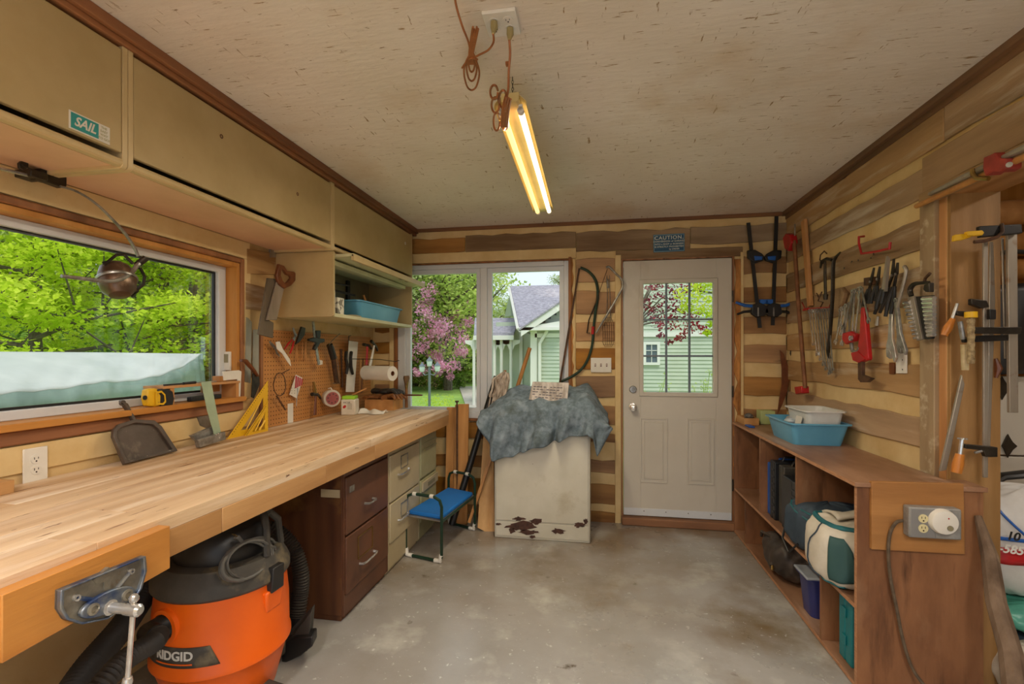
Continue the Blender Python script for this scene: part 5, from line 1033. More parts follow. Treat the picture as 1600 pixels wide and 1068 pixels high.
# contents
M['bluetub'] = mat('light blue plastic', '#6aaed0', '#5a9fc4', rough=.35, scale=3)
def tub(name, label, c, lx, ly, h, m, rz=0, taper=.86, rim=.012, cat='tub', th=.004):
    t = T(name, label, cat, c); Mx = Matrix.Translation(c) @ Matrix.Rotation(rz, 4, 'Z')
    def rr(x, y, z, k=5, r=.03):
        P = []
        for sx_, sy_, a0_ in ((1,1,0),(-1,1,90),(-1,-1,180),(1,-1,270)):
            for i in range(k): a = R(a0_+90*i/(k-1)); P.append((sx_*(x-r)+r*math.cos(a), sy_*(y-r)+r*math.sin(a), z))
        return P
    b = MB(); b.M = Mx; L0 = rr(lx/2*taper, ly/2*taper, 0); L1 = rr(lx/2, ly/2, h); I1 = rr(lx/2-th, ly/2-th, h); I0 = rr(lx/2*taper-th, ly/2*taper-th, th); k = len(L0)
    vs = L0+L1+I1+I0; fs = [tuple(range(k))[::-1], tuple(range(3*k, 4*k))]
    for j in range(3): fs += [(j*k+i, j*k+(i+1) % k, (j+1)*k+(i+1) % k, (j+1)*k+i) for i in range(k)]
    b.add(vs, fs); b.o('basin', m, t)
    b = MB(); b.M = Mx; b.ring(rr(lx/2+rim, ly/2+rim, h-.006), rr(lx/2-.001, ly/2-.001, h-.006), (0,0,.008)); b.o('rim', m, t); return t
p = onX(588, 494, -1.66); q0, q1 = onX(556, 487, -1.65), onX(620, 496, -1.65)
tub('blue_tub', 'light blue plastic tub on the shelf of the open cabinet', Vector((-1.71, (q0.y+q1.y)/2, z0+.0225)), .19, (q1.y-q0.y)*1.06, .125, M['bluetub'])
b = MB(); a = onX(568, 463, -1.72); b.tube([Vector((-1.70,(q0.y+q1.y)/2-.05, z0+.1)), a+Vector((0,.0,.01))], .008, 8); b.top('brush_handle', M['toolwood'], 'wooden handle poking out of the blue tub in the open cabinet', 'handle')
b = MB(); yy = onX(527, 480, -1.64).y; b.box(-1.70, -1.62, yy-.03, yy+.05, z0+.0225, z0+.135); t_ = b.top('paper_box', mat('printed box', '#e8e2d4', '#8a8478', rough=.6, scale=14, contrast=(.5,.52)), 'small white printed box at the left of the open cabinet shelf', 'box', bev=.002)
b = MB(); yy = onX(519, 470, -1.60).y; b.box(-1.60, -1.592, yy-.01, yy+.02, z0+.0225, z0+.17); b.top('white_card', M['paper'], 'white card standing at the left edge of the open cabinet', 'card')
p = Vector((-1.66, onX(552, 484, -1.66).y, z0+.0225)); b = MB(); b.ball(p+Vector((0,0,.011)), .05, 12, (1,1.5,.26)); b.top('cloth_wad', M['tan'], 'beige cloth wad left of the blue tub in the cabinet', 'cloth')
# fascia between cabinets and ceiling
b = MB(); b.box(-1.585, -1.535, -.5, YB-.001, 2.422, ZC); b.box(-1.60, -1.552, -.5, YB-.001, 2.401, 2.421); st(b, 'trim_8', M['trim'], bev=.003)

# ---- arm lamp clamped under the first cabinet
AX = -1.86
al = T('arm_lamp', 'old metal bowl lamp on a curved arm hanging in front of the left window', 'lamp', onX(190, 430, AX))
M['bowl'] = mat('brown bowl metal', '#7a6454', '#5a4638', rough=.32, metal=.6, scale=6, layers=[('#b49c84', 7, (1,1,1), .55, .7)])
G = lambda x, y, X=AX: onX(x, y, X)
b = MB(); b.tube([G(-30,256,-1.88), G(45,274,-1.88), G(68,280,-1.88)], .006, 8); b.o('rod', M['chrome'], al)
b = MB(); b.slab([G(x,y,-1.90) for x,y in ((45,277),(52,265),(58,256),(70,262),(73,270),(94,276),(94,292),(88,294),(66,286),(46,281))], (.03,0,0)); b.box(-1.93,-1.86, 1.30,1.352, 1.965, 1.991); b.o('clamp', M['darksteel'], al, bev=.003)
b = MB(); b.slab([G(x,y,-1.87) for x,y in ((26,255),(34,249),(41,253),(41,262),(34,266),(27,263))], (.01,0,0)); b.tube([G(34,257,-1.86), G(52,266,-1.86)], .003, 6); b.o('wing_nut', M['darksteel'], al, bev=.002)
b = MB(); b.stube([G(94,291), G(120,299), G(150,318), G(178,345), G(198,368), G(210,387), G(216,400)], [.004,.004,.0045,.0055,.006,.006,.006], 10); b.o('curved_arm', M['steel'], al)
b = MB(); b.tube([G(228,403,-1.82), G(212,415,-1.84)], [.013,.012], 12); b.o('socket_tube', M['darksteel'], al)
b = MB(); b.stube([G(96,431,-1.80), G(130,435,-1.80), G(165,439,-1.80), G(185,437,-1.80), G(203,428,-1.81), G(213,416,-1.83), G(220,408,-1.83)], [.006,.007,.007,.008,.009,.009,.010], 10); b.o('handle_rod', M['steel'], al)
cb = G(183,437,-1.86); axd = Vector((.35,-.15,-.85)).normalized(); b = MB()
b.lathe([(.001,-.075),(.03,-.070),(.05,-.052),(.060,-.02),(.062,.008),(.055,.045),(.034,.068),(.001,.075)], cb, axd, n=28); b.o('bowl', M['bowl'], al)
b = MB(); b.lathe([(.066,-.006),(.068,0),(.066,.006),(.062,.006),(.062,-.006)], cb, axd, n=28); b.o('bowl_rim', M['steel'], al)
b = MB(); b.tube([G(160,411,-1.87), G(168,409,-1.86), G(182,398,-1.85), G(194,398,-1.84), G(208,412,-1.83)], .006, 6); b.tube([G(219,418,-1.83), G(226,432,-1.83), G(224,444,-1.83), G(210,456,-1.83)], .006, 6); b.tube([G(204,463,-1.84), G(215,455,-1.83)], .005, 6); b.o('bracket', M['darksteel'], al)

# ================================================================== CEILING: outlet, cords, fluorescent fixture
p = onZ(784, 33, ZC); u = Vector((1,0,0)); 
Mx = frame(p, (1,0,0), (0,-1,0)); o4 = T('ceiling_outlet', 'white four-socket outlet plate on the ceiling with two plugs', 'outlet', p)
a = onZ(754, 14, ZC); c_ = onZ(816, 52, ZC); a2 = onZ(808,10,ZC)
W_ = (a2-a).length; b = MB(); b.M = Mx; H_ = .118; b.box(-W_/2, W_/2, -H_/2, H_/2, 0, .012); b.o('cover_plate', M['paper'], o4, bev=.003)
for sx_ in (-.024, .024):
    for sy_ in (-.020, .020):
        b = MB(); b.M = Mx @ Matrix.Translation((sx_, sy_, .012)); b.lathe([(.0165,0),(.0165,.002),(.001,.002)], (0,0,0), n=20); q = b.o('socket', M['paper'], o4)
        b = MB(); b.M = Mx @ Matrix.Translation((sx_, sy_, .0142)); b.box(-.007,-.005,-.001,.007,0,.0004); b.box(.005,.007,0,.007,0,.0004); b.cyl((0,-.007,0),(0,-.007,.0004),.0028,n=8); b.o('slot', M['hole'], q)
def loopcord(name, label, plug, path, loops, r=.0035):
    t = T(name, label, 'cord', plug)
    b = MB(); b.tube([plug+Vector((0,0,-.002)), plug+Vector((0,.002,-.022)), plug+Vector((0,-.006,-.036)), plug+Vector((0,-.014,-.05))], [.011,.012,.008,.005], 10); b.o('plug', mat('aged plug', '#b0a070', '#988858', rough=.5), t)
    b = MB(); b.stube(path, r, 7); b.o('cable', M['cord'], t)
    b = MB()
    for lp in loops: b.stube(lp, r, 7)
    b.o('cord_bundle', M['cord'], t); return t
ck = lambda x, y, z: onZ(x, y, z)
# left cord: comes from above the frame, bundled, plugs into the plate
P1 = ck(772, 33, ZC-.014); Z1 = ZC-.06
lo = []
for k, (w_, h_) in enumerate(((12,33),(8,25),(5,17))):
    c_ = (738, 96); pts = [ck(737+dx, 82+dy, Z1+.006*k) for dx, dy in ((0,-2),(-w_*.8,h_*.5),(-w_,h_),(-w_*.6,h_*1.6),(0,h_*1.78),(w_*.6,h_*1.6),(w_,h_),(w_*.6,h_*.4),(1,-2))]; lo.append(pts)
for k in range(5): lo.append([ck(741+2*k-2, 42+3*(k % 3), Z1+.004*(k % 2)), ck(739+2*k-3, 60, Z1), ck(736+1.5*k-3, 84, Z1), ck(734+2*k-2, 100, Z1)])
loopcord('hanging_cord', 'orange brown extension cord in a tied bundle left of the ceiling outlet', P1, [P1+Vector((0,-.014,-.05)), ck(771,66,Z1-.01), ck(763,78,Z1), ck(748,86,Z1), ck(738,92,Z1)], lo + [[ck(708,-30,ZC-.02), ck(712,5,ZC-.03), ck(722,40,Z1), ck(732,66,Z1), ck(737,92,Z1)], [ck(722,106,Z1), ck(731,94,Z1), ck(738,91,Z1-.006), ck(746,93,Z1)]])
P2 = ck(797, 43, ZC-.014); Z2 = ZC-.175; lo = []
for dx, dy, w_, h_ in ((-14,-8,6,11),(-12,12,6,12),(0,3,6,14),(-10,38,5,14),(3,36,5,15)):
    lo.append([ck(786+dx+w_*math.cos(a*.6), 152+dy+h_*math.sin(a*.6), Z2-.012*math.sin(a)) for a in range(11)])
for k in range(6): lo.append([ck(790+1.6*k, 150+k, Z2-.01*(k % 2)), ck(785+2*k, 172, Z2-.01), ck(783+2*k, 198, Z2-.012)])
loopcord('fixture_cord', 'bundled brown cord hanging from the ceiling outlet over the light fixture', P2, [P2+Vector((0,-.014,-.05)), ck(797,85,ZC-.10), ck(795,110,ZC-.14), ck(794,140,Z2), ck(790,160,Z2)], lo, .004)
b = MB(); q = ck(793,100,ZC-.095); b.box(q.x-.006, q.x+.006, q.y-.008, q.y+.008, q.z-.005, q.z+.005); b.top('cord_clip', M['cord'], 'small brown switch clip on the fixture cord', 'clip')
# fixture frame: from near top to far
FN = Vector((-.325, 1.80, 2.365)); FF = Vector((-.325, 3.02, 2.305)); fd = (FF-FN).normalized()
fx = T('fluorescent_fixture', 'lit twin-tube fluorescent shop light hanging on chains from the ceiling', 'light fixture', FN)
Mf = Matrix((Vector((1,0,0)), fd, Vector((1,0,0)).cross(fd))).transposed().to_4x4(); Mf.translation = FN; LF = (FF-FN).length
M['fixw'] = mat('cream enamel reflector', '#d8c48c', '#c8b278', rough=.35)
b = MB(); b.M = Mf; b.slab([(-.034,0,0),(.034,0,0),(.034,0,-.028),(.026,0,-.036),(-.026,0,-.036),(-.034,0,-.028)], (0,LF,0)); b.o('housing', M['fixw'], fx)
for s_ in (-1, 1):
    b = MB(); b.M = Mf; b.slab([(s_*.034,.01,-.004),(s_*.062,.01,-.030),(s_*.064,.01,-.048),(s_*.062,.01,-.048),(s_*.059,.01,-.031),(s_*.034,.01,-.006)], (0,LF-.02,0)); b.o('reflector_wing', M['fixw'], fx)
    b = MB(); b.M = Mf; b.cyl((s_*.036,.05,-.052),(s_*.036,LF-.05,-.052),.0125,n=14); tu = b.o('tube', glow('warm fluorescent', (1,.84,.50,1), 3.2) if s_ > 0 else glow('amber fluorescent', (1,.70,.26,1), 1.5), fx)
    for y_ in (.03, LF-.045):
        b = MB(); b.M = Mf; b.cyl((s_*.036,y_,-.052),(s_*.036,y_+.02,-.052),.0132,n=12); b.box(s_*.036-.008,s_*.036+.008,y_ if y_<.1 else y_+.008,(y_ if y_<.1 else y_+.008)+.012,-.052,-.03); b.o('lamp_holder', M['paper'], fx)
for y_ in (.06, LF-.08):
    w0 = Mf @ Vector((0,y_,0)); n_ = max(3, int((ZC-w0.z)/.013))
    b = MB()
    for k in range(n_):
        c_ = Vector((w0.x, w0.y, w0.z + (ZC-w0.z)*(k+.5)/n_)); h_ = (ZC-w0.z)/n_*.62
        b.tube([c_ + (Vector((1,0,0)) if k % 2 else Vector((0,1,0)))*.0035*math.cos(q*1.047) + Vector((0,0,1))*h_*math.sin(q*1.047) for q in range(6)], .0012, 4, closed=True)
    b.o('chain', M['darksteel'], fx)
def lamp_area(name, loc, e, sx_, sy_, col, rot=(0,0,0)):
    l = bpy.data.lights.new(name, 'AREA'); l.shape = 'RECTANGLE'; l.size = sx_; l.size_y = sy_; l.energy = e; l.color = col
    o = bpy.data.objects.new(name, l); C.objects.link(o); o.location = loc; o.rotation_euler = rot; return o
lamp_area('fixture_light', (-.325, 2.41, 2.255), LAMP_FAR, .11, 1.1, (1,.86,.62), (R(-2.8),0,0))
# two unseen fill lights, added behind the camera to brighten the room
for i, (x, y) in enumerate(((-.75,-.45),(.75,-.45))):
    t = T('fluorescent_fixture', ('left' if i == 0 else 'right')+' unseen fluorescent fill light added on the ceiling behind the camera', 'light fixture', (x, y, ZC))
    b = MB(); b.box(x-.05, x+.05, y-.6, y+.6, ZC-.24, ZC-.20); b.o('housing', M['fixw'], t)
    for yy in (y-.5, y+.5): b = MB(); b.cyl((x, yy, ZC-.20), (x, yy, ZC), .003, n=6); b.o('suspension_rod', M['steel'], t)
    for s_ in (-1, 1): b = MB(); b.cyl((x+s_*.036,y-.56,ZC-.256),(x+s_*.036,y+.56,ZC-.256),.0125); b.o('tube', glow('fill tube glow', (1,.93,.84,1), 4), t)
    lamp_area('fill_light', (x, y, ZC-.285), FILL_BACK, .2, 1.15, (1,.95,.89), (R(-8),0,0)); lamp_area('fill_uplight', (x, y, ZC-.19), FILL_UP, .2, 1.15, (1,.95,.9), (R(180),0,0))
# side room lamp
b = MB(); b.lathe([(.07,-.03),(.10,0),(.001,.0)], (2.4,1.6,ZC-.01), n=20); b.top('ceiling_lamp', glow('bulb', (1,.9,.75,1), 4), 'small round ceiling lamp in the side room', 'lamp')
lamp_area('side_lamp', (2.4, 1.6, ZC-.06), LAMP_FIX, .2, .2, (1,.9,.78))
M['oh'] = wood('varnished orange handle', '#cf8438', '#b06824', ZG, rough=.35)
# ================================================================== KNEELER STOOL
Gt = mat('dark green tube', '#1d3a2c', '#17301f', rough=.35)
fl = lambda px, py: onZ(px, py, 0)
A0, A1, A2, A3 = fl(634,868), fl(690,880), fl(701,818), fl(742,829)     # four feet: near left, near right, far left, far right
ks = T('garden_kneeler', 'green tube garden kneeler stool with blue foam pad in front of the green cabinet', 'stool', (A0+A1+A2+A3)/4)
kt = {}
for nm, F0, F1 in (('near', A0, A1), ('far', A2, A3)):
    up = Vector((0,0,1)); H = .43 if nm == 'near' else .43; w_ = (F1-F0).normalized(); r_ = .045
    P = [F0+w_*r_+up*.012, F0+up*r_*.4+w_*.008, F0+up*r_, F0+up*(H-.06), F0+up*(H-.02)+w_*.015, F0+up*H+w_*.06, F1+up*H-w_*.06, F1+up*(H-.02)-w_*.015, F1+up*(H-.06), F1+up*r_, F1+up*r_*.4-w_*.008, F1+up*.012-w_*r_]
    b = MB(); b.tube(P, .0105, 10, closed=True); b.o('tube_frame', Gt, ks)
    for F, sg in ((F0, 1), (F1, -1)):
        b = MB(); b.tube([F+w_*sg*.055+up*.012, F+w_*sg*.012+up*.014, F+up*.055+w_*sg*.003], .0145, 10); b.o('foot_cap', M['paper'], ks)
        b = MB(); c_ = F+up*H+w_*sg*.075; b.tube([c_-w_*.014, c_+w_*.014], .0135, 10); b.o('grip_clip', M['paper'], ks)
    kt[nm] = (F0, F1)
hz_ = Vector((0,0,.27)); c0, c1, c2, c3 = A0+hz_, A1+hz_, A3+hz_, A2+hz_
b = MB(); 
for a, c_ in ((c0,c3),(c1,c2)): b.tube([a, c_], .009, 8)
b.o('side_rail', Gt, ks)
b = MB(); b.slab([c0,c1,c2,c3], (0,0,.006)); b.o('pad_tray', M['alu'], ks)
b = MB(); i_ = lambda p: p.lerp((c0+c1+c2+c3)/4, .07); b.slab([i_(c0)+Vector((0,0,.007)), i_(c1)+Vector((0,0,.007)), i_(c2)+Vector((0,0,.007)), i_(c3)+Vector((0,0,.007))], (0,0,.028)); b.o('foam_pad', mat('blue foam', '#1878d0', '#1670c4', rough=.55, scale=5), ks, bev=.008)

# ================================================================== BACK WALL CORNER: boards, pipe, chest, towel
oy = M['jamb']
for k, (x0,x1,yt,yb_,yy,lab) in enumerate(((698,711,636,760,3.93,'left'),(711,725,632,800,3.90,'middle'),(716,732,631,760,3.86,'right'))):
    a, c_ = onY(x0,yt,yy), onY(x1,yt,yy); fx0 = onY(x0-2, 800, yy-.12)
    b = MB(); b.slab([a, c_, Vector((c_.x+.02, yy-.12, .0)), Vector((a.x+.02, yy-.12, .0))], (0,.022,0)); b.top('leaning_board', oy, '%s of the three orange pine boards leaning below the window' % lab, 'board', 'orange pine boards under the window', bev=.002)
a = onY(714,628,3.84); b = MB(); b.cyl(a, Vector((a.x+.03, 3.76, .0)), .007, n=8); b.lathe([(.001,0),(.016,0),(.016,.012),(.001,.014)], a, n=10); b.top('bar_clamp', M['rust'], 'rusty iron bar clamp standing between the orange boards', 'clamp')
a = onY(776,588,3.93); c_ = Vector((-1.08, 3.45, .0)); b = MB(); pts = [a, c_]; c_ = onZ(708, 816, 0); c_.y = 3.66; c_ = Vector((onY(706,818,3.66).x, 3.66, .022)); b.cyl(c_, a, .026, n=18); b.top('black_pipe', M['black'], 'long black pipe leaning against the window frame left of the white chest', 'pipe')
a, c_ = onY(757,650,3.90), onY(770,650,3.90); b = MB(); b.slab([a, c_, onY(773,838,3.62)*1.0, onY(746,824,3.62)], (0,.02,0)); b.top('leaning_board', wood('pale pine', '#dcae74', '#c08e54', ZG), 'pale perforated pine board leaning beside the white chest', 'board', bev=.002)
b = MB(); b.bar(onY(768,712,3.70), onY(733,816,3.60), .022, .022, (0,1,0)); b.top('wood_strip', M['toolwood'], 'thin wooden strip crossing in front of the pale board', 'strip')
M['chestw'] = mat('chipped white enamel', '#d2cec0', '#c2bdac', rough=.42, scale=2.2, layers=[('#4a2c1e', 60, (1,1,1), .735, .75), ('#ada48c', 4, (1,1,1), .6, .8)])
CHY, CH0, CH1, CHZ = 3.515, -.753, -.045, .80
ch = T('metal_chest', 'old white enamel metal cabinet with rust patches under the grey towel', 'cabinet', (-.4, 3.72, 0))
b = MB(); b.box(CH0, CH1, CHY, 3.92, 0, CHZ); b.o('body', M['chestw'], ch, bev=.008)
b = MB(); b.box(CH0+.012, CH1-.012, CHY-.008, CHY, .135, CHZ-.02); b.o('front_panel', M['chestw'], ch, bev=.004)
b = MB(); b.box(CH0+.012, CH1-.012, CHY-.006, CHY, .02, .125); b.o('kick_panel', M['chestw'], ch, bev=.003)
r_ = random.Random(11); M['chip'] = mat('bare rusted metal', '#3a241c', '#55362a', rough=.7, scale=40)
for (px, py, rx, ry) in ((814,821,25,8),(811,810,10,4),(838,814,13,5),(872,829,12,5),(905,820,10,4),(915,814,4,5),(800,828,6,5),(826,831,18,4),(779,818,5,2),(832,838,5,3)):
    k = 18; pts = [onY(px+rx*math.cos(i*.349)*r_.uniform(.55,1.15), py+ry*math.sin(i*.349)*r_.uniform(.5,1.2), CHY-.0085) for i in range(k)]
    b = MB(); b.slab(pts, (0,-.0006,0)); b.o('rust_patch', M['chip'], ch)
# boxy thing under towel is suggested by the towel; the towel rests on a covered grinder box
b = MB(); b.box(CH0+.08, CH1-.05, 3.58, 3.88, CHZ, 1.01); b.top('covered_box', M['rust'], 'box hidden under the grey towel on the white chest', 'box', bev=.01)
M['towel'] = mat('slate terry towel', '#7c8c98', '#5c6a72', rough=.95, scale=26, bump=1, bscale=150, layers=[('#98a6b2', 9, (1,1,1), .52, .75), ('#485048', 5, (1,1,1), .55, .75)])
LXs = [0,.06,.14,.22,.5,.84,.9,.96,1]
X_s = [-.86,-.80,-.745,-.68,-.42,-.07,-.02,.04,.085]
ZT = [.93,.98,1.06,1.10,1.12,1.12,1.07,.97,.90]
HM = [.86,.72,.60,.60,.70,.81,.66,.74,.84]
def tw(u, v):
    X = float(np.interp(u, LXs, X_s)); zt = float(np.interp(u, LXs, ZT)); zt += .006*math.sin(u*31) ; hm = float(np.interp(u, LXs, HM))
    fr = 3.497 - .006*math.sin(u*9)
    if v < .35: t = v/.35; Y = 3.91 + (fr-3.91)*t; Z = zt - .085*t*min(1, u*5, (1-u)*5+.2) + .007*math.sin(Y*45+u*24) + .006*math.sin(u*37+Y*20) - (.0 if t < .9 else (t-.9)*.12)
    else:
        t = (v-.35)/.65; z0_ = zt-.085*min(1, u*5, (1-u)*5+.2)-.012; Z = z0_ + (hm-z0_)*t; fold = math.sin(u*27+math.sin(u*9)*1.8+t*2.2)
        Y = fr - .022*min(1, t*5) - .085*t**.8*(.5+.5*fold) - .012*math.sin(t*9+u*13)*t - .010*math.sin(u*70+t*6)*t; Z += .008*math.sin(u*50+3*t)*t
        X += .012*t*math.sin(u*25) + (.03*t if u > .85 else (-.0*t))
    return (X, Y, Z)
b = MB(); b.grid(tw, 110, 60); b.top('towel', M['towel'], 'slate grey terry towel draped over the white chest', 'towel', solid=.007, smooth=180)
wb = T('printed_box', 'weathered grey box with faded print standing on the towel', 'box', onY(860,628,3.62))
A = [onY(832,596,3.57), onY(889,598,3.57), onY(886,629,3.515), onY(826,624,3.515)]; b = MB(); b.slab(A, (0,.03,.0)); b.o('box', mat('weathered board print', '#c8c0ba', '#9a9088', rough=.8, scale=14, stretch=(2,1,.6), contrast=(.4,.6)), wb, bev=.002)
b = MB(); 
for i in range(5):
    for j in range(9):
        if (i*7+j*3) % 5: q = A[3].lerp(A[2], .06+.09*j+.01*(i%2)).lerp(A[0].lerp(A[1], .06+.09*j), .15+.14*i); b.slab([q, q+Vector((.016+.008*((i+j)%3),0,0)), q+Vector((.016,.001,.006)), q+Vector((0,.001,.006))], (0,-.0008,0))
b.o('faded_print', mat('faded print', '#5c5660', rough=.8), wb, kind='stuff')
# mop and broom handle
mp_ = T('mop', 'grey string mop standing head up behind the towel', 'mop', onY(790, 640, 3.93)); b = MB(); r_ = random.Random(3)
for k in range(46):
    s_ = r_.uniform(-1,1); d_ = r_.uniform(0,.04); x0 = 789+6*s_; e = (776 + 22*s_*.6 + r_.uniform(-3,3), 628+r_.uniform(-12,14))
    b.tube([onY(x0,580+abs(s_)*3,3.86-d_), onY(x0-6+8*s_,592,3.84-d_), onY((x0+e[0])/2-2+3*s_,608,3.83-d_), onY(e[0],e[1],3.82-d_)], .006, 5)
b.o('strings', mat('mop cotton', '#d8cabc', '#82705e', rough=.95, scale=45, stretch=(1,1,.3)), mp_, kind='stuff')
b = MB(); b.cyl(onY(789,578,3.87), Vector((onY(789,700,3.9).x, 3.945, .3)), .012, n=8); b.o('handle', M['toolwood'], mp_)
b = MB(); b.cyl(onY(828,543,3.95), onY(806,612,3.93), .017, n=12); b.top('broom_handle', M['toolwood'], 'wooden broom handle slanting across the window behind the towel', 'broom')
# ---- things on the back wall
PB = lambda x, y, o=.03: Q('B', x, y, o)
nb = NRM['B']
bs = T('bow_saw', 'large bow saw with green and black curved frame hanging between window and door', 'saw', PB(907,416))
b = MB(); b.stube([PB(907,418),PB(918,423),PB(928,433),PB(933,446),PB(934,462),PB(931,482),PB(928,505)], [.010,.011,.012,.012,.012,.012,.011], 10); b.stube([PB(928,505),PB(927,520),PB(925,540),PB(918,562),PB(907,578),PB(893,588),PB(876,596)], .011, 10); b.o('frame', Gt, bs)
b = MB(); b.tube([PB(927,510,.031),PB(926,522,.031)], .0135, 10); b.o('red_band', M['red'], bs)
b = MB(); blade(b, PB(905,419,.035), PB(874,603,.05), .014, .018, .002, Vector((.3,-1,0)).normalized()); b.o('blade', M['rust'], bs)
b = MB(); b.tube([PB(932,470,.035),PB(920,500,.035),PB(917,520,.035),PB(922,520,.035)], .005, 6); b.o('tension_rod', M['darksteel'], bs)
bs = T('bow_saw', 'smaller steel bow saw with bent tube hanging close to the door frame', 'saw', PB(949,416,.06))
b = MB(); b.stube([PB(947,418,.06),PB(952,417,.06),PB(963,428,.06),PB(971,436,.06),PB(973,446,.06),PB(968,458,.06),PB(948,492,.06),PB(931,520,.06)], .009, 10); b.o('frame', M['steel'], bs)
b = MB(); b.tube([PB(949,420,.066),PB(942,440,.066),PB(930,475,.066)], .003, 6); b.o('blade', M['rust'], bs)
gb = T('wire_grill_basket', 'thin wire grilling basket with long handle hanging near the light switches', 'grill basket', PB(950,436))
b = MB()
for k in range(6): x = 942+3.4*k; b.tube([PB(946+1.6*k,495,.03),PB(x-.5,505,.03),PB(x,520,.03),PB(x,535,.03),PB(946+1.8*k,542,.03)], .0016, 4)
for y in (500,508,518,528,538): b.tube([PB(942,y,.031),PB(960,y,.031)], .0014, 4)
b.o('basket_wires', M['rust'], gb, kind='stuff')
b = MB(); b.tube([PB(948,430,.03),PB(949,460,.03),PB(948,497,.03)], .0028, 5); b.tube([PB(952,430,.03),PB(953,460,.03),PB(954,497,.03)], .0028, 5); b.tube([PB(949,436,.03),PB(950,450,.03)], .009, 8); b.o('handle', M['steel'], gb)
outlet(None, (1,0,0), (0,0,1), .165, .118, PB(939,570,.015), 'switch_plate', 'white triple light switch plate left of the door', 'switch', nsock=((-.046,0),(0,0),(.046,0)), kind='switch')
# caution sign
sg = T('caution_sign', 'small blue caution sign with raised white lettering above the door', 'sign', PB(1045,392,.02))
ca, cb_ = PB(1021,366,.03), PB(1070,392,.03); W_, H_ = cb_.x-ca.x, ca.z-cb_.z; cc = (ca+cb_)/2; cc.y = YB-.016
Mx = frame(cc, (1,0,.01), (0,0,1))
M['signblue'] = mat('sign blue', '#1c5578', '#184a6c', rough=.4); M['signw'] = mat('sign white', '#d8dcd0', rough=.5)
b = MB(); b.M = Mx; b.box(-W_/2, W_/2, -H_/2, H_/2, 0, .008); b.o('plate', M['signblue'], sg, bev=.003)
b = MB(); b.M = Mx; o_ = [(-W_/2+.003,-H_/2+.003,.008),(W_/2-.003,-H_/2+.003,.008),(W_/2-.003,H_/2-.003,.008),(-W_/2+.003,H_/2-.003,.008)]; i_ = [(x*.965, y*.94, .008) for x, y, z in o_]; b.ring(o_, i_, (0,0,.0015)); b.o('border', mat('sign edge', '#8ab0c4', rough=.4), sg)
for s_, y_, sz, dx in (('CAUTION.', .041, .040, 0), ('CONVERSION of GARAGE', .013, .019, 0), ('INTO a SHOP or BUSINESS', -.009, .017, 0), ('IS STRICTLY PROHIBITED', -.030, .018, 0), ('by ORDER', -.050, .016, .04)):
    text(s_, 'lettering', M['signw'], sg, Mx @ Matrix.Translation((dx, y_, .0086)), sz, .0008, bold=.0006 if sz > .03 else .0003, xs=1.05, space=1.05 if sz < .03 else 1.15)
# two black and blue quick clamps
for k, (xt, yt, xb2, yb2, lab) in enumerate(((1169,348,1187,512,'left'),(1213,338,1207,508,'right'))):
    t = T('quick_clamp', '%s of the two long black and blue one-hand bar clamps beside the door' % lab, 'clamp', PB(xt, yt, .05), 'one-hand clamps beside the door')
    b = MB(); blade(b, PB(xt,yt,.05), PB(xb2,yb2,.05), .026, .026, .008, nb); b.o('bar', M['black'], t)
    cx_ = lambda y: xt+(xb2-xt)*(y-yt)/(yb2-yt)
    s_ = 1 if k == 0 else -1; xx = cx_(403)
    b = MB(); b.slab([PB(xx-9*s_,392,.04),PB(xx+3*s_,391,.04),PB(xx+14*s_,397,.04),PB(xx+18*s_,402,.04),PB(xx+16*s_,408,.04),PB(xx+4*s_,412,.04),PB(xx-8*s_,404,.04)], (0,-.03,0)); b.o('fixed_jaw', M['black'], t, bev=.006)
    b = MB(); b.slab([PB(xx+1*s_,401,.036),PB(xx+14*s_,402,.036),PB(xx+13*s_,407,.036),PB(xx+2*s_,408,.036)], (0,-.042,0)); b.o('jaw_pad', M['blueP'], t, bev=.003)
    xx = cx_(482)
    b = MB(); b.slab([PB(xx-10*s_,476,.038),PB(xx+2*s_,473,.038),PB(xx+13*s_,479,.038),PB(xx+16*s_,488,.038),PB(xx+8*s_,494,.038),PB(xx-4*s_,496,.038),PB(xx-12*s_,490,.038)], (0,-.036,0)); b.o('sliding_jaw', M['black'], t, bev=.006)
    b = MB(); b.slab([PB(xx+2*s_,468,.04),PB(xx+12*s_,468,.04),PB(xx+16*s_,474,.04),PB(xx+2*s_,476,.04)], (0,-.03,0)); b.o('release_lever', M['blueP'], t, bev=.003)
    b = MB(); b.tube([PB(xx-8*s_,478,.06),PB(xx-20*s_,477,.065),PB(xx-34*s_,472,.06)], [.013,.013,.009], 10); b.o('blue_handle', M['blueP'], t)
    b = MB(); b.tube([PB(xx-10*s_,486,.06),PB(xx-22*s_,487,.065),PB(xx-32*s_,491,.06)], [.012,.010,.008], 10); b.o('trigger', M['black'], t)
    b = MB(); blade(b, PB(xx+1,480,.076), PB(xx+1,494,.076), .010, .010, .001, nb); b.o('silver_plate', M['steel'], t)
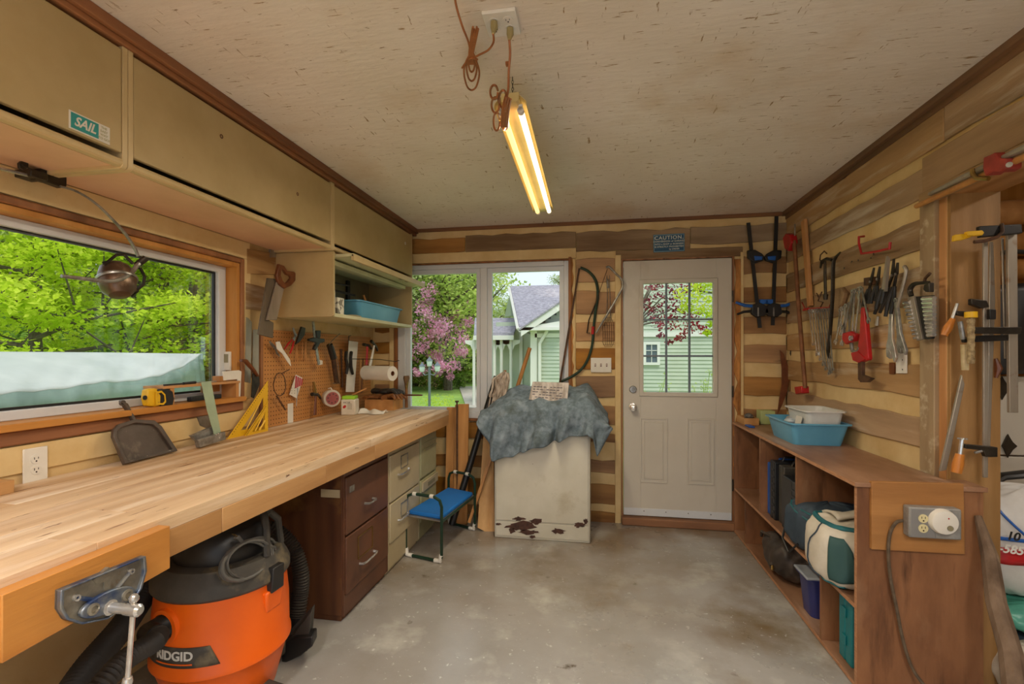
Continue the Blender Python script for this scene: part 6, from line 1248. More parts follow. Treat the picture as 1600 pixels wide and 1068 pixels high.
# curved rusty saw and black handle in the corner
b = MB(); b.slab([PB(x,y,.03) for x,y in ((1218,546),(1224,552),(1231,572),(1234,592),(1229,612),(1222,632),(1214,648),(1217,624),(1221,600),(1221,575))], (0,-.006,0)); b.top('curved_saw_blade', M['handle'], 'curved brown pruning saw blade hanging low in the right corner', 'saw', bev=.001)
t = T('panel_saw', 'saw with black grip hanging in the corner behind the pipe clamp', 'saw', PB(1240,560,.05))
b = MB(); b.tube([PB(1239,538,.05),PB(1237,552,.05),PB(1240,562,.05)], [.012,.014,.010], 8); b.o('grip', M['black'], t)
b = MB(); b.slab([PB(x,y,.045) for x,y in ((1236,562),(1244,562),(1246,600),(1238,622),(1233,622))], (0,-.004,0)); b.o('blade', M['handle'], t)

# ================================================================== RIGHT WALL TOOLS
PR = lambda x, y, o=.04: Q('R', x, y, o)
nr = NRM['R']
t = T('pipe_clamp', 'long rusty pipe clamp with red heads standing in the right corner', 'clamp', PR(1258,612,.07))
b = MB(); b.tube([PR(1241,376,.08), PR(1248,480,.08), PR(1258,606,.08)], .0135, 10); b.o('pipe', mat('rusty pipe', '#8a5a38', '#6e4428', rough=.55, metal=.3, scale=14), t)
b = MB(); b.slab([PR(x,y,.06) for x,y in ((1233,371),(1238,364),(1245,366),(1247,378),(1242,392),(1236,388))], (-.045,0,0)); b.o('screw_head', M['red'], t, bev=.005)
b = MB(); b.tube([PR(1242,350,.08),PR(1242,368,.08)], .005, 6); b.o('screw', M['steel'], t)
b = MB(); b.slab([PR(x,y,.055) for x,y in ((1253,604),(1264,603),(1265,614),(1255,616))], (-.05,0,0)); b.o('tail_stop', M['red'], t, bev=.005)
b = MB(); blade(b, PR(1259,344,.02), PR(1269,478,.02), .055, .045, .022, nr); b.top('wood_batten', M['jamb'], 'orange wooden batten with small holes hanging on the right wall near the corner', 'batten', bev=.002)
t = T('wrench_rack', 'red wire rack holding the row of combination wrenches', 'rack', PR(1258,482,.06))
b = MB(); b.tube([PR(1253,472,.05),PR(1258,482,.06),PR(1296,480,.05),PR(1297,476,.03)], .004, 6); b.o('rail', M['red'], t)
b = MB(); b.tube([PR(1256,484,.06),PR(1263,482,.06)], .008, 8); b.o('end_knob', M['red'], t)
ordn = ['first','second','third','fourth','fifth','sixth','seventh','eighth','ninth','tenth']
for k in range(8):
    x = 1265+4.2*k; L = [536,552,560,568,575,582,586,588][k] ; xb2 = [1271,1277,1282,1287,1291,1296,1299,1302][k]
    wrench(PR(x, 486-k*.3, .055+.004*(k % 2)), PR(xb2, L - (0 if k < 6 else 6*(k-5)), .05+.006*(k % 2)), nr, '%s combination wrench from the left in the red wire rack' % ordn[k], 'combination wrenches in the red rack', r=.013-.0004*k, m='chrome' if k < 3 else 'steel')
# pry bars
b = MB(); b.stube([PR(1313,394,.06),PR(1306,402,.055),PR(1302,414,.06),PR(1301,460,.06),PR(1297,520,.06),PR(1294,548,.06),PR(1297,560,.05)], [.006,.010,.012,.012,.011,.012,.007], 8, flat=.7); b.top('crowbar', M['darksteel'], 'long dark crowbar with forked claw on the right wall', 'crowbar')
b = MB(); b.tube([PR(1282,418,.05),PR(1284,408,.06),PR(1292,404,.06),PR(1300,406,.06)], [.006,.009,.010,.009], 8); b.tube([PR(1289,408,.05),PR(1289,430,.05),PR(1290,460,.05)], [.010,.012,.011], 8, flat=.7); b.tube([PR(1290,460,.05),PR(1290,468,.05)], [.016,.012], 8); b.top('pry_bar', M['darksteel'], 'short dark hooked bar hanging left of the crowbar', 'crowbar')
b = MB(); b.tube([PR(1292,396,.03),PR(1288,392,.05),PR(1282,398,.05),PR(1281,406,.05),PR(1286,411,.05)], .004, 6); b.top('hook', M['rust'], 'brown hook curling above the pry bars', 'hook')
b = MB(); b.tube([PR(1350,369,.02),PR(1342,370,.06),PR(1342,380,.06),PR(1346,396,.06),PR(1368,393,.06),PR(1390,388,.06),PR(1391,378,.06)], .006, 8); b.top('red_utility_hook', M['red'], 'empty red coated square hook on the upper plank of the right wall', 'hook')
for k, (x, y) in enumerate(((1330,410),(1340,408),(1360,404),(1364,398),(1318,420))):
    b = MB(); b.tube([PR(x,y,.0),PR(x+1,y-2,.05)], .003, 6); b.top('nail', M['darksteel'], '%s rusty nail from the left in the right wall above the hanging wrenches' % ('second','third','fourth','fifth','first')[k], 'nail', 'nails above the hanging wrenches')
# bundles of loose wrenches
def bundle(o, pts, lab, grp, m=('steel','chrome')):
    for k, (a, c_) in enumerate(pts): wrench(PR(*a, .05+.009*(k % 4)), PR(*c_, .05+.009*(k % 4)), nr, lab % ordn[k], grp, r=.010+.002*(k % 2), m=m[k % 2])
bundle(0, [((1313,484),(1308,530)),((1316,482),(1315,520)),((1320,480),(1320,530)),((1322,478),(1316,536)),((1326,475),(1328,525)),((1318,486),(1306,534))], '%s from the left of the small grey wrenches hanging right of the crowbar', 'small wrenches right of the crowbar')
bundle(0, [((1332,455),(1320,520)),((1334,455),(1326,526)),((1336,454),(1332,530)),((1333,457),(1318,512)),((1338,454),(1355,505)),((1342,452),(1349,508)),((1345,450),(1337,520)),((1347,452),(1358,500))], '%s wrench in the splayed bunch above the red pipe wrench', 'splayed wrench bunch', ('chrome','steel'))
b = MB(); b.tube([PR(1318,450,.05),PR(1324,458,.06),PR(1318,476,.06),PR(1312,480,.05)], [.008,.014,.012,.008], 8); b.top('leather_strap', mat('tan strap', '#8a6a4a', '#6a4c30', rough=.8, scale=20), 'brown strap bundle hanging between the crowbar and the wrenches', 'strap')
b = MB(); b.tube([PR(1276,458,.04),PR(1280,466,.06),PR(1284,456,.05),PR(1278,470,.04),PR(1286,472,.05),PR(1282,480,.05)], .004, 6); b.top('wire_tangle', M['rust'], 'small tangle of rusty wire behind the pry bar', 'wire')
# pipe wrench
t = T('pipe_wrench', 'big red pipe wrench hanging jaw down on the right wall', 'wrench', PR(1352,540,.06))
b = MB(); b.slab([PR(x,y,.06) for x,y in ((1352,480),(1357,480),(1359,505),(1364,560),(1362,563),(1345,560),(1350,520))], (-.022,0,0)); b.o('handle', M['red'], t, bev=.004)
b = MB(); b.slab([PR(x,y,.055) for x,y in ((1339,551),(1350,548),(1363,560),(1352,567),(1342,563))], (-.032,0,0)); b.o('jaw_housing', M['red'], t, bev=.004)
b = MB(); b.slab([PR(x,y,.065) for x,y in ((1346,562),(1352,564),(1352,585),(1360,588),(1368,591),(1360,597),(1350,597),(1346,592))], (-.018,0,0)); b.o('hook_jaw', M['rust'], t, bev=.002)
t = T('tubing_cutter', 'small red clamp-like cutter left of the pipe wrench', 'cutter', PR(1333,528,.07))
b = MB(); b.slab([PR(x,y,.06) for x,y in ((1325,520),(1338,517),(1345,522),(1342,533),(1330,538),(1324,530))], (-.03,0,0)); b.o('body', M['red'], t, bev=.005)
b = MB(); b.tube([PR(1330,536,.075),PR(1332,548,.075),PR(1340,550,.075),PR(1344,542,.075)], .010, 8); b.o('jaw', M['steel'], t)
b = MB(); ringp(b, PR(1331,528,.095), .014, .006, .01, nr); b.o('wheel', M['chrome'], t)
# pliers group
pls = [((1367,418),(1362,440),(1350,478),(1357,474)), ((1376,416),(1373,436),(1362,474),(1369,470)), ((1388,400),(1384,436),(1370,482),(1378,474)), ((1398,404),(1396,430),(1368,490),(1376,488)), ((1404,410),(1402,428),(1385,494),(1393,490))]
for k, (J, Pv, H1, H2) in enumerate(pls):
    o_ = .05+.02*(k % 3); pliers(PR(*J, o_), PR(*Pv, o_), PR(*H1, o_+.01), PR(*H2, o_), nr, '%s of the black handled pliers from the left, above the adjustable wrenches' % ordn[k], 'black handled pliers on the right wall', mj='darksteel', rh=.010, wj=.014)
t = T('long_nose_tool', 'pale long-nosed tool rising highest among the pliers', 'pliers', PR(1387,430,.10))
b = MB(); blade(b, PR(1388,400,.10), PR(1382,452,.10), .010, .020, .008, nr); blade(b, PR(1391,402,.10), PR(1386,455,.10), .006, .010, .012, nr); b.o('jaw', M['alu'], t)
b = MB(); b.stube([PR(1413,416,.10),PR(1416,424,.10),PR(1410,450,.10),PR(1402,480,.09)], [.008,.008,.007,.006], 8); b.top('curved_lever', M['alu'], 'pale curved lever hanging at the right end of the pliers', 'lever')
b = MB(); b.slab([PR(x,y,.03) for x,y in ((1356,434),(1370,432),(1372,444),(1356,446))], (-.02,0,0)); b.top('tool_ledge', M['rust'], 'small rusty ledge the pliers hang from', 'ledge')
b = MB(); b.tube([PR(1372,494,.06),PR(1370,508,.06)], [.006,.010], 8); b.top('brass_tip', M['alu'], 'small grey tip hanging below the pliers', 'tool')
def adjw(H, J, lab, m, sc_=1, flip=1):
    H, J = Vector(H), Vector(J); t_ = (J-H).normalized(); s = t_.cross(nr).normalized()*flip; t = T('adjustable_wrench', lab, 'wrench', J)
    b = MB(); w0 = .010*sc_; w1 = .014*sc_; L = (J-H).length
    b.slab([H-s*w0, H+s*w0, H+t_*L*.72+s*w1, J-t_*.01+s*.03*sc_, J+t_*.03*sc_+s*.042*sc_, J+t_*.05*sc_+s*.030*sc_, J+t_*.02*sc_+s*.012*sc_, J+t_*.004+s*.002, J-t_*.006-s*.026*sc_, H+t_*L*.74-s*w1], nr*.012); b.o('body', M[m], t, bev=.002)
    b = MB(); b.slab([J-t_*.004-s*.024*sc_, J+t_*.001-s*.002, J+t_*.016+s*.008*sc_, J+t_*.038*sc_+s*.002*sc_, J+t_*.03*sc_-s*.018*sc_], nr*.012); b.o('sliding_jaw', M[m], t, bev=.001)
    b = MB(); b.cyl(J-t_*.018-s*.010-nr*.0, J-t_*.018+s*.012, .008*sc_, n=10); b.M = Matrix.Translation(nr*.008); b.o('knurl', M['darksteel'], t)
    b = MB(); ringp(b, H-t_*.004, w0*1.2, w0*.5, .012, nr); b.o('hang_ring', M[m], t)
adjw(PR(1396,484,.05), PR(1394,545,.05), 'larger chrome adjustable wrench with open jaw left of the other adjustable one', 'chrome', 1.25, -1)
adjw(PR(1403,470,.08), PR(1410,540,.08), 'smaller steel adjustable wrench overlapping the larger one', 'steel', .95, -1)
b = MB(); b.slab([PR(x,y,.016) for x,y in ((1402,548),(1418,546),(1418,583),(1402,583))], (-.006,0,0)); t = b.top('blank_plate', M['paper'], 'white metal plate screwed below the adjustable wrenches', 'plate', bev=.001)
for y in (562, 577): b = MB(); q = PR(1410,y,.0222); b.lathe([(.004,0),(.001,.001)], q, (-1,0,0), n=8); b.o('screw_hole', M['black'], t)
b = MB(); b.slab([PR(x,y,.016) for x,y in ((1391,566),(1399,566),(1399,584),(1391,584))], (-.005,0,0)); b.top('wood_block', M['handle'], 'small brown block left of the white plate', 'block')
# socket rails
t = T('socket_rail', 'leaning rail with chrome sockets on its left side, right of the adjustable wrenches', 'socket rail', PR(1436,500,.05))
b = MB(); b.slab([PR(x,y,.05) for x,y in ((1422,464),(1432,462),(1446,530),(1437,532))], (-.012,0,0)); b.o('rail', M['alu'], t, bev=.001)
for k in range(10): b = MB(); y = 472+6.1*k; x = 1425+1.4*k; b.cyl(PR(x-12+.3*k,y+1,.06), PR(x-2,y,.06), .0085-.0003*k, n=10); b.o('socket', M['chrome'], t)
t = T('socket_tray', 'black tray of chrome sockets hanging against the post', 'socket tray', PR(1452,500,.05))
b = MB(); b.slab([PR(x,y,.04) for x,y in ((1436,463),(1461,461),(1461,529),(1450,530))], (-.014,0,0)); b.o('tray', M['black'], t, bev=.002)
for k in range(10): b = MB(); y = 466+6.3*k; x = 1442+.9*k; b.cyl(PR(x,y+.5,.064), PR(1460,y-.5,.064), .009, n=10); b.o('socket', M['chrome'], t)
t = T('c_clamp', 'dark curved clamp hanging above the socket tray', 'clamp', PR(1440,445,.05))
b = MB(); b.stube([PR(1424,462,.06),PR(1422,452,.06),PR(1428,444,.06),PR(1438,442,.06),PR(1452,441,.06)], [.010,.011,.010,.007,.006], 8); b.o('frame', M['darksteel'], t)
b = MB(); b.tube([PR(1444,441,.05),PR(1446,434,.05),PR(1453,427,.06)], .006, 8); b.o('handle', M['rust'], t)
b = MB(); b.slab([PR(x,y,.055) for x,y in ((1452,444),(1460,441),(1460,456),(1454,456),(1450,452))], (-.02,0,0)); b.o('foot', M['darksteel'], t, bev=.003)
# pipe clamps lying on the header ledge
hp = lambda x, y, o: Q('R', x, y, o)
b = MB(); b.tube([hp(1453,303,.055), hp(1505,277,.055), hp(1620,222,.055)], [.008,.011,.0125], 10); b.top('iron_pipe', M['alu'], 'grey iron pipe lying along the beam above the side opening', 'pipe')
b = MB(); b.tube([hp(1432,322,.05), hp(1500,291,.05), hp(1640,228,.05)], .011, 10); b.top('wood_pole', M['toolwood'], 'pale pole lying below the grey pipe on the opening beam', 'pole')
t = T('pipe_clamp', 'red clamp head on the grey pipe above the side opening', 'clamp', hp(1580,255,.06))
b = MB(); b.slab([hp(x,y,.03) for x,y in ((1561,244),(1572,240),(1580,236),(1584,246),(1598,246),(1598,262),(1588,268),(1576,266),(1564,274),(1560,262))], (-.05,0,0)); b.o('head', mat('dull red paint', '#a83c30', '#8a2e24', rough=.5, scale=14), t, bev=.005)
b = MB(); b.cyl(hp(1577,257,.082), hp(1577,257,.088), .009, n=10); b.o('bolt', M['steel'], t)
b = MB(); b.tube([hp(1519,264,.07),hp(1520,272,.07),hp(1526,278,.07),hp(1545,279,.06)], .008, 8); b.top('brass_hook', M['brass'], 'brass coloured hook hanging from the grey pipe', 'hook')

# ================================================================== JAMB: clamps and bars
PJ = lambda x, y, o=.04: onY(x, y, 2.28-o)
nj = Vector((0,-1,0))
def J_(pts, off, th, name, m, parent=None, bev=.002, **k):
    b = MB(); b.slab([PJ(x,y,off) for x,y in pts], nj*th)
    return b.o(name, m, parent, bev=bev) if parent else b.top(name, m, bev=bev, **k)
J_(((1534,378),(1541,378),(1541,745),(1534,745)), .05, .010, 'clamp_bar', M['alu'], label='tall flat steel clamp bar with orange handled jaws hanging left of the wide bar', cat='bar')
J_(((1545,378),(1550,378),(1553,470),(1545,700),(1540,700)), .03, .008, 'clamp_bar', M['alu'], label='narrow steel bar leaning behind the tall flat bar', cat='bar')
J_(((1570,366),(1585,366),(1587,644),(1573,644)), .06, .014, 'aluminium_bar', M['alu'], label='wide dull aluminium bar hanging in the side opening', cat='bar')
J_(((1563,372),(1567,372),(1571,560),(1568,560)), .04, .006, 'clamp_bar', M['alu'], label='thin steel bar close behind the wide aluminium bar', cat='bar')
t = T('bar_clamp', 'bar clamp with two yellow-orange grips at the top of the side opening', 'clamp', PJ(1520,370,.06))
J_(((1487,368),(1505,366),(1512,368),(1512,372),(1500,376),(1486,378)), .09, .018, 'lower_grip', M['yellowP'], t, .003); J_(((1505,363),(1530,361),(1533,365),(1530,369),(1508,370)), .10, .018, 'upper_grip', M['yellowP'], t, .003)
J_(((1524,355),(1589,352),(1591,366),(1550,370),(1526,372)), .08, .022, 'jaw', M['black'], t, .003)
b = MB(); b.tube([PJ(1565,350,.10),PJ(1566,362,.11),PJ(1558,370,.11),PJ(1540,376,.10),PJ(1522,378,.10)], .007, 8); b.o('hook_rod', M['rust'], t)
t = T('f_clamp', 'small F-clamp with slanting orange wooden handle on the jamb', 'clamp', PJ(1486,510,.08))
b = MB(); b.tube([PJ(1475,524,.08),PJ(1481,512,.08),PJ(1489,498,.08)], [.012,.016,.010], 12); b.o('handle', M['oh'], t); b = MB(); b.tube([PJ(1487,500,.08),PJ(1496,474,.08)], .006, 8); b.o('screw', M['steel'], t)
J_(((1490,486),(1516,487),(1520,492),(1512,496),(1490,492)), .07, .02, 'arm', M['darksteel'], t)
t = T('f_clamp', 'F-clamp with beaded pale handle and dark grey arm crossing the jamb', 'clamp', PJ(1515,520,.12))
b = MB(); b.tube([PJ(1517,487,.12),PJ(1517,496,.12)], .020, 12); b.o('orange_knob', M['yellowP'], t)
b = MB(); pts = [PJ(1517,496+6*k,.12) for k in range(13)]; b.tube(pts, [.0135 if k % 2 else .0105 for k in range(13)], 10); b.o('beaded_handle', mat('worn pale handle', '#b09a70', '#6e5836', rough=.6, scale=60), t)
J_(((1511,511),(1590,511),(1588,522),(1512,521)), .10, .02, 'arm', M['darksteel'], t)
t = T('f_clamp', 'F-clamp with pale drilled handle and black arm just behind the beaded one', 'clamp', PJ(1506,530,.09))
b = MB(); b.tube([PJ(1500,502,.09),PJ(1505,530,.09)], .009, 10); b.o('screw', M['steel'], t); b = MB(); b.tube([PJ(1507,538,.09),PJ(1508,578,.09)], [.013,.012], 10); b.o('handle', mat('pale handle', '#c8b690', '#a89468', rough=.6, scale=14), t)
J_(((1500,527),(1530,524),(1570,523),(1570,532),(1502,535)), .07, .018, 'arm', M['black'], t)
t = T('f_clamp', 'lower F-clamp with upright orange wooden handle near the shelf top', 'clamp', PJ(1500,725,.1))
b = MB(); b.tube([PJ(1494,738,.10),PJ(1497,724,.10),PJ(1500,709,.10)], [.017,.019,.014], 12); b.o('handle', M['oh'], t)
b = MB(); b.tube([PJ(1500,709,.10),PJ(1503,686,.10)], .007, 8); b.lathe([(.001,0),(.016,.001),(.016,.006),(.001,.008)], PJ(1504,686,.10), n=12); b.o('screw', M['chrome'], t)
J_(((1501,692),(1552,697),(1552,712),(1534,712),(1530,702),(1503,699)), .08, .022, 'arm', M['darksteel'], t)
b = MB(); b.tube([PJ(1523,707,.10),PJ(1534,704,.10)], .005, 6); b.o('stop_pin', M['steel'], t)
t = T('small_clamp_head', 'dark clamp head high on the bars beside the orange handled F-clamp', 'clamp', PJ(1520,475,.06)); J_(((1512,467),(1536,470),(1540,480),(1528,482),(1512,476)), .05, .02, 'jaw', M['darksteel'], t); J_(((1541,483),(1551,484),(1551,499),(1541,499)), .07, .018, 'slide', M['black'], t)
J_(((1500,585),(1504,600),(1476,733),(1466,735)), .03, .012, 'leaning_strip', M['alu'], label='dull metal strip leaning diagonally against the jamb above the shelf', cat='strip')
b = MB(); b.tube([PJ(1556,560,.03),PJ(1560,575,.03),PJ(1556,590,.03)], [.006,.014,.006], 8); b.top('dark_tool', M['handle'], 'short dark tool hanging between the clamp bars', 'tool')
# leaning branch
p0, p1 = onY(1528,806,2.16), Vector((1.60, 1.80, .0)); p1 = onY(1590,1100,1.84); b = MB()
b.tube([p0, p0.lerp(p1,.25)+Vector((.01,0,.005)), p0.lerp(p1,.5), p0.lerp(p1,.75)+Vector((.012,0,0)), p1, p1+(p1-p0)*.32], [.012,.026,.03,.033,.036,.038], 10); b.top('leaning_branch', mat('weathered branch', '#7a6450', '#54402e', rough=.85, scale=14, stretch=(1,1,.2), bump=.8, layers=[('#b89a74', 6, (1,1,.25), .58, .66)]), 'weathered bare branch leaning behind the near end of the low shelf', 'branch')

# ================================================================== LOW SHELF UNIT
SX, SY0, SY1, SZ, MZ = 1.045, 2.17, 3.94, .85, .345
su_ = T('shelf_unit', 'long low brown plywood shelf unit along the right wall', 'shelf', (1.24, 3.05, 0))
XB = XR-.026
b = MB(); b.slab([(SX-.012,SY0-.012,SZ-.018),(1.50,SY0-.012,SZ-.018),(1.50,2.278,SZ-.018),(XB,2.278,SZ-.018),(XB,SY1,SZ-.018),(SX-.012,SY1,SZ-.018)], (0,0,.018)); b.o('top_board', M['plyY'], su_, bev=.0015)
b = MB(); b.box(SX, 1.492, SY0, SY0+.018, 0, SZ-.0185); b.o('end_panel', M['ply'], su_, bev=.001)
b = MB(); b.box(SX, XB, SY1-.018, SY1, 0, SZ-.0185); b.o('end_panel', M['ply'], su_, bev=.001)
b = MB(); b.box(SX, XB-.008, SY0+.0185, SY1-.0185, MZ-.018, MZ); b.o('middle_shelf', M['plyY'], su_, bev=.001)
b = MB(); b.box(SX, XB-.008, SY0+.0185, SY1-.0185, .004, .022); b.o('bottom_shelf', M['plyY'], su_, bev=.001)
b = MB(); b.box(XB-.007, XB, SY0+.0185, SY1-.0185, .004, SZ-.0185); b.o('back_panel', M['ply'], su_)
DV = {}
for px, py, up_ in ((1187,700,1),(1243.5,740,1),(1164,830,0),(1282,960,0)):
    y = onX(px, py, SX).y; DV[px] = y; b = MB(); b.box(SX, XB-.008, y-.009, y+.009, MZ+.0005 if up_ else .0225, SZ-.0185 if up_ else MZ-.0185); b.o('divider', M['ply'], su_, bev=.001)
# lighter raw front edges
b = MB(); b.box(SX-.0125, SX-.0122, SY0-.01, SY1, SZ-.016, SZ-.002); b.o('front_edge', M['plyedge'], su_)
for z in (MZ, .022): b = MB(); b.box(SX-.0008, SX-.0001, SY0+.018, SY1-.018, z-.017, z-.001); b.o('front_edge', M['plyedge'], su_)
b = MB(); b.box(SX-.0008, SX-.0001, SY0, SY0+.018, 0, SZ-.019); b.o('front_edge', M['plyedge'], su_)
# outlet board
YE = SY0
E = lambda x, y, o=0: onY(x, y, YE-o)
b = MB(); b.slab([E(1362,752,.019),E(1506,756,.019),E(1508,866,.019),E(1362,858,.019)], (0,.0185,0)); ob = b.top('mounting_board', wood('honey board', '#b07c44', '#8e5c2c', XG), 'honey coloured plywood board on the shelf end carrying the grey outlet box', 'board', bev=.002)
ob2 = T('outlet_box', 'grey metal outlet box with duplex outlet and round white timer on the shelf end', 'outlet', E(1450,812,.03))
c_ = E(1450,812,.0195); hw_, hh = (E(1491,812,.06)-E(1409,812,.06)).x/2, (E(1450,788,.06)-E(1450,836,.06)).z/2
b = MB(); b.box(c_.x-hw_, c_.x+hw_, YE-.062, YE-.0195, c_.z-hh, c_.z+hh); b.o('box', mat('galvanised grey', '#a2a09c', '#8c8a86', rough=.5, metal=.3, scale=30), ob2, bev=.006)
b = MB(); b.box(c_.x-hw_+.003, c_.x-.002, YE-.066, YE-.062, c_.z-hh+.004, c_.z+hh-.004); b.o('cover_plate', mat('grey cover', '#8e8c8a', rough=.5, metal=.3), ob2, bev=.002)
for sg_ in (1, -1):
    q = Vector((c_.x-hw_/2, YE-.066, c_.z+sg_*.019)); b = MB(); b.lathe([(.0165,0),(.0165,.003),(.001,.003)], q, (0,-1,0), n=22); so_ = b.o('socket', mat('ivory socket', '#d8cc9c', rough=.4), ob2)
    b = MB(); b.box(q.x-.007,q.x-.005,q.y-.0036,q.y-.003,q.z,q.z+.008); b.box(q.x+.005,q.x+.007,q.y-.0036,q.y-.003,q.z,q.z+.008); b.cyl((q.x,q.y-.003,q.z-.008),(q.x,q.y-.0036,q.z-.008),.003,n=8); b.o('slot', M['hole'], so_)
q = E(1470,813,.062); b = MB(); b.lathe([(.047,0),(.048,.010),(.044,.026),(.030,.030),(.001,.031)], q, (0,-1,0), n=36); tm_ = b.o('round_timer', M['paper'], ob2)
q2 = q+Vector((.012,-.0305,-.018)); b = MB(); b.lathe([(.010,0),(.010,.004),(.001,.004)], q2, (0,-1,0), n=18); b.o('dial_button', M['greyin'], tm_)
q2 = q+Vector((.008,-.0305,.018)); b = MB(); b.lathe([(.003,0),(.001,.002)], q2, (0,-1,0), n=10); b.o('red_light', M['red'], tm_)
b = MB(); b.stube([E(1410,813,.04),E(1400,816,.045),E(1391,832,.03),E(1388,860,.03),E(1391,900,.025),E(1401,950,.025),E(1411,1000,.025),E(1424,1040,.03),E(1440,1065,.05),E(1462,1090,.08)], .0062, 8); b.o('cord', mat('dirty brown cord', '#6a5844', '#4c3e2e', rough=.7, scale=30), ob2, label='dirty brown cord hanging down the shelf end')
# ---- on the shelf top
p = onZ(1243, 676, SZ); t = tub('blue_basin', 'large light blue plastic basin on the shelf unit top', Vector((1.245, onX(1243,676,1.19).y, SZ+.0005)), .30, .42, .125, M['bluetub'], taper=.84)
yb_c = onX(1243,676,1.19).y
tub('white_basin', 'white rectangular plastic basin stacked inside the blue basin', Vector((1.28, yb_c-.03, SZ+.095)), .20, .30, .10, mat('cloudy tub', '#dcdcd8', '#cfcfca', rough=.35), taper=.88)
b = MB(); q = onX(1246, 640, 1.165); b.slab([(q.x,q.y-.04,SZ+.11),(q.x,q.y+.04,SZ+.11),(q.x+.01,q.y+.04,SZ+.155),(q.x+.01,q.y-.04,SZ+.155)], (.002,0,0)); b.top('crumpled_label', M['paper'], 'small printed white label leaning in the blue basin', 'label')
r_ = random.Random(8)
for k in range(4):
    b = MB(); q = Vector((1.17+.02*k, yb_c+.02+.045*k, SZ+.112)); b.ball(q, .032, 12, (1.1,1.3,.6)); b.top('plastic_bundle', mat('wrapped plastic %d' % (k % 2), ['#c4ccd2','#9aa2aa'][k % 2], ['#a8b4bc','#7c848c'][k % 2], rough=.3, scale=20), '%s wrapped plastic bundle from the near side in the blue basin' % ordn[k], 'bundle', 'plastic bundles in the blue basin')
yw = onX(1168, 655, 1.12).y
b = MB(); b.box(1.07, 1.17, yw-.10, yw+.10, SZ+.0005, SZ+.01); b.box(1.07,1.078,yw-.10,yw+.10,SZ+.01,SZ+.05); b.box(1.162,1.17,yw-.1,yw+.1,SZ+.01,SZ+.05); b.box(1.078,1.162,yw-.1,yw-.092,SZ+.01,SZ+.05); b.box(1.078,1.162,yw+.092,yw+.1,SZ+.01,SZ+.05); b.top('wooden_tray', M['apron'], 'small open wooden tray at the far end of the shelf top', 'tray')
b = MB(); b.ball((1.12,yw-.03,SZ+.055), .032, 12, (1,1.2,.8)); b.top('steel_wool', mat('steel wool', '#7c7872', '#4a4642', rough=.6, metal=.3, scale=60, bump=1), 'dark grey steel wool ball in the wooden tray', 'steel wool')
b = MB(); b.box(1.20,1.30,yw-.04,yw+.06,SZ+.0005,SZ+.10); b.top('green_carton', mat('lime carton', '#b8c48a', '#a2b070', rough=.7), 'pale green carton behind the wooden tray', 'carton', bev=.003)
b = MB(); b.box(1.06,1.10,yw-.24,yw-.14,SZ+.0005,SZ+.012); b.top('blue_knife', M['blueP'], 'small flat blue item in front of the blue basin', 'knife', bev=.003)
b = MB(); q = onX(1387,747,1.25); b.tube([q+Vector((0,-.02,.004)), q+Vector((.01,0,.008)), q+Vector((.0,.02,.004))], .004, 6); b.top('small_screw', M['steel'], 'small steel screw on the near part of the shelf top', 'screw')
# ---- inside
M['case'] = mat('black tool case plastic', '#24262a', '#1c1e22', rough=.4, scale=8)
def case(y0, y1, z0, h, x0, x1, m, label, ribs=True, grp=None):
    t = T('tool_case', label, 'tool case', ((x0+x1)/2, (y0+y1)/2, z0), grp); ym = (y0+y1)/2
    b = MB(); b.box(x0, x1, y0, ym-.001, z0, z0+h); b.o('shell', m, t, bev=.006); b = MB(); b.box(x0, x1, ym+.001, y1, z0, z0+h); b.o('shell', m, t, bev=.006)
    if ribs:
        for k in range(7): b = MB(); z = z0+.05+(h-.1)*k/6; b.box(x0-.004, x0, y0+.006, ym-.006, z-.006, z+.006); b.o('rib', m, t)
    b = MB(); b.tube([(x0+.06,ym,z0+h),(x0+.07,ym,z0+h+.022),(x1-.08,ym,z0+h+.022),(x1-.07,ym,z0+h)], .007, 8); b.o('handle', m, t); return t
yA = onX(1197,800,1.09).y
case(onX(1205,800,1.09).y, onX(1195,800,1.09).y, MZ+.0005, .33, 1.09, 1.39, M['blueP'], 'thin bright blue case upright on the middle shelf', False)
case(onX(1213,800,1.09).y, onX(1205.6,800,1.09).y, MZ+.0005, .36, 1.08, 1.40, M['case'], 'slim dark case next to the blue one', True)
case(onX(1222,800,1.09).y, onX(1213.6,800,1.09).y, MZ+.0005, .35, 1.10, 1.40, M['vacgrey'], 'grey middle case in the row of upright cases', False)
case(DV[1243.5]+.014, onX(1222.8,800,1.09).y, MZ+.0005, .31, 1.085, 1.40, M['case'], 'thick black ribbed case against the divider', True)
# bags
def bag(name, label, c, rx, ry, rz, m, seed, lump=.10, cat='bag', squash=.75):
    t = T(name, label, cat, c); rg = random.Random(seed); ph = [rg.uniform(0,6.28) for _ in range(6)]
    def f(u, v):
        a = 2*math.pi*u; e = math.pi*(v-.5); ce, se = math.copysign(abs(math.cos(e))**squash, math.cos(e)), math.copysign(abs(math.sin(e))**squash, math.sin(e))
        ca, sa = math.cos(a), math.sin(a); ca = math.copysign(abs(ca)**.75, ca); sa = math.copysign(abs(sa)**.75, sa)
        k = 1 + lump*(.5*math.sin(3*a+ph[0]+2*e)+.35*math.sin(5*a+ph[1]-3*e)+.3*math.sin(9*a+4*e+ph[2])+.2*math.sin(15*a-7*e+ph[3]))
        return (c.x+rx*ce*ca*k, c.y+ry*ce*sa*k, max(c.z+.001, c.z+rz+rz*se*k))
    b = MB(); b.grid(f, 72, 36); b.o('body', m, t, smooth=180); return t, f
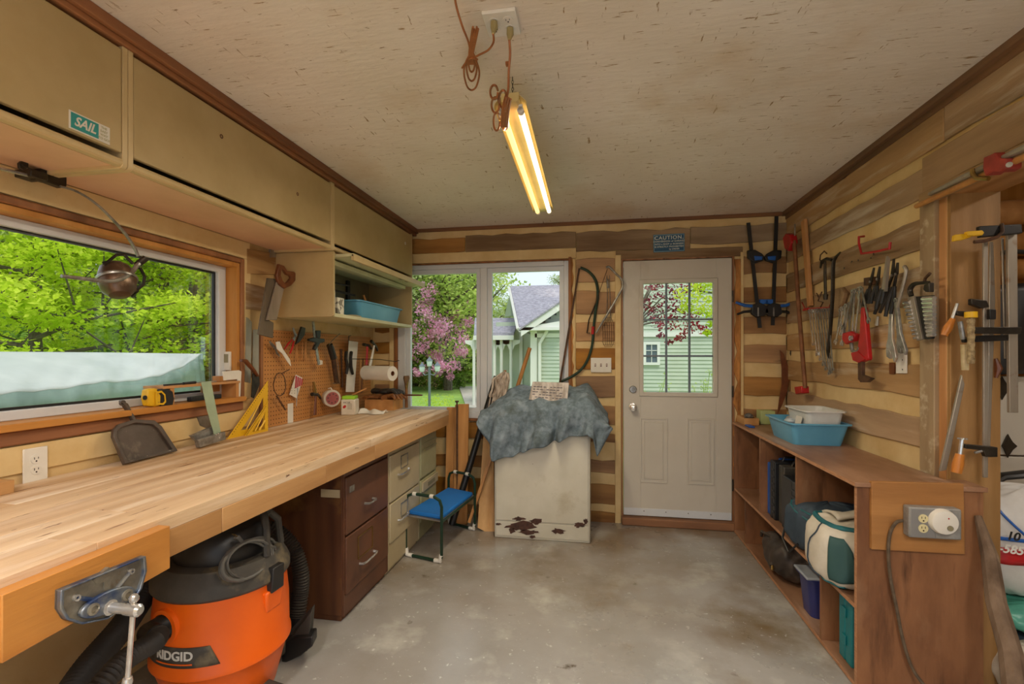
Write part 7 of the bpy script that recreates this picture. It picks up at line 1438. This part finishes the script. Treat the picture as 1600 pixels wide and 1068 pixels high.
M['navy'] = mat('navy nylon', '#3c4c5a', '#2c3a48', rough=.7, scale=9, bump=.6, bscale=25); M['canvas'] = mat('cream canvas', '#d4ccbc', '#bfb5a2', rough=.85, scale=7, bump=.6, bscale=18); M['teal'] = mat('teal nylon', '#1f6a70', '#18565c', rough=.6, scale=9, bump=.4, bscale=25)
M['camo'] = mat('dark brown leather', '#4c4038', '#322a24', rough=.5, scale=12, bump=.7, bscale=16, layers=[('#8a7c6c', 5, (1,1,1), .6, .7)])
y1_ = onX(1262,830,1.10).y; t, f = bag('canvas_tote', 'navy nylon bag behind the white duffel on the middle shelf', Vector((1.20, y1_, MZ)), .19, .15, .125, M['navy'], 2, .05, squash=.55)
b = MB(); b.tube([(1.03,y1_+.10,MZ+.10),(.995,y1_+.05,MZ+.03),(1.0,y1_-.02,MZ-.02),(1.03,y1_-.06,MZ+.04)], .006, 8); b.o('strap', M['black'], t)
b = MB(); b.tube([f(.5+.22*math.sin(k*.3), .62+.1*math.cos(k*.5)) for k in range(14)], .005, 6); b.o('zip_piping', M['teal'], t)
y2_ = onX(1308,860,1.08).y; t, f = bag('duffel_bag', 'cream and teal duffel bag bulging out of the near middle bay', Vector((1.17, y2_, MZ)), .205, .165, .140, M['canvas'], 5, .045, squash=.5)
b = MB(); b.tube([Vector(f(.30+.4*k/24, .80))*1.0 for k in range(25)], .012, 8); b.o('teal_piping', M['teal'], t)
b = MB(); b.grid(lambda u, v: Vector(f(.36+.30*u, .03+.24*v)) + Vector((-.004,-.002,0)), 24, 10); b.o('teal_panel', M['teal'], t, solid=.004)
b = MB(); b.grid(lambda u, v: Vector(f(.60+.14*u*(1-v*.6), .35+.3*v)) + Vector((-.003,-.003,0)), 12, 10); b.o('green_patch', mat('dark green patch', '#2c4e4c', rough=.7), t, solid=.003)
b = MB(); b.tube([Vector(f(.52+.02*math.sin(k*.5), .12+.7*k/20)) + Vector((-.003,0,0)) for k in range(21)], .003, 6); b.o('seam', M['navy'], t)
b = MB(); b.grid(lambda u, v: (1.06+.34*u, y2_-.05+.20*v, MZ+.288+.018*math.sin(u*5+v*4)-.02*v), 16, 8); b.o('top_flap', M['canvas'], t, solid=.012)
y3_ = onX(1222,870,1.12).y; t, f = bag('dark_bag', 'slumped dark brown leather bag on the bottom shelf', Vector((1.19, y3_, .0225)), .165, .20, .125, M['camo'], 9, .09)
b = MB(); b.tube([(1.05,y3_+.15,.20),(1.03,y3_+.08,.25),(1.06,y3_,.25),(1.04,y3_-.08,.16),(1.02,y3_-.12,.12)], .010, 8); b.o('handle', M['camo'], t)
b = MB(); b.tube([(1.025,y3_-.12,.12),(1.02,y3_-.135,.10)], .008, 8); b.o('buckle', M['brass'], t)
y4_ = onX(1266,945,1.10).y; t = tub('storage_bin', 'indigo plastic storage bin with grey lid on the bottom shelf', Vector((1.20, y4_, .0225)), .27, .15, .20, mat('indigo plastic', '#333a78', '#2a3068', rough=.35), cat='storage box')
b = MB(); b.box(1.05,1.35,y4_-.085,y4_+.085,.222,.236); b.o('lid', mat('grey lid', '#a4aab2', '#949aa2', rough=.4), t, bev=.006)
y5_ = onX(1318,990,1.07).y; t = T('teal_case', 'turquoise plastic tool case at the near end of the bottom shelf', 'tool case', (1.2, y5_, .0225)); M['turq'] = mat('turquoise plastic', '#1c8088', '#17727a', rough=.4)
for k, sg_ in enumerate((-1, 1)): b = MB(); b.box(1.075,1.39,y5_+(0.001 if sg_>0 else -.055),y5_+(.055 if sg_>0 else -.001),.0225,.305); b.o('shell', M['turq'], t, bev=.008)
b = MB(); b.box(1.068,1.075,y5_-.018,y5_+.018,.10,.14); b.o('latch', M['turq'], t, bev=.002); b = MB(); b.box(1.068,1.075,y5_-.018,y5_+.018,.22,.26); b.o('latch', M['turq'], t, bev=.002)

# ================================================================== SIDE ROOM
t = T('white_panel_door', 'white panelled overhead door section with black hinges beyond the side opening', 'door', (2.6, 2.92, 0))
for k in range(3): b = MB(); b.box(1.64, 3.6, 2.92, 2.96, .002+.42*k, .415+.42*k); b.o('section', M['doorw'], t, bev=.006)
for px, py in ((1574,696),(1565,606)):
    c_ = onY(px, py, 2.915); b = MB(); b.slab([c_+Vector(v) for v in ((-.028,0,0),(-.02,0,.014),(-.006,0,.05),(0,0,.062),(.008,0,.045),(.022,0,.02),(.042,0,0),(.022,0,-.02),(.008,0,-.045),(0,0,-.062),(-.006,0,-.05),(-.02,0,-.014))], (0,-.006,0)); b.o('hinge', M['darksteel'], t, bev=.001)
b = MB(); b.grid(lambda u, v: (1.98+.75*u, 2.86+.02*math.sin(u*17+v*3), 1.72-.46*v+.01*math.sin(u*9)), 24, 12); b.top('black_sheet', M['black'], 'crumpled black plastic sheet hanging above the white panelled door', 'sheet', solid=.01)
for k, (z, r0) in enumerate(((1.86,.06),(2.0,.07),(2.17,.07))):
    b = MB(); b.tube([(1.63,3.3-.05*k,z),(2.4,3.3-.05*k,z+.01),(3.6,3.3-.05*k,z)], r0, 14); b.top('stored_log', M['jambY'], '%s debarked log stored across the side room' % ('lowest','middle','topmost')[k], 'log', 'logs stored in the side room')
b = MB(); b.tube([(1.9,2.9,1.86),(2.1,2.88,1.90),(2.4,2.85,1.86)], .012, 8); b.top('black_cable', M['black'], 'thick black cable drooping over the logs in the side room', 'cable')
# sacks
M['sack'] = mat('white woven sack', '#d8d6d2', '#c6c2bc', rough=.6, scale=6, bump=.7, bscale=12)
t, f = bag('feed_sack', 'white woven sack with blue and red print in the side room', Vector((1.92, 2.52, .30)), .28, .14, .24, M['sack'], 12, .05)
def onsack(p): # wrap print on the camera side of the sack
    return f(.5+p.x, .5+p.y)
for (u0,u1,v0,v1,m,nm) in ((.58,.80,.44,.50,'red','red_band'),(.58,.80,.52,.535,'blueP','blue_line')):
    b = MB(); b.grid(lambda u, v: Vector(f(u0+(u1-u0)*u, v0+(v1-v0)*v)) + Vector((-.003,-.006,0)), 16, 3); b.o(nm, M[m], t, solid=.002)
b = MB(); b.tube([Vector(f(.60+.1*k/10, .72-.18*k/10)) + Vector((-.002,-.005,0)) for k in range(11)], .005, 6); b.o('blue_stripe', M['blueP'], t)
for s_, py, mm, sz in (('10', 838, 'black', .05), ('-585-', 859, 'paper', .05)):
    c_ = onY(1583, py, 2.36); text(s_, 'lettering', M[mm], t, frame(c_, (1,0,-.1), (0,0,1)), sz, .001, shear=.15, bold=.001)
t, f2 = bag('green_sack', 'sea green folded sack under the white sack', Vector((1.95, 2.45, .19)), .30, .17, .055, mat('sea green plastic', '#5fb09a', '#4a9a86', rough=.35, scale=8, bump=.6, bscale=14), 14, .08)
t, f3 = bag('dark_sack', 'dark folded bag beneath the sea green sack', Vector((1.93, 2.44, .11)), .29, .16, .04, M['navy'], 15, .08)
t, f4 = bag('cream_sack', 'cream cloth sack on the floor at the right edge', Vector((1.80, 2.22, .001)), .22, .16, .10, M['canvas'], 16, .08)
b = MB(); b.tube([(1.75,2.62,.70),(1.86,2.6,.80),(2.05,2.6,.83),(2.3,2.6,.80)], [.02,.035,.04,.04], 10, flat=.5); b.top('rolled_hose', M['black'], 'dark rolled rubber on top of the white sack', 'rubber roll')
b = MB(); q = onY(1572,772,2.5); b.ball(q, .02, 8, (1.4,1,.8)); b.top('yellow_tag', M['yellowP'], 'small yellow tag on top of the white sack', 'tag')
